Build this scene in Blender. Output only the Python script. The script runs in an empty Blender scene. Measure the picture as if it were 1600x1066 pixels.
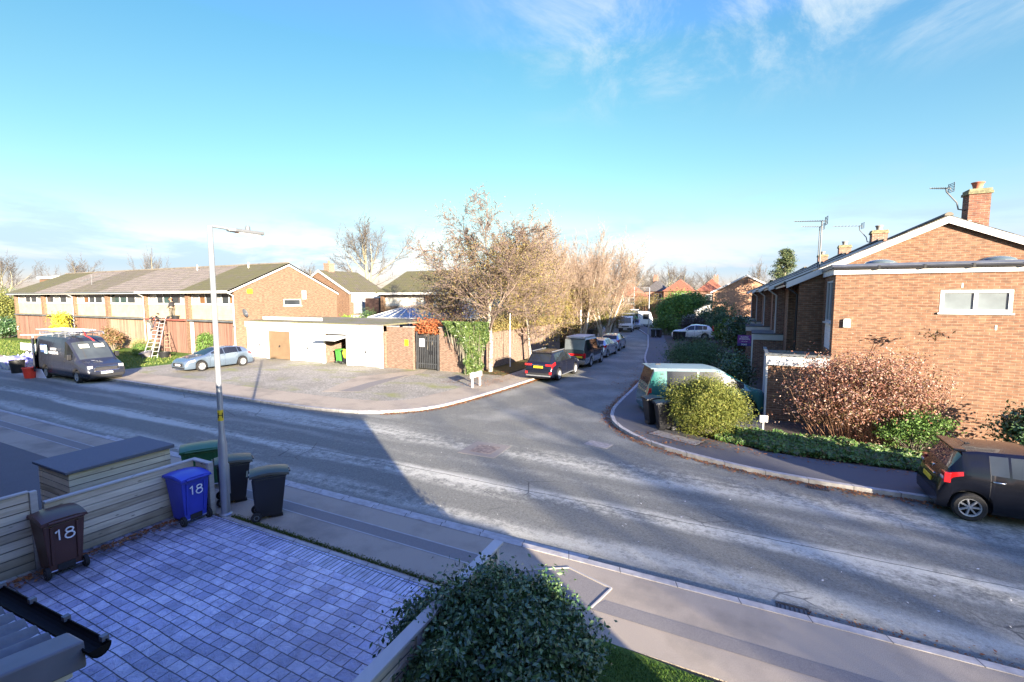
import bpy, math, random
from mathutils import Vector, Matrix, noise as mnoise
R = math.radians
C = bpy.context.scene.collection
rnd = random.Random(7)

# ------------------------------------------------------------------ objects
def link(o, parent=None):
    C.objects.link(o)
    if parent is not None: o.parent = parent
    return o
def tag(o, label=None, cat=None, group=None, kind=None):
    if label: o['label'] = label
    if cat: o['category'] = cat
    if group: o['group'] = group
    if kind: o['kind'] = kind
    return o
def thing(name, label, cat, loc=(0, 0, 0), rz=0.0, group=None):
    o = bpy.data.objects.new(name, None); o.empty_display_size = .3
    link(o); o.location = loc; o.rotation_euler = (0, 0, rz)
    return tag(o, label, cat, group)
def copy_tree(o, parent=None, label=None, loc=None, rz=None, scale=None):
    c = o.copy(); C.objects.link(c)
    if parent is not None: c.parent = parent
    if label: c['label'] = label
    if loc is not None: c.location = loc
    if rz is not None: c.rotation_euler = (0, 0, rz)
    if scale is not None: c.scale = (scale,)*3 if not isinstance(scale, tuple) else scale
    for ch in list(o.children): copy_tree(ch, c)
    return c

class MB:
    """collects faces (in world or local coordinates) and links them as one mesh"""
    def __init__(s, org=(0, 0, 0)):
        s.v = []; s.f = []; s.m = []; s.o = Vector(org); s.cur = 0
    def add(s, vs, fs, m=None):
        b = len(s.v); s.v.extend([tuple(p) for p in vs])
        mm = s.cur if m is None else m
        for f in fs:
            s.f.append(tuple(b+i for i in f)); s.m.append(mm)
        return b
    def quad(s, a, b, c, d, m=None): s.add((a, b, c, d), ((0, 1, 2, 3),), m)
    def box(s, x0, x1, y0, y1, z0, z1, m=None, M=None):
        if x0 > x1: x0, x1 = x1, x0
        if y0 > y1: y0, y1 = y1, y0
        if z0 > z1: z0, z1 = z1, z0
        vs = [Vector(p) for p in ((x0,y0,z0),(x1,y0,z0),(x1,y1,z0),(x0,y1,z0),(x0,y0,z1),(x1,y0,z1),(x1,y1,z1),(x0,y1,z1))]
        if M is not None: vs = [M @ p for p in vs]
        s.add(vs, ((0,3,2,1),(4,5,6,7),(0,1,5,4),(1,2,6,5),(2,3,7,6),(3,0,4,7)), m)
    def frustum(s, a, za, b, zb, m=None, M=None):
        (x0,x1,y0,y1), (X0,X1,Y0,Y1) = a, b
        vs = [Vector(p) for p in ((x0,y0,za),(x1,y0,za),(x1,y1,za),(x0,y1,za),(X0,Y0,zb),(X1,Y0,zb),(X1,Y1,zb),(X0,Y1,zb))]
        if M is not None: vs = [M @ p for p in vs]
        s.add(vs, ((0,3,2,1),(4,5,6,7),(0,1,5,4),(1,2,6,5),(2,3,7,6),(3,0,4,7)), m)
    def prism(s, poly, ax, a0, a1, m=None):
        n = len(poly)
        def P(p, a): return (a, p[0], p[1]) if ax == 'x' else ((p[0], a, p[1]) if ax == 'y' else (p[0], p[1], a))
        vs = [P(p, a0) for p in poly]+[P(p, a1) for p in poly]
        fs = [tuple(range(n))[::-1], tuple(range(n, 2*n))]+[(i, (i+1) % n, n+(i+1) % n, n+i) for i in range(n)]
        s.add(vs, fs, m)
    def tube(s, pts, r0, r1=None, n=6, m=None, cap=True):
        pts = [Vector(p) for p in pts]; k = len(pts)
        if r1 is None: r1 = r0
        vs = []; pu = None
        for i, p in enumerate(pts):
            d = (pts[min(i+1, k-1)]-pts[max(i-1, 0)])
            if d.length < 1e-9: d = Vector((0, 0, 1))
            d.normalize()
            if pu is None:
                pu = d.orthogonal().normalized()
            else:
                pu = pu-d*pu.dot(d)
                pu = pu.normalized() if pu.length > 1e-6 else d.orthogonal().normalized()
            w = d.cross(pu)
            r = r0+(r1-r0)*i/max(1, k-1) if not isinstance(r0, (list, tuple)) else r0[i]
            for j in range(n):
                a = 2*math.pi*j/n
                vs.append(p+(pu*math.cos(a)+w*math.sin(a))*r)
        fs = [(i*n+j, i*n+(j+1) % n, (i+1)*n+(j+1) % n, (i+1)*n+j) for i in range(k-1) for j in range(n)]
        if cap: fs += [tuple(range(n))[::-1], tuple((k-1)*n+j for j in range(n))]
        s.add(vs, fs, m)
    def lathe(s, prof, n=20, M=None, m=None, cap=True):
        vs = []; k = len(prof)
        for (r, z) in prof:
            for j in range(n):
                a = 2*math.pi*j/n; p = Vector((r*math.cos(a), r*math.sin(a), z))
                vs.append(M @ p if M is not None else p)
        fs = [(i*n+j, i*n+(j+1) % n, (i+1)*n+(j+1) % n, (i+1)*n+j) for i in range(k-1) for j in range(n)]
        if cap and prof[0][0] > 1e-4: fs.append(tuple(range(n))[::-1])
        if cap and prof[-1][0] > 1e-4: fs.append(tuple((k-1)*n+j for j in range(n)))
        s.add(vs, fs, m)
    def build(s, name, mats, parent=None, smooth=None, bevel=0.0):
        me = bpy.data.meshes.new(name)
        ox, oy, oz = s.o
        me.from_pydata([(x-ox, y-oy, z-oz) for x, y, z in s.v], [], s.f)
        if not isinstance(mats, (list, tuple)): mats = [mats]
        for mt in mats: me.materials.append(mt)
        me.polygons.foreach_set('material_index', s.m)
        if smooth is not None:
            me.polygons.foreach_set('use_smooth', [True]*len(s.f))
            if smooth < 180: me.set_sharp_from_angle(angle=R(smooth))
        me.update()
        o = bpy.data.objects.new(name, me); link(o, parent)
        if parent is None: o.location = s.o
        if bevel:
            b = o.modifiers.new('bevel', 'BEVEL'); b.width = bevel; b.segments = 2; b.limit_method = 'ANGLE'; b.angle_limit = R(40)
        return o

def text(name, s, size, loc, rot, mat, parent, ax='CENTER', ext=.002, sx=1.0):
    cu = bpy.data.curves.new(name, 'FONT'); cu.body = s; cu.size = size; cu.extrude = ext
    cu.align_x = ax; cu.align_y = 'CENTER'; cu.materials.append(mat)
    o = bpy.data.objects.new(name, cu); link(o, parent)
    me = bpy.data.meshes.new_from_object(o); bpy.data.objects.remove(o)
    o = bpy.data.objects.new(name, me); link(o, parent)
    o.location = loc; o.rotation_euler = rot; o.scale = (sx, 1, 1)
    return o

# ------------------------------------------------------------------ the survey: where a sight line of the photograph meets a plane of the place
F_, CX_, CY_, H_, YAW = 735., 800., 533., 4.6, R(26.5)
PIT = math.atan((533-466)/735.)
_W = Vector((-math.sin(YAW)*math.cos(PIT), math.cos(YAW)*math.cos(PIT), -math.sin(PIT)))
_R = Vector((math.cos(YAW), math.sin(YAW), 0)); _U = _R.cross(_W)
def un(px, py, z=0.0, x=None, y=None):
    d = _W+_R*((px-CX_)/F_)-_U*((py-CY_)/F_)
    t = y/d.y if y is not None else (x/d.x if x is not None else (z-H_)/d.z)
    return d*t+Vector((0, 0, H_))

# ------------------------------------------------------------------ materials
class T:
    def __init__(s, name, rough=.7, metal=0.0, spec=.5):
        s.mat = bpy.data.materials.new(name); s.mat.use_nodes = True
        s.nt = s.mat.node_tree; s.b = s.nt.nodes['Principled BSDF']
        s.b.inputs['Roughness'].default_value = rough; s.b.inputs['Metallic'].default_value = metal
        s.b.inputs['Specular IOR Level'].default_value = spec
        s._pos = None
    def n(s, t, **k):
        nd = s.nt.nodes.new(t)
        for a, v in k.items(): setattr(nd, a, v)
        return nd
    def L(s, a, b): s.nt.links.new(a, b)
    def put(s, sock, v):
        if hasattr(v, 'is_output'): s.L(v, sock)
        elif isinstance(v, (tuple, list)) and len(v) == 3 and sock.type == 'RGBA': sock.default_value = (*v, 1)
        else: sock.default_value = v
    @property
    def pos(s):
        if s._pos is None: s._pos = s.n('ShaderNodeNewGeometry').outputs['Position']
        return s._pos
    def obj(s): return s.n('ShaderNodeTexCoord').outputs['Object']
    def sep(s, v=None):
        x = s.n('ShaderNodeSeparateXYZ'); s.L(v or s.pos, x.inputs[0]); return x.outputs
    def comb(s, x=0., y=0., z=0.):
        c = s.n('ShaderNodeCombineXYZ')
        for i, v in enumerate((x, y, z)): s.put(c.inputs[i], v)
        return c.outputs[0]
    def math(s, op, a, b=0., c=0., clamp=False):
        m = s.n('ShaderNodeMath', operation=op, use_clamp=clamp)
        for i, v in enumerate((a, b, c)): s.put(m.inputs[i], v)
        return m.outputs[0]
    def scale(s, v, sc):
        m = s.n('ShaderNodeMapping'); s.L(v, m.inputs[0]); m.inputs['Scale'].default_value = sc; return m.outputs[0]
    def noise(s, sc, vec=None, det=4., rough=.55, dist=0.):
        x = s.n('ShaderNodeTexNoise'); s.L(vec or s.pos, x.inputs['Vector'])
        x.inputs['Scale'].default_value = sc; x.inputs['Detail'].default_value = det
        x.inputs['Roughness'].default_value = rough; x.inputs['Distortion'].default_value = dist
        return x.outputs['Fac']
    def ramp(s, f, *st):
        r = s.n('ShaderNodeValToRGB'); s.L(f, r.inputs[0]); e = r.color_ramp.elements
        while len(e) < len(st): e.new(.5)
        for i, (p, c) in enumerate(st):
            e[i].position = p; e[i].color = (*c, 1) if isinstance(c, (tuple, list)) else (c, c, c, 1)
        return r.outputs[0]
    def step(s, f, a, b):
        m = s.n('ShaderNodeMapRange', clamp=True); s.put(m.inputs[0], f)
        m.inputs[1].default_value = a; m.inputs[2].default_value = b; return m.outputs[0]
    def mix(s, f, a, b, mode='MIX'):
        m = s.n('ShaderNodeMix', data_type='RGBA', blend_type=mode)
        s.put(m.inputs[0], f); s.put(m.inputs[6], a); s.put(m.inputs[7], b); return m.outputs[2]
    def color(s, v): s.put(s.b.inputs['Base Color'], v); return s
    def rough(s, v): s.put(s.b.inputs['Roughness'], v); return s
    def bump(s, h, st=.3, d=.02):
        b = s.n('ShaderNodeBump'); b.inputs['Strength'].default_value = st; b.inputs['Distance'].default_value = d
        s.L(h, b.inputs['Height']); s.L(b.outputs[0], s.b.inputs['Normal']); return s

def mat(name, c, rough=.7, metal=0., var=.15, sc=3., spec=.5, bump=0., bsc=40., coat=0., dirt=None):
    t = T(name, rough, metal, spec)
    lo = tuple(x*(1-var) for x in c); hi = tuple(min(1, x*(1+var)) for x in c)
    t.color(t.ramp(t.noise(sc, t.obj()), (.3, lo), (.7, hi)) if var else c)
    if bump: t.bump(t.noise(bsc, t.obj(), 5.), bump, .02)
    if coat: t.b.inputs['Coat Weight'].default_value = coat; t.b.inputs['Coat Roughness'].default_value = .05
    return t.mat

def brick(name, c1, c2, mortar, dirt=.25, stain=(.2, .13, .09), w=.225, h=.075, m=.011, bump=.5):
    t = T(name, .85)
    o = t.sep(); v = t.comb(t.math('ADD', o[0], o[1]), o[2], 0.)
    b = t.n('ShaderNodeTexBrick'); t.L(v, b.inputs['Vector'])
    b.inputs['Scale'].default_value = 1.; b.inputs['Mortar Size'].default_value = m; b.inputs['Mortar Smooth'].default_value = .2
    b.inputs['Brick Width'].default_value = w; b.inputs['Row Height'].default_value = h; b.inputs['Bias'].default_value = 0.
    for k, c in (('Color1', c1), ('Color2', c2), ('Mortar', mortar)): b.inputs[k].default_value = (*c, 1)
    col = t.mix(t.step(t.noise(.9, det=5.), .45, .75), b.outputs['Color'], stain)
    col2 = t.mix(dirt, b.outputs['Color'], col)
    pv = t.n('ShaderNodeTexNoise'); t.L(t.scale(v, (4.4, 13.3, 1)), pv.inputs['Vector']); pv.inputs['Scale'].default_value = 1.; pv.inputs['Detail'].default_value = 0.
    col3 = t.mix(.55, col2, t.ramp(pv.outputs['Fac'], (.3, .28), (.72, .78)), 'OVERLAY')
    t.color(col3); t.bump(t.math('ADD', t.math('MULTIPLY', b.outputs['Fac'], -1.), t.math('MULTIPLY', t.noise(60.), .4)), bump, .012)
    return t.mat

def tiles(name, base, moss, amt, ax, k=2.2, row=.19):
    """concrete roof tiles: rows climb with height, columns run along axis ax"""
    t = T(name, .9)
    o = t.sep(); u = o[0] if ax == 'x' else o[1]
    v = t.comb(u, t.math('MULTIPLY', o[2], k), 0.)
    b = t.n('ShaderNodeTexBrick'); t.L(v, b.inputs['Vector'])
    b.inputs['Scale'].default_value = 1.; b.inputs['Mortar Size'].default_value = .045; b.inputs['Mortar Smooth'].default_value = .5
    b.inputs['Brick Width'].default_value = .33; b.inputs['Row Height'].default_value = row*k
    d = tuple(x*.75 for x in base)
    for kk, c in (('Color1', base), ('Color2', d), ('Mortar', tuple(x*.2 for x in base))): b.inputs[kk].default_value = (*c, 1)
    g = t.step(t.math('ADD', t.math('MULTIPLY', t.noise(1.3, det=6.), .6), t.math('MULTIPLY', t.noise(9.), .4)), .62-amt*.35, .72-amt*.2)
    t.color(t.mix(t.math('MULTIPLY', g, .85), b.outputs['Color'], t.ramp(t.noise(14.), (.35, tuple(x*.6 for x in moss)), (.7, moss))))
    rowh = t.math('FRACT', t.math('DIVIDE', o[2], row))
    t.bump(t.math('ADD', t.math('MULTIPLY', rowh, -1.6), t.math('MULTIPLY', t.noise(18.), .5)), .8, .03)
    return t.mat

def leafmat(name, cols, rough=.6, trans=.25, spec=.25):
    t = T(name, rough, 0., spec)
    r = t.n('ShaderNodeNewGeometry').outputs['Random Per Island']
    k = len(cols); col = t.ramp(r, *[((i+.5)/k, c) for i, c in enumerate(cols)])
    t.color(col)
    if trans:
        out = t.nt.nodes['Material Output']; tr = t.n('ShaderNodeBsdfTranslucent'); t.L(col, tr.inputs[0])
        mx = t.n('ShaderNodeMixShader'); mx.inputs[0].default_value = trans
        t.L(t.b.outputs[0], mx.inputs[1]); t.L(tr.outputs[0], mx.inputs[2]); t.L(mx.outputs[0], out.inputs[0])
    return t.mat

def paint(name, c, flake=.0, rough=.25):
    t = T(name, rough, 0., .5); t.color(t.ramp(t.noise(1.6, t.obj()), (.3, tuple(x*.93 for x in c)), (.7, c)))
    t.b.inputs['Metallic'].default_value = flake
    dk = max(c) < .1
    t.b.inputs['Coat Weight'].default_value = .25 if dk else 1.; t.b.inputs['Coat Roughness'].default_value = .03
    if dk: t.b.inputs['Specular IOR Level'].default_value = .3
    return t.mat

def glass(name, c=(.02, .025, .03), rough=.04):
    t = T(name, rough, 0., .5); t.color(t.ramp(t.noise(.7, t.obj()), (.35, tuple(x*.6 for x in c)), (.65, c)))
    t.b.inputs['Coat Weight'].default_value = .15; t.b.inputs['Coat Roughness'].default_value = .02
    return t.mat

WHITE = mat('white_upvc', (.60, .60, .585), .35, var=.03)
WHITEW = mat('white_painted_wood', (.62, .61, .585), .5, var=.06, bump=.1)
BLACKP = mat('black_plastic', (.018, .019, .022), .45, var=.2)
RUBBER = mat('tyre_rubber', (.016, .016, .017), .8, var=.25)
ALLOY = mat('alloy', (.36, .37, .39), .35, .15, var=.05)
STEEL = mat('galvanised_steel', (.42, .44, .46), .42, .7, var=.15, sc=6.)
GLASS = glass('window_glass', (.05, .06, .07)); CURTAIN = mat('net_curtain_behind_glass', (.30, .30, .295), .25, var=.2, sc=4.)
CARGLASS = glass('car_glass', (.02, .024, .028)); PALEGLASS = glass('car_glass_pale', (.16, .18, .19))
REDLAMP = mat('red_lamp', (.45, .012, .015), .12, var=.1, coat=1.); CLEARLAMP = mat('clear_lamp', (.62, .64, .66), .08, .3, var=.1, coat=1.)
CHROME = mat('chrome', (.75, .76, .78), .12, 1., var=0.)
PLATEY = mat('yellow_plate', (.75, .52, .03), .4, var=.05); PLATEW = mat('white_plate', (.8, .8, .78), .4, var=.05)
LETTER_W = mat('white_letters', (.82, .82, .82), .5, var=0.); LETTER_K = mat('black_letters', (.015, .015, .015), .5, var=0.)
BRICK_O = brick('orange_brick', (.188, .092, .049), (.150, .068, .036), (.205, .15, .102), w=.265, h=.086, m=.010)
BRICK_L = brick('buff_orange_brick', (.170, .09, .048), (.137, .066, .036), (.185, .148, .11))
BRICK_W = brick('wall_brick', (.195, .114, .076), (.16, .084, .054), (.22, .19, .158), dirt=.4, stain=(.17, .125, .09))
BRICK_D = brick('dark_red_brick', (.27, .12, .075), (.20, .085, .055), (.32, .27, .22))
FELT = mat('roofing_felt', (.085, .09, .095), .85, var=.3, sc=2., bump=.2)
LEAD = mat('grey_edge_trim', (.10, .11, .12), .5, var=.2)
# ------------------------------------------------------------------ setting
def offs(pl, d):
    """offset an open polyline to its left by d"""
    out = []
    for i, p in enumerate(pl):
        a = Vector(pl[max(i-1, 0)]); b = Vector(pl[min(i+1, len(pl)-1)]); t = (b-a).normalized()
        out.append((p[0]-t.y*d, p[1]+t.x*d))
    return out
def dense(pl, st=.6):
    """Catmull-Rom through the points"""
    out = []
    P = [Vector(p) for p in pl]
    for i in range(len(P)-1):
        p0, p1, p2, p3 = P[max(i-1, 0)], P[i], P[i+1], P[min(i+2, len(P)-1)]
        if (p2-p1).length > 12: out.append((p1.x, p1.y)); continue
        k = max(1, min(60, int((p2-p1).length/st)))
        m_ = (p2-p1).length
        if (p1-p0).length > 1.6*m_: p0 = p1+(p0-p1).normalized()*m_
        if (p3-p2).length > 1.6*m_: p3 = p2+(p3-p2).normalized()*m_
        for j in range(k):
            t = j/k
            q = .5*((2*p1)+(p2-p0)*t+(2*p0-5*p1+4*p2-p3)*t*t+(3*p1-p0-3*p2+p3)*t**3)
            out.append((q.x, q.y))
    out.append(tuple(P[-1])); return out
def strip(name, pl, d0, d1, z0, z1, mt, kind='structure'):
    mb = MB(); A = offs(pl, d0); B = offs(pl, d1)
    for i in range(len(pl)-1):
        a, b, c, d = A[i], A[i+1], B[i+1], B[i]
        vs = [(*a, z1), (*b, z1), (*c, z1), (*d, z1), (*a, z0), (*b, z0), (*c, z0), (*d, z0)]
        mb.add(vs, ((0, 1, 2, 3), (0, 4, 5, 1), (2, 6, 7, 3)))
    o = mb.build(name, mt); tag(o, kind=kind); return o
def slab(name, poly, z0, z1, mt, kind='structure'):
    mb = MB(); mb.prism(poly, 'z', z0, z1); o = mb.build(name, mt); tag(o, kind=kind); return o

# materials of the ground
def m_asphalt(name, worn=True):
    t = T(name, .8, 0., .35); o = t.sep()
    big = t.noise(1., t.scale(t.pos, (.10, .9, 1)), 7., .62)
    fine = t.math('ADD', t.math('MULTIPLY', t.noise(95., det=3.), .5), t.math('MULTIPLY', t.noise(24., det=5., rough=.7), .5)); med = t.noise(6., det=5.)
    dark = t.ramp(fine, (.36, (.080, .081, .069)), (.66, (.258, .258, .216)))
    pale = t.ramp(fine, (.34, (.34, .335, .275)), (.68, (.60, .59, .49)))
    if worn:
        w = t.math('ADD', o[1], t.math('MULTIPLY', t.math('SUBTRACT', t.noise(.6, t.scale(t.pos, (.35, 1, 1)), 5.), .5), 1.1))
        def band(c, hw, soft):
            return t.step(t.math('ABSOLUTE', t.math('SUBTRACT', w, c)), hw+soft, hw)
        m = t.math('MAXIMUM', band(9.95, .22, .25), t.math('MULTIPLY', band(12.55, .34, .45), .9))
        m = t.math('MAXIMUM', m, t.math('MULTIPLY', band(8.35, .12, .3), .7))
        m = t.math('MAXIMUM', m, t.math('MULTIPLY', band(11.3, .06, .2), .3))
        brk = t.step(t.math('ADD', t.math('MULTIPLY', big, .58), t.math('ADD', t.math('MULTIPLY', med, .27), t.math('MULTIPLY', t.noise(28., t.scale(t.pos, (.5, 1, 1)), 4.), .15))), .42, .54)
        m = t.math('MULTIPLY', m, brk)
        m = t.math('MAXIMUM', m, t.math('MULTIPLY', t.step(t.math('ADD', t.math('MULTIPLY', big, .62), t.math('MULTIPLY', med, .38)), .55, .70), .35))
        col = t.mix(m, dark, pale)
        jl = t.math('ABSOLUTE', t.math('SUBTRACT', t.math('ADD', o[1], t.math('MULTIPLY', t.noise(1.2), .12)), 10.22))
        col = t.mix(t.math('MULTIPLY', t.step(jl, .018, .008), .8), col, (.035, .035, .035))
        crk = t.n('ShaderNodeTexVoronoi', feature='DISTANCE_TO_EDGE'); t.L(t.scale(t.pos, (.55, .8, 1)), crk.inputs['Vector']); crk.inputs['Scale'].default_value = 1.
        cm = t.math('MULTIPLY', t.step(crk.outputs['Distance'], .012, .004), t.step(t.noise(.35), .54, .62))
        col = t.mix(t.math('MULTIPLY', cm, .7), col, (.04, .04, .04))
    else:
        col = t.mix(t.math('MULTIPLY', t.step(t.noise(.5, det=6.), .45, .7), .35), dark, pale)
    t.color(col); t.bump(t.noise(120., det=3.), .35, .012); return t.mat
def m_tarmac(name, a, b, stain=(.10, .09, .085), amt=.5, sc=.55):
    t = T(name, .85, 0., .3); f = t.noise(110., det=3.)
    col = t.ramp(f, (.3, a), (.7, b))
    col = t.mix(t.math('MULTIPLY', t.step(t.noise(sc, det=7., rough=.65), .48, .68), amt), col, stain)
    t.color(col); t.bump(f, .3, .01); return t.mat
ASPH = m_asphalt('worn_asphalt'); ASPH2 = m_asphalt('side_street_asphalt', False)
PAVE_R = m_tarmac('reddish_tarmac', (.24, .202, .15), (.46, .392, .30), (.18, .158, .125), .75)
PAVE_D = m_tarmac('dark_tarmac', (.075, .075, .078), (.155, .15, .148), (.09, .09, .09), .5)
TRENCH = m_tarmac('trench_tarmac', (.15, .138, .125), (.26, .24, .215), (.20, .18, .155), .5)
def m_kerb():
    t = T('kerb_concrete', .85); o = t.sep()
    fr = t.math('FRACT', t.math('DIVIDE', t.math('ADD', o[0], t.math('MULTIPLY', o[1], .35)), .915))
    j = t.step(t.math('ABSOLUTE', t.math('SUBTRACT', fr, .5)), .488, .494)
    col = t.ramp(t.noise(5., det=6.), (.3, (.27, .255, .235)), (.7, (.47, .45, .42)))
    t.color(t.mix(t.math('MULTIPLY', j, .85), col, (.05, .05, .05))); t.bump(t.noise(50.), .25, .01); return t.mat
KERB = m_kerb()
def m_gravel():
    t = T('pebbly_forecourt', .9); f = t.noise(38., det=4.); v = t.n('ShaderNodeTexVoronoi'); t.L(t.pos, v.inputs['Vector']); v.inputs['Scale'].default_value = 15.
    col = t.mix(.5, t.ramp(f, (.3, (.13, .118, .09)), (.7, (.44, .41, .335))), t.ramp(t.sep(v.outputs['Color'])[0], (.1, .12), (.9, .88)), 'SOFT_LIGHT')
    col = t.mix(t.math('MULTIPLY', t.step(t.noise(.28, det=6.), .46, .62), .55), col, (.15, .135, .10))
    col = t.mix(t.math('MULTIPLY', t.step(t.noise(.45, t.scale(t.pos, (1, 1.6, 1)), 7.), .54, .68), .85), col, (.22, .23, .07))
    t.color(col); t.bump(v.outputs['Distance'], .5, .02); return t.mat
GRAVEL = m_gravel()
def m_grass(name='grass_green', a=(.035, .085, .015), b=(.12, .20, .035)):
    t = T(name, .9, 0., .2); col = t.ramp(t.noise(22., det=6., rough=.7), (.3, a), (.7, b))
    t.color(t.mix(t.math('MULTIPLY', t.step(t.noise(1.1, det=5.), .5, .7), .5), col, tuple(x*.7+.02 for x in b))); t.bump(t.noise(70., det=4.), .9, .05); return t.mat
GRASS = m_grass(); ROUGHG = m_grass('rough_ground', (.05, .05, .022), (.13, .12, .05))
SOIL = mat('garden_soil', (.075, .055, .04), .95, var=.4, sc=5., bump=.6)
def m_drive():
    t = T('stamped_concrete', .42, 0., .5); o = t.sep()
    wob = t.math('ADD', t.math('MULTIPLY', t.math('SUBTRACT', t.noise(1.3), .5), .05), t.math('MULTIPLY', t.math('SUBTRACT', t.noise(16.), .5), .012))
    v = t.comb(t.math('ADD', o[0], wob), t.math('ADD', o[1], wob), 0.)
    b = t.n('ShaderNodeTexBrick'); t.L(v, b.inputs['Vector'])
    b.offset = .42; b.squash = .72; b.squash_frequency = 3
    b.inputs['Scale'].default_value = 1.; b.inputs['Mortar Size'].default_value = .008; b.inputs['Mortar Smooth'].default_value = .5
    b.inputs['Brick Width'].default_value = .27; b.inputs['Row Height'].default_value = .165
    for kk, c in (('Color1', (.54, .55, .70)), ('Color2', (.31, .32, .42)), ('Mortar', (.05, .052, .065))): b.inputs[kk].default_value = (*c, 1)
    blot = t.noise(4.5, det=7., rough=.68, dist=.6)
    col = t.mix(.75, b.outputs['Color'], t.ramp(blot, (.28, .40), (.72, .92)), 'OVERLAY')
    col = t.mix(t.math('MULTIPLY', t.step(t.noise(.5, det=5.), .44, .66), .45), col, (.16, .165, .20))
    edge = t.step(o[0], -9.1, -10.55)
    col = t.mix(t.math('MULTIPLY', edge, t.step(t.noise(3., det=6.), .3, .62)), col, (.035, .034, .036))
    t.color(col); t.rough(t.ramp(blot, (.3, .38), (.7, .62)))
    t.bump(t.math('ADD', t.math('MULTIPLY', b.outputs['Fac'], -1.3), t.math('MULTIPLY', t.noise(7., det=8., rough=.62, dist=1.2), 1.5)), .9, .045); return t.mat
DRIVE = m_drive()
def m_border():
    t = T('stamped_border', .45); o = t.sep()
    b = t.n('ShaderNodeTexBrick'); t.L(t.comb(t.math('ADD', o[1], 0.03), o[0], 0.), b.inputs['Vector'])
    b.inputs['Scale'].default_value = 1.; b.inputs['Mortar Size'].default_value = .009; b.inputs['Brick Width'].default_value = .36; b.inputs['Row Height'].default_value = .095; b.offset = 0.
    for kk, c in (('Color1', (.50, .51, .65)), ('Color2', (.34, .35, .44)), ('Mortar', (.03, .031, .038))): b.inputs[kk].default_value = (*c, 1)
    t.color(t.mix(.6, b.outputs['Color'], t.ramp(t.noise(6., det=6.), (.3, .25), (.7, .78)), 'OVERLAY'))
    t.bump(t.math('ADD', t.math('MULTIPLY', b.outputs['Fac'], -1.2), t.noise(14., det=6.)), .6, .025); return t.mat

# base ground and roads
g = MB(); g.quad((-900, -500, -.115), (900, -500, -.115), (900, 1100, -.115), (-900, 1100, -.115)); tag(g.build('ground', ROUGHG), kind='structure')
g = MB(); g.quad((-220, 7.2, -.104), (90, 7.2, -.104), (90, 15.2, -.104), (-220, 15.2, -.104)); tag(g.build('main_road', ASPH), kind='structure')
KL = dense([(-220, 13.5), (-60, 13.5), (-20, 13.55), (-16.2, 13.7), (-14.0, 14.1), (-12.6, 15.0), (-11.75, 16.2), (-11.3, 18.4), (-11.0, 21.4), (-10.8, 25), (-10.95, 33), (-11.9, 42), (-14, 53), (-17.6, 66), (-22.5, 79), (-31, 95)])
KR = dense([(90, 13.75), (6, 13.75), (2.2, 13.72), (.06, 14.02), (-2.1, 14.85), (-3.4, 15.85), (-4.35, 17.2), (-4.85, 18.9), (-5.0, 21), (-5.2, 26), (-5.7, 31), (-7.0, 37), (-8.6, 47), (-11.0, 60), (-14.6, 72), (-17.5, 80)])
def side_road():
    mb = MB(); a = [p for p in KL if p[1] > 13.9]; b = [p for p in KR if p[1] > 14.0]
    ia = list(range(len(a))); n = 70
    A = [a[int(i*(len(a)-1)/(n-1))] for i in range(n)]; B = [b[int(i*(len(b)-1)/(n-1))] for i in range(n)]
    for i in range(n-1):
        mb.quad((A[i][0]-.2, A[i][1], -.1), (B[i][0]+.2, B[i][1], -.1), (B[i+1][0]+.2, B[i+1][1], -.1), (A[i+1][0]-.2, A[i+1][1], -.1))
    return tag(mb.build('side_street', ASPH2), kind='structure')
side_road()
g = MB(); g.quad((-60, 84, -.096), (30, 77, -.096), (30, 83, -.096), (-60, 95, -.096)); tag(g.build('cross_street', ASPH2), kind='structure')
KLr = KL
strip('left_kerb', KLr, 0, .14, -.115, .012, KERB); strip('left_pavement', KLr, .14, 2.0, -.115, .0, PAVE_R)
KRr = KR[::-1]
strip('right_kerb', KRr, 0, .14, -.115, .012, KERB)
strip('right_pavement', KRr, .14, 1.9, -.115, .0, PAVE_D)
# plots behind the pavements
a = offs(KL, 1.6)
slab('forecourt', [(-36.0, 15.1)]+[p for p in a if p[0] > -35 and p[1] < 24.0 and p[0] < -10]+[(-12.5, 24.6), (-36.0, 24.6)], -.115, -.008, GRAVEL)
slab('left_lawn', [(-36.03, 15.1), (-36.03, 24.7), (-36.03, 36), (-215, 36), (-215, 15.1)], -.115, -.012, GRASS)
slab('left_gardens', [(-36, 24.6), (-13.1, 24.6), (-12.9, 33), (-13.8, 42), (-16, 53), (-19.5, 66), (-25, 79), (-60, 90), (-120, 90), (-120, 36), (-36, 36)], -.115, -.02, ROUGHG)
slab('right_gardens', [(90, 15.6), (3, 15.6), (-.5, 16.4), (-2.5, 17.6), (-3.2, 19), (-3.2, 26), (-3.9, 31), (-5.2, 37), (-6.8, 47), (-9.2, 60), (-12.5, 71), (-14.5, 76), (90, 76)], -.115, -.015, SOIL)
slab('house_drive', [(-3.3, 18.6), (.74, 17.9), (.74, 26), (-3.3, 26)], -.09, -.004, PAVE_D)
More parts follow.
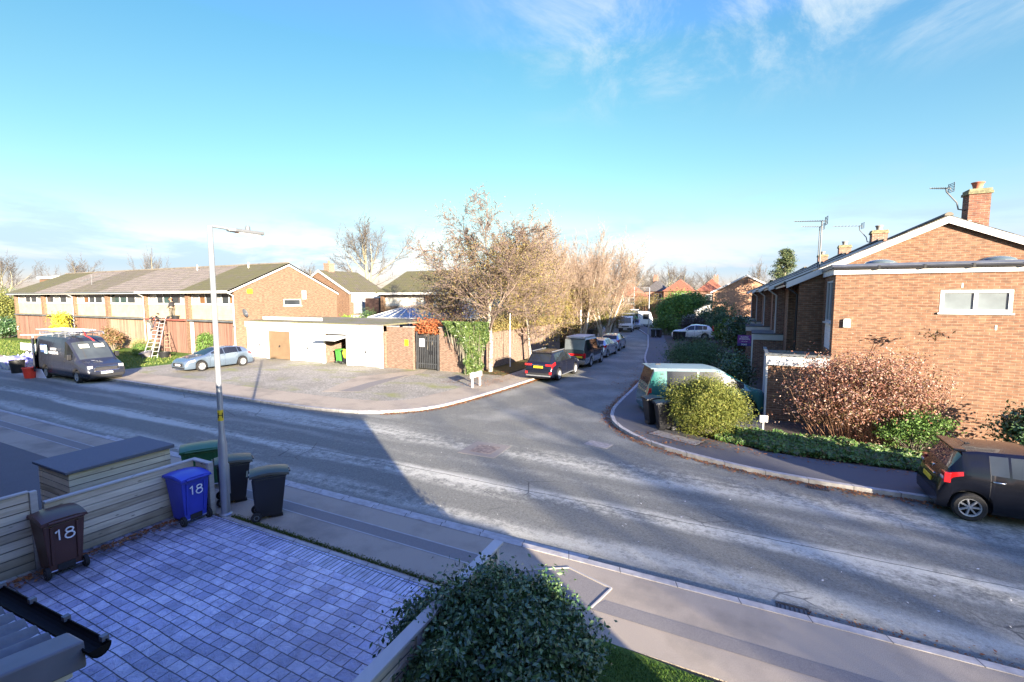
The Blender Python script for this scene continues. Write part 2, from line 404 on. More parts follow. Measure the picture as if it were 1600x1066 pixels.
# near side
slab('near_pavement', [(-220, 5.87), (90, 5.87), (90, 7.55), (-220, 7.55)], -.115, 0., PAVE_R)
slab('near_kerb', [(-220, 7.55), (90, 7.55), (90, 7.69), (-220, 7.69)], -.115, .01, KERB)
slab('gutter', [(-19.5, 7.69), (-2.4, 7.69), (-2.4, 7.97), (-19.5, 7.97)], -.115, -.097, KERB)
g = MB()
g.quad((-2.4, 7.695, -.0985), (.55, 7.695, -.0985), (.55, 7.80, -.0985), (-2.4, 7.80, -.0985)); tag(g.build('wet_gutter', mat('wet_gutter', (.02, .022, .03), .08, var=.2)), kind='structure')
slab('front_lawn', [(-2.95, -.3), (26, -.3), (26, 5.72), (-.3, 5.78), (-1.5, 5.86), (-2.95, 5.86)], -.115, .015, GRASS)
slab('left_neighbour_drive', [(-60, -.3), (-10.78, -.3), (-10.78, 5.86), (-60, 5.86)], -.115, .004, PAVE_D)
slab('driveway', [(-10.75, -.28), (-3.1, -.28), (-3.1, 5.42), (-10.75, 5.42)], -.115, .004, DRIVE)
slab('driveway_border', [(-10.75, 5.424), (-3.1, 5.424), (-3.1, 5.78), (-10.75, 5.78)], -.115, .006, m_border())
slab('driveway_edging', [(-9.7, 5.783), (-3.1, 5.783), (-3.1, 5.862), (-9.7, 5.862)], -.115, .014, KERB)
g = MB(); g.quad((-40, 6.66, .004), (-3.6, 6.66, .004), (-3.6, 6.95, .004), (-40, 6.95, .004))
g.quad((-1.95, 6.42, .004), (30, 6.30, .004), (30, 6.60, .004), (-1.75, 6.72, .004)); tag(g.build('trench_repair', TRENCH), kind='structure')
g = MB(); w = .018
for y in (6.64, 6.968): g.box(-40, -3.6, y-w, y+w, .0, .006)
for a, b in (((-3.6, 6.62), (-2.55, 7.3)), ((-2.55, 7.3), (-1.75, 7.05)), ((-1.75, 7.05), (-1.9, 6.45))):
    g.tube([(*a, .002), (*b, .002)], .02, n=4)
tag(g.build('sealed_joint', mat('pale_joint_sealant', (.36, .34, .31), .8)), kind='structure')
g = MB(); g.prism([(-3.55, 6.66), (-2.55, 7.27), (-1.78, 7.03), (-1.93, 6.48), (-3.0, 6.3)], 'z', .002, .0035); tag(g.build('pavement_patch', TRENCH), kind='structure')
# tarmac strip across the forecourt
g = MB(); q = [un(*p) for p in ((503, 612), (560, 588), (612, 583), (668, 577), (660, 582), (600, 597), (560, 612))]
g.prism([(p.x, p.y) for p in q], 'z', -.006, -.003); tag(g.build('forecourt_path', PAVE_R), kind='structure')
q = [un(*p) for p in ((528, 612), (575, 598), (622, 588), (640, 586), (585, 603), (560, 612))]
g = MB(); g.prism([(p.x, p.y) for p in q], 'z', -.004, .0005); tag(g.build('forecourt_patch', TRENCH), kind='structure')
# moss along the edging, grass along the near pavement
def tufts(name, pts, mt, n, h, kind='stuff', seed=1, w=.012):
    r = random.Random(seed); mb = MB()
    for _ in range(n):
        (x, y, z), s = pts(r), r.uniform(.5, 1.2)
        a = r.uniform(0, 6.28); l = r.uniform(.0, .6)*h; dx, dy = math.cos(a)*w, math.sin(a)*w
        mb.add([(x-dx, y-dy, z), (x+dx, y+dy, z), (x+l*math.sin(a), y+l*math.cos(a), z+h*s)], ((0, 1, 2),))
    o = mb.build(name, mt); tag(o, kind=kind); return o
GBLADE = leafmat('grass_blade', [(.03, .08, .012), (.06, .13, .02), (.10, .16, .03)])
MOSSB = leafmat('moss_blade', [(.05, .08, .015), (.10, .13, .02)])
tufts('lawn_grass', lambda r: (r.uniform(-2.4, 1.2), r.uniform(4.2, 5.76), .014), GBLADE, 16000, .035, seed=3, w=.006)
tufts('verge_grass', lambda r: (r.uniform(-9.6, -3.2), 5.9+abs(r.gauss(0, .05)), 0.), MOSSB, 5000, .03, seed=4, w=.008)
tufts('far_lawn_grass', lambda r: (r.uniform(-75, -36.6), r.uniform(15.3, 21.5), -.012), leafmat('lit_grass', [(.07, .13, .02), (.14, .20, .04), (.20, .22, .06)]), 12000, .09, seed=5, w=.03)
# fallen leaves
LITTER = leafmat('fallen_leaf', [(.22, .07, .025), (.33, .12, .04), (.14, .06, .03), (.40, .20, .07), (.10, .05, .03)], .7, .0)
def litter(name, fn, n, s0, s1, seed):
    r = random.Random(seed); mb = MB()
    for _ in range(n):
        x, y, z = fn(r); a = r.uniform(0, 6.28); s = r.uniform(s0, s1); b = r.uniform(-.35, .35); c = r.uniform(-.3, .3)
        u = Vector((math.cos(a), math.sin(a), b))*s; v = Vector((-math.sin(a), math.cos(a), c))*s*.6; p = Vector((x, y, z+.012+s*.25))
        mb.add([p-u, p-v, p+u, p+v], ((0, 1, 2, 3),))
    o = mb.build(name, LITTER); return tag(o, kind='stuff')
KRd = [p for p in KR if -5.3 < p[0] < 7]
def along(pl, off, sd):
    def f(r):
        i = r.randrange(len(pl)-1); t = r.random(); a, b = pl[i], pl[i+1]
        d = Vector((b[0]-a[0], b[1]-a[1])).normalized(); k = off+abs(r.gauss(0, sd))*(1 if off >= 0 else -1)
        return (a[0]+(b[0]-a[0])*t-d.y*k, a[1]+(b[1]-a[1])*t+d.x*k, -.1)
    return f
litter('leaf_litter', along(KRd, .02, .16), 2600, .02, .05, 11)
litter('leaf_litter', along([p for p in KL if -14 < p[0] and p[1] < 26], -.02, .13), 3000, .02, .05, 12)
litter('leaf_litter', lambda r: (-10.52+abs(r.gauss(0, .13)), r.uniform(2.6, 5.3), .006), 700, .015, .035, 13)
litter('leaf_litter', lambda r: (r.uniform(-14.9, -11.9), r.uniform(21, 26), -.0), 900, .02, .05, 14)
litter('leaf_litter', lambda r: (r.uniform(-3.3, 5), r.uniform(15.2, 16.4), .0), 600, .02, .045, 15)
litter('leaf_litter', lambda r: (r.uniform(1, 4.6), 7.75+abs(r.gauss(0, .12)), -.1), 420, .012, .03, 16)
litter('leaf_litter', lambda r: (r.uniform(-6.5, -4.9)-(r.random() < .3)*.4, r.uniform(24, 40), -.1), 700, .02, .05, 18)
def specks(name, n, seed):
    r = random.Random(seed); mb = MB()
    for _ in range(n):
        x, y = r.uniform(-14, 6), r.uniform(8.2, 13.2); s = r.uniform(.008, .028); a = r.uniform(0, 6.28)
        u, v = Vector((math.cos(a)*s, math.sin(a)*s, .006)), Vector((-math.sin(a)*s*.7, math.cos(a)*s*.7, .004)); p = Vector((x, y, -.094))
        mb.add([p-u, p-v, p+u, p+v], ((0, 1, 2, 3),))
    tag(mb.build(name, mat('pale_litter', (.55, .54, .52), .8)), kind='stuff')
specks('road_grit', 130, 5)
# covers and grates in the ground
IRON = mat('cast_iron', (.06, .057, .055), .6, .5, var=.3, sc=12., bump=.3)
CONC = mat('cover_concrete', (.27, .25, .23), .9, var=.3, sc=9., bump=.4)
def grate(loc, rz, label):
    t = thing('drain_grate', label, 'drain', loc, rz, 'roadside drain grates')
    f = MB()
    for a in ((-.22, .22, -.16, -.13), (-.22, .22, .13, .16), (-.22, -.19, -.13, .13), (.19, .22, -.13, .13)): f.box(*a, -.02, .012)
    f.build('frame', IRON, t)
    b = MB()
    for k in range(6): b.box(-.17+k*.062, -.145+k*.062, -.13, .13, -.015, .008)
    b.build('bar_set', IRON, t)
    p = MB(); p.box(-.19, .19, -.13, .13, -.02, -.012); p.build('pit', LETTER_K, t)
grate((.80, 7.87, -.1), 0, 'iron slotted drain grate in the near gutter beside sunlit pavement')
grate((un(1278, 756).x, 13.55, -.1), 0, 'iron drain grate among fallen leaves by the far kerb')
t = thing('manhole_cover', 'square iron manhole cover in a grey patch of the main road', 'manhole cover', (-7.15, 12.45, -.104), R(2))
m = MB(); m.box(-.62, .62, -.62, .62, -.01, .006); m.build('surround', TRENCH, t)
m = MB(); m.box(-.36, .36, -.36, .36, -.01, .011)
m.build('plate', mat('worn_cover', (.21, .17, .14), .7, .2, var=.5, sc=7., bump=.4), t)
t = thing('inspection_cover', 'long concrete service cover in dark pavement beside black bins', 'service cover', (-1.95, 16.05, 0.), R(-24))
m = MB()
for k in range(4): m.box(-.85+k*.43, -.44+k*.43, -.28, .28, -.02, .008)
m.build('slab', CONC, t)
m = MB(); m.box(-.9, .91, -.33, .33, -.03, .003); m.build('frame', IRON, t)
t = thing('inspection_cover', 'small pale concrete cover flush in side of the road mouth', 'service cover', (un(935, 690).x, un(935, 690).y, -.1), R(-10))
m = MB(); m.box(-.4, .4, -.25, .25, -.02, .008); m.build('slab', CONC, t)
# ------------------------------------------------------------------ buildings
def wall(mb, ax, c, sgn, a0, a1, z0, z1, holes=(), th=.12, m=0):
    """one wall face in plane ax=c facing sgn, with openings (a0,a1,z0,z1) and their reveals"""
    A = sorted({a0, a1, *[h[0] for h in holes], *[h[1] for h in holes]}); Z = sorted({z0, z1, *[h[2] for h in holes], *[h[3] for h in holes]})
    P = lambda a, z, k=0.: ((c-sgn*k, a, z) if ax == 'x' else (a, c-sgn*k, z))
    for i in range(len(A)-1):
        for j in range(len(Z)-1):
            am, zm = (A[i]+A[i+1])/2, (Z[j]+Z[j+1])/2
            if any(h[0] < am < h[1] and h[2] < zm < h[3] for h in holes): continue
            mb.quad(P(A[i], Z[j]), P(A[i+1], Z[j]), P(A[i+1], Z[j+1]), P(A[i], Z[j+1]), m)
    for h in holes:
        for (p, q) in (((h[0], h[2]), (h[1], h[2])), ((h[1], h[2]), (h[1], h[3])), ((h[1], h[3]), (h[0], h[3])), ((h[0], h[3]), (h[0], h[2]))):
            mb.quad(P(*p), P(*q), P(*q, th), P(*p, th), m)
def abox(mb, ax, c, sgn, d0, d1, a0, a1, z0, z1, m=0):
    """box lying on plane ax=c between depths d0..d1 behind it (negative = in front)"""
    lo, hi = c-sgn*d0, c-sgn*d1
    if ax == 'x': mb.box(lo, hi, a0, a1, z0, z1, m)
    else: mb.box(a0, a1, lo, hi, z0, z1, m)
def window(par, org, ax, c, sgn, a0, a1, z0, z1, cols=(1, 1), fw=.07, inset=.03, frame=WHITE, panes=None, sill=True, head=None, tr=None):
    mb = MB(org); d0, d1 = inset, inset+.07
    abox(mb, ax, c, sgn, d0, d1, a0, a1, z0, z0+fw); abox(mb, ax, c, sgn, d0, d1, a0, a1, z1-fw, z1)
    tot = sum(cols); xs = [a0]; w = a1-a0
    for k in cols: xs.append(xs[-1]+w*k/tot)
    for i, x in enumerate(xs):
        l = x if i == 0 else (x-fw if i == len(xs)-1 else x-fw/2)
        abox(mb, ax, c, sgn, d0, d1, l, l+fw, z0+fw, z1-fw)
    if tr: abox(mb, ax, c, sgn, d0+.004, d1-.004, a0+fw, a1-fw, tr-fw/2, tr+fw/2)
    f = mb.build('window', frame, par)
    for i in range(len(cols)):
        p = MB(org); abox(p, ax, c, sgn, d1-.03, d1-.015, xs[i]+fw*.4, xs[i+1]-fw*.4, z0+fw*.4, z1-fw*.4)
        g = (panes or [GLASS]*9)[i]
        p.build('pane', g, f)
    if sill:
        s = MB(org); abox(s, ax, c, sgn, -.06, d0+.02, a0-.05, a1+.05, z0-.06, z0-.004); s.build('sill', frame, f)
    return f
def slabroof(mb, ax, a0, a1, c0, cr, c1, ze, zr, th=.11, m=0):
    for (c, s) in ((c0, 1), (c1, -1)):
        mb.prism([(c, ze), (cr, zr), (cr, zr-th), (c, ze-th)], ax, a0, a1, m)
def verge(mb, ax, a, c0, cr, c1, ze, zr, h=.24, w=.04, m=0):
    for c in (c0, c1):
        mb.prism([(c, ze-.02), (cr, zr-.02), (cr, zr-h), (c, ze-h)], ax, a, a+w, m)
def ridge_tiles(mb, ax, a0, a1, cr, zr, m=0):
    n = max(1, int(abs(a1-a0)/.45)); st = (a1-a0)/n
    for k in range(n):
        s0, s1 = a0+k*st, a0+(k+1)*st-.012
        pr = [(cr+.13*math.cos(t), zr-.05+.12*math.sin(t)) for t in [math.pi*i/6 for i in range(7)]]
        mb.prism(pr, ax, s0, s1, m)
def pipe(par, org, pts, r=.035, mt=None, name='downpipe', n=8):
    mb = MB(org); mb.tube(pts, r, n=n); return mb.build(name, mt or WHITE, par, 60)

TILE_M = tiles('mossy_dark_tiles', (.16, .13, .095), (.13, .125, .035), .95, 'x')
TILE_P = tiles('pale_brown_tiles', (.30, .25, .20), (.20, .18, .10), .35, 'x')
TILE_B = tiles('brown_tiles', (.21, .17, .13), (.15, .14, .06), .6, 'x')
TILE_Y = tiles('mossy_side_tiles', (.15, .125, .10), (.13, .125, .04), .7, 'y')
TILE_R = tiles('slate_grey_tiles', (.10, .095, .09), (.11, .10, .05), .4, 'y')
RIDGE = mat('ridge_tile', (.16, .14, .11), .9, var=.3, sc=2.)
def m_boards(name, a, b, w=.125, ax=None):
    t = T(name, .8); o = t.sep(); u = t.math('ADD', o[0], o[1]) if ax is None else o[ax]
    fr = t.math('FRACT', t.math('DIVIDE', u, w)); line = t.step(t.math('ABSOLUTE', t.math('SUBTRACT', fr, .5)), .455, .485)
    idn = t.n('ShaderNodeTexWhiteNoise', noise_dimensions='1D'); t.L(t.math('FLOOR', t.math('DIVIDE', u, w)), idn.inputs['W'])
    g = t.math('ADD', t.math('MULTIPLY', idn.outputs['Value'], .45), t.math('MULTIPLY', t.noise(3., t.scale(t.pos, (3, 3, .4)), 6.), .6))
    t.color(t.mix(t.math('MULTIPLY', line, .8), t.ramp(g, (.25, a), (.75, b)), tuple(x*.25 for x in a))); t.bump(line, -.5, .02); return t.mat
BOARDS = m_boards('brown_boards', (.15, .075, .055), (.27, .155, .115)); BOARDS2 = m_boards('weathered_boards', (.19, .12, .085), (.40, .27, .19), .14)
def m_lap(name, a, b, row=.14, d=.35):
    t = T(name, .6); o = t.sep(); fr = t.math('FRACT', t.math('DIVIDE', o[2], row)); line = t.step(fr, .12, .03)
    t.color(t.mix(t.math('MULTIPLY', line, d), t.ramp(t.noise(2., det=5.), (.3, a), (.7, b)), tuple(x*.3 for x in a))); t.bump(fr, -.4, .02); return t.mat
BEIGE = m_lap('beige_cladding', (.40, .33, .21), (.48, .40, .275)); WCLAD = m_lap('white_cladding', (.68, .68, .68), (.78, .78, .78)); GREYHUNG = m_lap('grey_tile_hanging', (.20, .235, .255), (.28, .31, .33), .17, .5)
BROWNHUNG = m_lap('brown_tile_hanging', (.20, .15, .11), (.28, .21, .15), .17, .5)
DARKGLASS = glass('teal_window_glass', (.05, .09, .09)); ROOM = glass('brown_interior_glass', (.22, .11, .05))

# ---- left terrace: six houses in one row, each its own thing
TX = [-35.2, -41.5, -48.0, -54.5, -61.1, -68.0, -75.0]
YP, YW, YB, YR, YE, YK = 22.9, 23.22, 22.98, 27.75, 22.35, 33.1
roofs = [TILE_M, TILE_P, TILE_P, TILE_B, TILE_P, TILE_M]
tlabels = ['gable end terraced house with mossy roof and satellite dish beside the garages',
           'terraced house where two workers repair the flat ledge roof above brown boards',
           'terraced house with bluish upstairs windows, behind pale weathered boards and red shrub',
           'terraced house behind roof aerial with dark brown tiles and orange blind',
           'pale roofed terraced house second from the far left end of its row',
           'end terraced house with dark moss roof at far left of the row']
panesets = [[CURTAIN, ROOM, GLASS, CURTAIN, GLASS, ROOM], [CURTAIN, GLASS, DARKGLASS, GLASS, CURTAIN], [DARKGLASS, DARKGLASS, GLASS, CURTAIN], [CURTAIN, ROOM, GLASS, GLASS, CURTAIN], [GLASS, CURTAIN, GLASS, CURTAIN], [CURTAIN, GLASS, GLASS, CURTAIN]]
for k in range(6):
    x1, x0 = TX[k], TX[k+1]; org = (x0, YP, 0.)
    t = thing('terraced_house', tlabels[k], 'house', org, 0, 'houses of the left terrace')
    mb = MB(org)
    px0 = x0+.2
    mb.box(x1-.2, x1, YP, YW+.3, 0, 5.1); mb.box(x0, px0, YP+.02, YW+.3, 0, 5.1)   # brick piers
    if k == 0:   # gable end with two openings
        holes = [(29.05, 29.5, 4.5, 5.28), (27.2, 28.95, 3.96, 4.52)]
        wall(mb, 'x', x1-.001, 1, YW+.3, 33.0, 0, 5.1, [holes[1]] + [(29.05, 29.5, 4.5, 5.1)])
        mb.add([(x1-.001, YW+.3, 5.62), (x1-.001, YW+.3, 5.1), (x1-.001, 29.05, 5.1), (x1-.001, 29.05, 5.28), (x1-.001, 29.5, 5.28), (x1-.001, 29.5, 5.1), (x1-.001, 33.0, 5.1), (x1-.001, 33.0, 5.12), (x1-.001, YR, 7.47)], ((0, 1, 2, 3, 4, 5, 6, 7, 8),))
        mb.add([(x1-.001, YP, 5.1), (x1-.001, YW+.3, 5.1), (x1-.001, YW+.3, 5.62), (x1-.001, YP, 5.32)], ((0, 1, 2, 3),))
    mb.quad((x0, 33.0, 0), (x1, 33.0, 0), (x1, 33.0, 5.1), (x0, 33.0, 5.1))
    if k == 5:
        mb.add([(x0, YP, 0), (x0, 33.0, 0), (x0, 33.0, 5.1), (x0, YR, 7.5), (x0, YP, 5.1)], ((0, 1, 2, 3, 4),))
    mb.quad((px0, YW+.12, 0), (x1-.2, YW+.12, 0), (x1-.2, YW+.12, 5.2), (px0, YW+.12, 5.2))
    mb.build('wall', BRICK_L, t)
    f = MB(org); f.box(px0, x1-.2, YW-.02, YW+.1, 2.86, 4.02); f.build('cladding_panel', BEIGE, t)
    n = len(panesets[k])
    window(t, org, 'y', YW, -1, px0, x1-.2, 4.1, 5.12, [1, .8, .9, 1.1, .9, .9][:n], .075, -.02, panes=panesets[k])
    f = MB(org); f.box(px0, x1-.2, YW-.5, YW+.1, 2.72, 2.84); f.build('ledge_roof', FELT if k != 1 else mat('red_felt', (.28, .08, .06), .8), t)
    if k < 2:
        f = MB(org); f.box(px0, px0+.42, YB, YB+.12, 0, 2.7); f.build('door_frame', WHITEW, t)
        bx0 = px0+.42
    else: bx0 = px0
    f = MB(org); f.box(bx0, x1-.2, YB+.05, YB+.13, -.02, 2.66 if k < 3 else 2.6+.05*(k % 2)); f.build('board_front', BOARDS2 if k in (2,) else BOARDS, t)
    r = MB(org); slabroof(r, 'x', x0, x1+(.14 if k == 0 else -.015), YE, YR, YK, 5.18, 7.58); ro = r.build('roof', roofs[k], t)
    r = MB(org); ridge_tiles(r, 'x', x0, x1+(.12 if k == 0 else 0), YR, 7.6); r.build('ridge', RIDGE, ro)
    f = MB(org); f.box(x0, x1+(.05 if k == 0 else -.01), YE-.02, YE+.03, 4.98, 5.14); f.build('fascia', WHITEW, t)
    f = MB(org); f.tube([(x0, YE-.07, 5.11), (x1, YE-.07, 5.11)], .06, n=8); f.build('gutter', WHITE if k < 2 else LEAD, t, 60)
    if k == 0:
        v = MB(org); verge(v, 'x', x1+.10, YE, YR, YK, 5.2, 7.6, .27); v.build('verge_board', WHITEW, t)
        pipe(t, org, [(x1-.12, YE-.05, 5.05), (x1-.07, YP-.06, 4.8), (x1-.05, YP-.06, .1)], .05)
        window(t, org, 'x', x1, 1, 27.2, 28.95, 3.96, 4.52, (1,), .07, .03, panes=[GLASS])
        v = MB(org); v.box(x1-.05, x1+.02, 29.06, 29.49, 4.51, 5.27); v.build('slit_panel', WHITE, t)
        v = MB(org); v.prism([(x1+.005, 4.98), (x1+.12, 4.98), (x1+.12, 5.26), (x1+.06, 5.32), (x1+.005, 5.26)], 'y', 23.95, 24.35); v.build('alarm_box', mat('yellow_box', (.75, .50, .02), .5), t)
        v = MB(org); v.box(x1-.13, x1-.09, YP-.12, YP-.004, 2.45, 2.62); v.box(x1-.18, x1-.04, YP-.14, YP-.05, 2.38, 2.46); v.build('wall_lamp', BLACKP, t)
    if k in (1, 3): pipe(t, org, [(x0+.12, YE-.05, 5.05), (x0+.1, YP-.06, 4.75), (x0+.1, YP-.06, .1)], .045)
    # ventilation pipe on the roof
    if k in (0, 1): 
        pipe(t, org, [(x0+2.2-k, 27.0, 7.1), (x0+2.2-k, 27.0, 7.72)], .06, WHITE, 'vent_pipe')
    if k == 3: 
        v = MB(org); v.tube([(x0+1.2, 24.1, 5.9), (x0+1.2, 24.1, 7.0)], .02, n=4); v.tube([(x0+.4, 23.6, 6.3), (x0+2.6, 24.3, 6.9)], .02, n=4)
        for q in range(6): v.tube([(x0+.5+q*.35, 23.4+q*.11, 6.33+q*.095), (x0+.5+q*.35, 23.9+q*.11, 6.33+q*.095)], .012, n=3)
        v.build('aerial', STEEL, t)
# satellite dish (bolted to the gable, lifts away with its bracket)
t = thing('satellite_dish', 'dark grey satellite dish on orange brick gable above the grey hatchback', 'satellite dish', (-35.2, 23.55, 3.45))
m = MB((-35.2, 23.55, 3.45)); Mx = Matrix.Translation((-34.98, 23.5, 3.45)) @ Matrix.Rotation(R(66), 4, 'Y') @ Matrix.Rotation(R(-25), 4, 'X')
m.lathe([(.0, .0), (.14, .012), (.26, .045), (.32, .08), (.33, .075), (.26, .03), (.14, -.004), (0, -.012)], 18, Mx); m.build('reflector', LEAD, t, 50)
m = MB((-35.2, 23.55, 3.45)); m.tube([(-35.2, 23.55, 3.3), (-35.02, 23.5, 3.4)], .03, n=6); m.tube([(-34.95, 23.5, 3.25), (-34.62, 23.4, 3.38)], .015, n=5); m.box(-34.66, -34.58, 23.36, 23.44, 3.34, 3.43); m.build('bracket', STEEL, t)

# ---- garage block
GY = 23.75; org = (-28, GY, 0)
t = thing('garage_block', 'long flat roofed block of five white garages, one brown door, one open', 'garages', org)
op = (-26.75, -24.6, 0, 2.12)
doors = [(-34.6, -32.95, 'w'), (-32.7, -30.25, 'o'), (-29.95, -27.0, 'w'), (op[0], op[1], 'open'), (-24.0, -21.75, 'w')]
m = MB(org); wall(m, 'y', GY, -1, -35.15, -21.3, -.02, 2.36, [(d[0], d[1], -.02, 2.12) for d in doors], .14)
m.build('wall', mat('white_render', (.72, .74, .76), .7, var=.05, sc=1.5, bump=.15), t)
m = MB(org); m.box(-35.15, -21.3, GY+2.9+3, GY+3+3, 0, 2.4); m.box(-21.45, -21.3, GY+.15, GY+5.9, 0, 2.4)
for x in (-32.85, -30.1, -26.9, -24.3): m.box(x-.06, x+.06, GY+.2, GY+5.9, 0, 2.36)
m.build('side_wall', BRICK_W, t)
m = MB(org); m.box(-35.2, -21.25, GY-.12, GY-.02, 2.36, 2.80); m.build('fascia', WHITEW, t)
MOSSROOF = T('mossy_felt', .9); MOSSROOF.color(MOSSROOF.mix(MOSSROOF.step(MOSSROOF.noise(.8, det=6.), .4, .6), (.17, .155, .13), MOSSROOF.ramp(MOSSROOF.noise(9.), (.3, (.09, .09, .03)), (.7, (.20, .19, .08)))))
MOSSROOF.bump(MOSSROOF.noise(14., det=6.), .8, .06); MOSSROOF = MOSSROOF.mat
m = MB(org); m.prism([(GY-.14, 2.80), (GY-.14, 2.87), (GY+6, 2.97), (GY+6, 2.80)], 'x', -35.15, -21.22); m.build('roof', MOSSROOF, t)
m = MB(org); m.box(-35.15, -28.6, GY+1.4, GY+1.6, 2.86, 3.12); m.build('parapet', WHITEW, t)
def garage_door(d, mt, hm):
    m = MB(org); x0, x1 = d[0], d[1]
    m.box(x0, x1, GY+.06, GY+.10, .02, 2.10)
    o = m.build('garage_door', mt, t)
    h = MB(org); cx = (x0+x1)/2; h.box(cx-.05, cx+.05, GY+.02, GY+.06, .92, 1.05); h.tube([(cx, GY+.03, .98), (cx, GY-.03, .98), (cx, GY-.03, .90)], .014, n=5); h.build('handle', hm, o)
OCHRE = m_lap('ochre_ribbed_door', (.185, .125, .075), (.225, .155, .092), .09, .6)
WDOOR = m_lap('white_garage_door', (.66, .68, .70), (.70, .72, .74), .16, .35)
for d in doors:
    if d[2] == 'open':
        m = MB(org); m.prism([(GY-.95, 1.72), (GY-.95, 1.76), (GY+1.2, 2.14), (GY+1.2, 2.10)], 'x', d[0]+.04, d[1]-.04); m.build('garage_door', WDOOR, t)
    else: garage_door(d, OCHRE if d[2] == 'o' else WDOOR, BLACKP)

# ---- corner walls and gate
org = (-20.2, 24.25, 0)
def wallthing(label, boxes, cap, mt=BRICK_W):
    o = boxes[0]; org = ((o[0]+o[1])/2, (o[2]+o[3])/2, 0)
    t = thing('brick_wall', label, 'wall', org, 0, 'brick garden walls at the corner'); m = MB(org)
    for b in boxes: m.box(*b)
    m.build('brickwork', mt, t)
    m = MB(org)
    for b in cap: m.box(*b)
    m.build('coping', CONC, t)
wallthing('short brick wall with yellow sign between white garages and palisade gate', [(-21.28, -19.15, 24.1, 24.32, -.05, 2.72)], [(-21.28, -20.4, 24.06, 24.36, 2.721, 2.79), (-19.9, -19.12, 24.06, 24.36, 2.721, 2.79)])
wallthing('long ivy hung brick corner wall running back along the side street', [(-17.35, -14.99, 24.5, 24.72, -.05, 2.72), (-15.22, -15.0, 24.73, 39.8, -.05, 2.42)], [(-17.4, -15.25, 24.46, 24.76, 2.721, 2.78), (-15.26, -14.96, 24.78, 39.84, 2.421, 2.48)])
t = thing('palisade_gate', 'dark grey steel palisade gate in the brick corner wall', 'gate', (-18.25, 24.45, 0))
DKST = mat('dark_steel', (.075, .08, .088), .5, .4, var=.2)
org = (-18.25, 24.45, 0)
for k in range(11):
    x = -18.98+k*.148; m = MB(org); hgt = 2.2-.02*(k % 2)
    m.prism([(x, .08), (x+.072, .08), (x+.072, hgt), (x+.036, hgt+.1), (x, hgt)], 'y', 24.40, 24.425); m.build('pale', DKST, t)
for z in (.35, 1.85):
    m = MB(org); m.box(-19.05, -17.45, 24.43, 24.48, z, z+.07); m.build('rail', DKST, t)
for x, h in ((-19.12, 2.45), (-17.455, 2.3)):
    m = MB(org); m.box(x, x+.08, 24.38, 24.5, -.05, h); m.build('gate_post', DKST, t)
m = MB(org); m.box(-18.02, -17.86, 24.36, 24.4, 1.0, 1.25); m.build('lock', BLACKP, t)
t = thing('notice', 'white paper notice fixed on the palisade gate', 'notice', (-18.62, 24.37, 1.75))
m = MB(); m.box(-.19, .19, -.006, .006, -.26, .26); m.build('sheet', PLATEW, t)
m = MB()
for k in range(7): m.box(-.14, .14-.05*(k % 3), -.0085, -.0065, .17-k*.055, .185-k*.055)
m.build('printed_lines', mat('grey_print', (.35, .35, .36), .7), t)
t = thing('sign', 'small yellow sign on the short brick wall beside the gate', 'sign', (-19.65, 24.09, 1.72))
m = MB(); m.box(-.15, .15, -.006, .006, -.2, .2); m.build('plate', mat('yellow_sign', (.8, .60, .01), .45, var=.03), t)
m = MB()
for k in range(4): m.box(-.1, .1-.04*(k % 2), -.0085, -.0065, .1-k*.07, .12-k*.07)
m.build('printed_lines', mat('brown_print', (.35, .26, .03), .7), t)

# ---- houses behind the garages
def house_gy(label, x0, x1, y0, y1, ze, zr, xr=None, roof=TILE_Y, wallm=BRICK_L, chim=None, name='house', ov=.3, verge_front=True, grp=None):
    """ridge along y, gable towards -y"""
    org = (x0, y0, 0); t = thing(name, label, 'house', org, 0, grp); xr = xr if xr is not None else (x0+x1)/2
    m = MB(org)
    for y in (y0, y1): m.add([(x0, y, -.1), (x1, y, -.1), (x1, y, ze-.08), (xr, y, zr-.12), (x0, y, ze-.08)], ((0, 1, 2, 3, 4),))
    m.quad((x0, y0, -.1), (x0, y1, -.1), (x0, y1, ze), (x0, y0, ze)); m.quad((x1, y0, -.1), (x1, y1, -.1), (x1, y1, ze), (x1, y0, ze))
    m.build('wall', wallm, t)
    r = MB(org); slabroof(r, 'y', y0-.15, y1+.15, x0-ov, xr, x1+ov, ze-.12, zr); ro = r.build('roof', roof, t)
    if verge_front:
        v = MB(org); verge(v, 'y', y0-.19, x0-ov, xr, x1+ov, ze-.1, zr+.02, .25); v.build('verge_board', WHITEW, t)
    f = MB(org)
    for x in (x0-ov-.02, x1+ov-.02): f.box(x, x+.04, y0-.1, y1+.1, ze-.3, ze-.14)
    f.build('fascia', WHITEW, t)
    if chim: 
        c = MB(org); cx, cy, w, h = chim; c.box(cx-w/2, cx+w/2, cy-w/2, cy+w/2, zr-.6, zr+h); c.box(cx-w/2-.04, cx+w/2+.04, cy-w/2-.04, cy+w/2+.04, zr+h, zr+h+.12)
        ch = c.build('chimney', BRICK_D, ro); c = MB(org); c.lathe([(.12, 0), (.1, .3), (.12, .32)], 10, Matrix.Translation((cx, cy, zr+h+.12))); c.build('chimney_pot', mat('terracotta', (.42, .15, .08), .8), ch)
    return t, org
t, org = house_gy('house with grey tile hung upper floor standing behind the garages', -47.5, -38.7, 38.0, 43.6, 5.35, 7.75, chim=(-43.2, 39.5, .8, .7))
m = MB(org); m.box(-38.69, -38.6, 38.6, 43.3, 2.9, 4.15); m.build('tile_hanging', GREYHUNG, t)
m = MB(org); m.box(-38.69, -38.62, 38.3, 43.4, 4.16, 5.0); m.build('white_band', WHITEW, t)
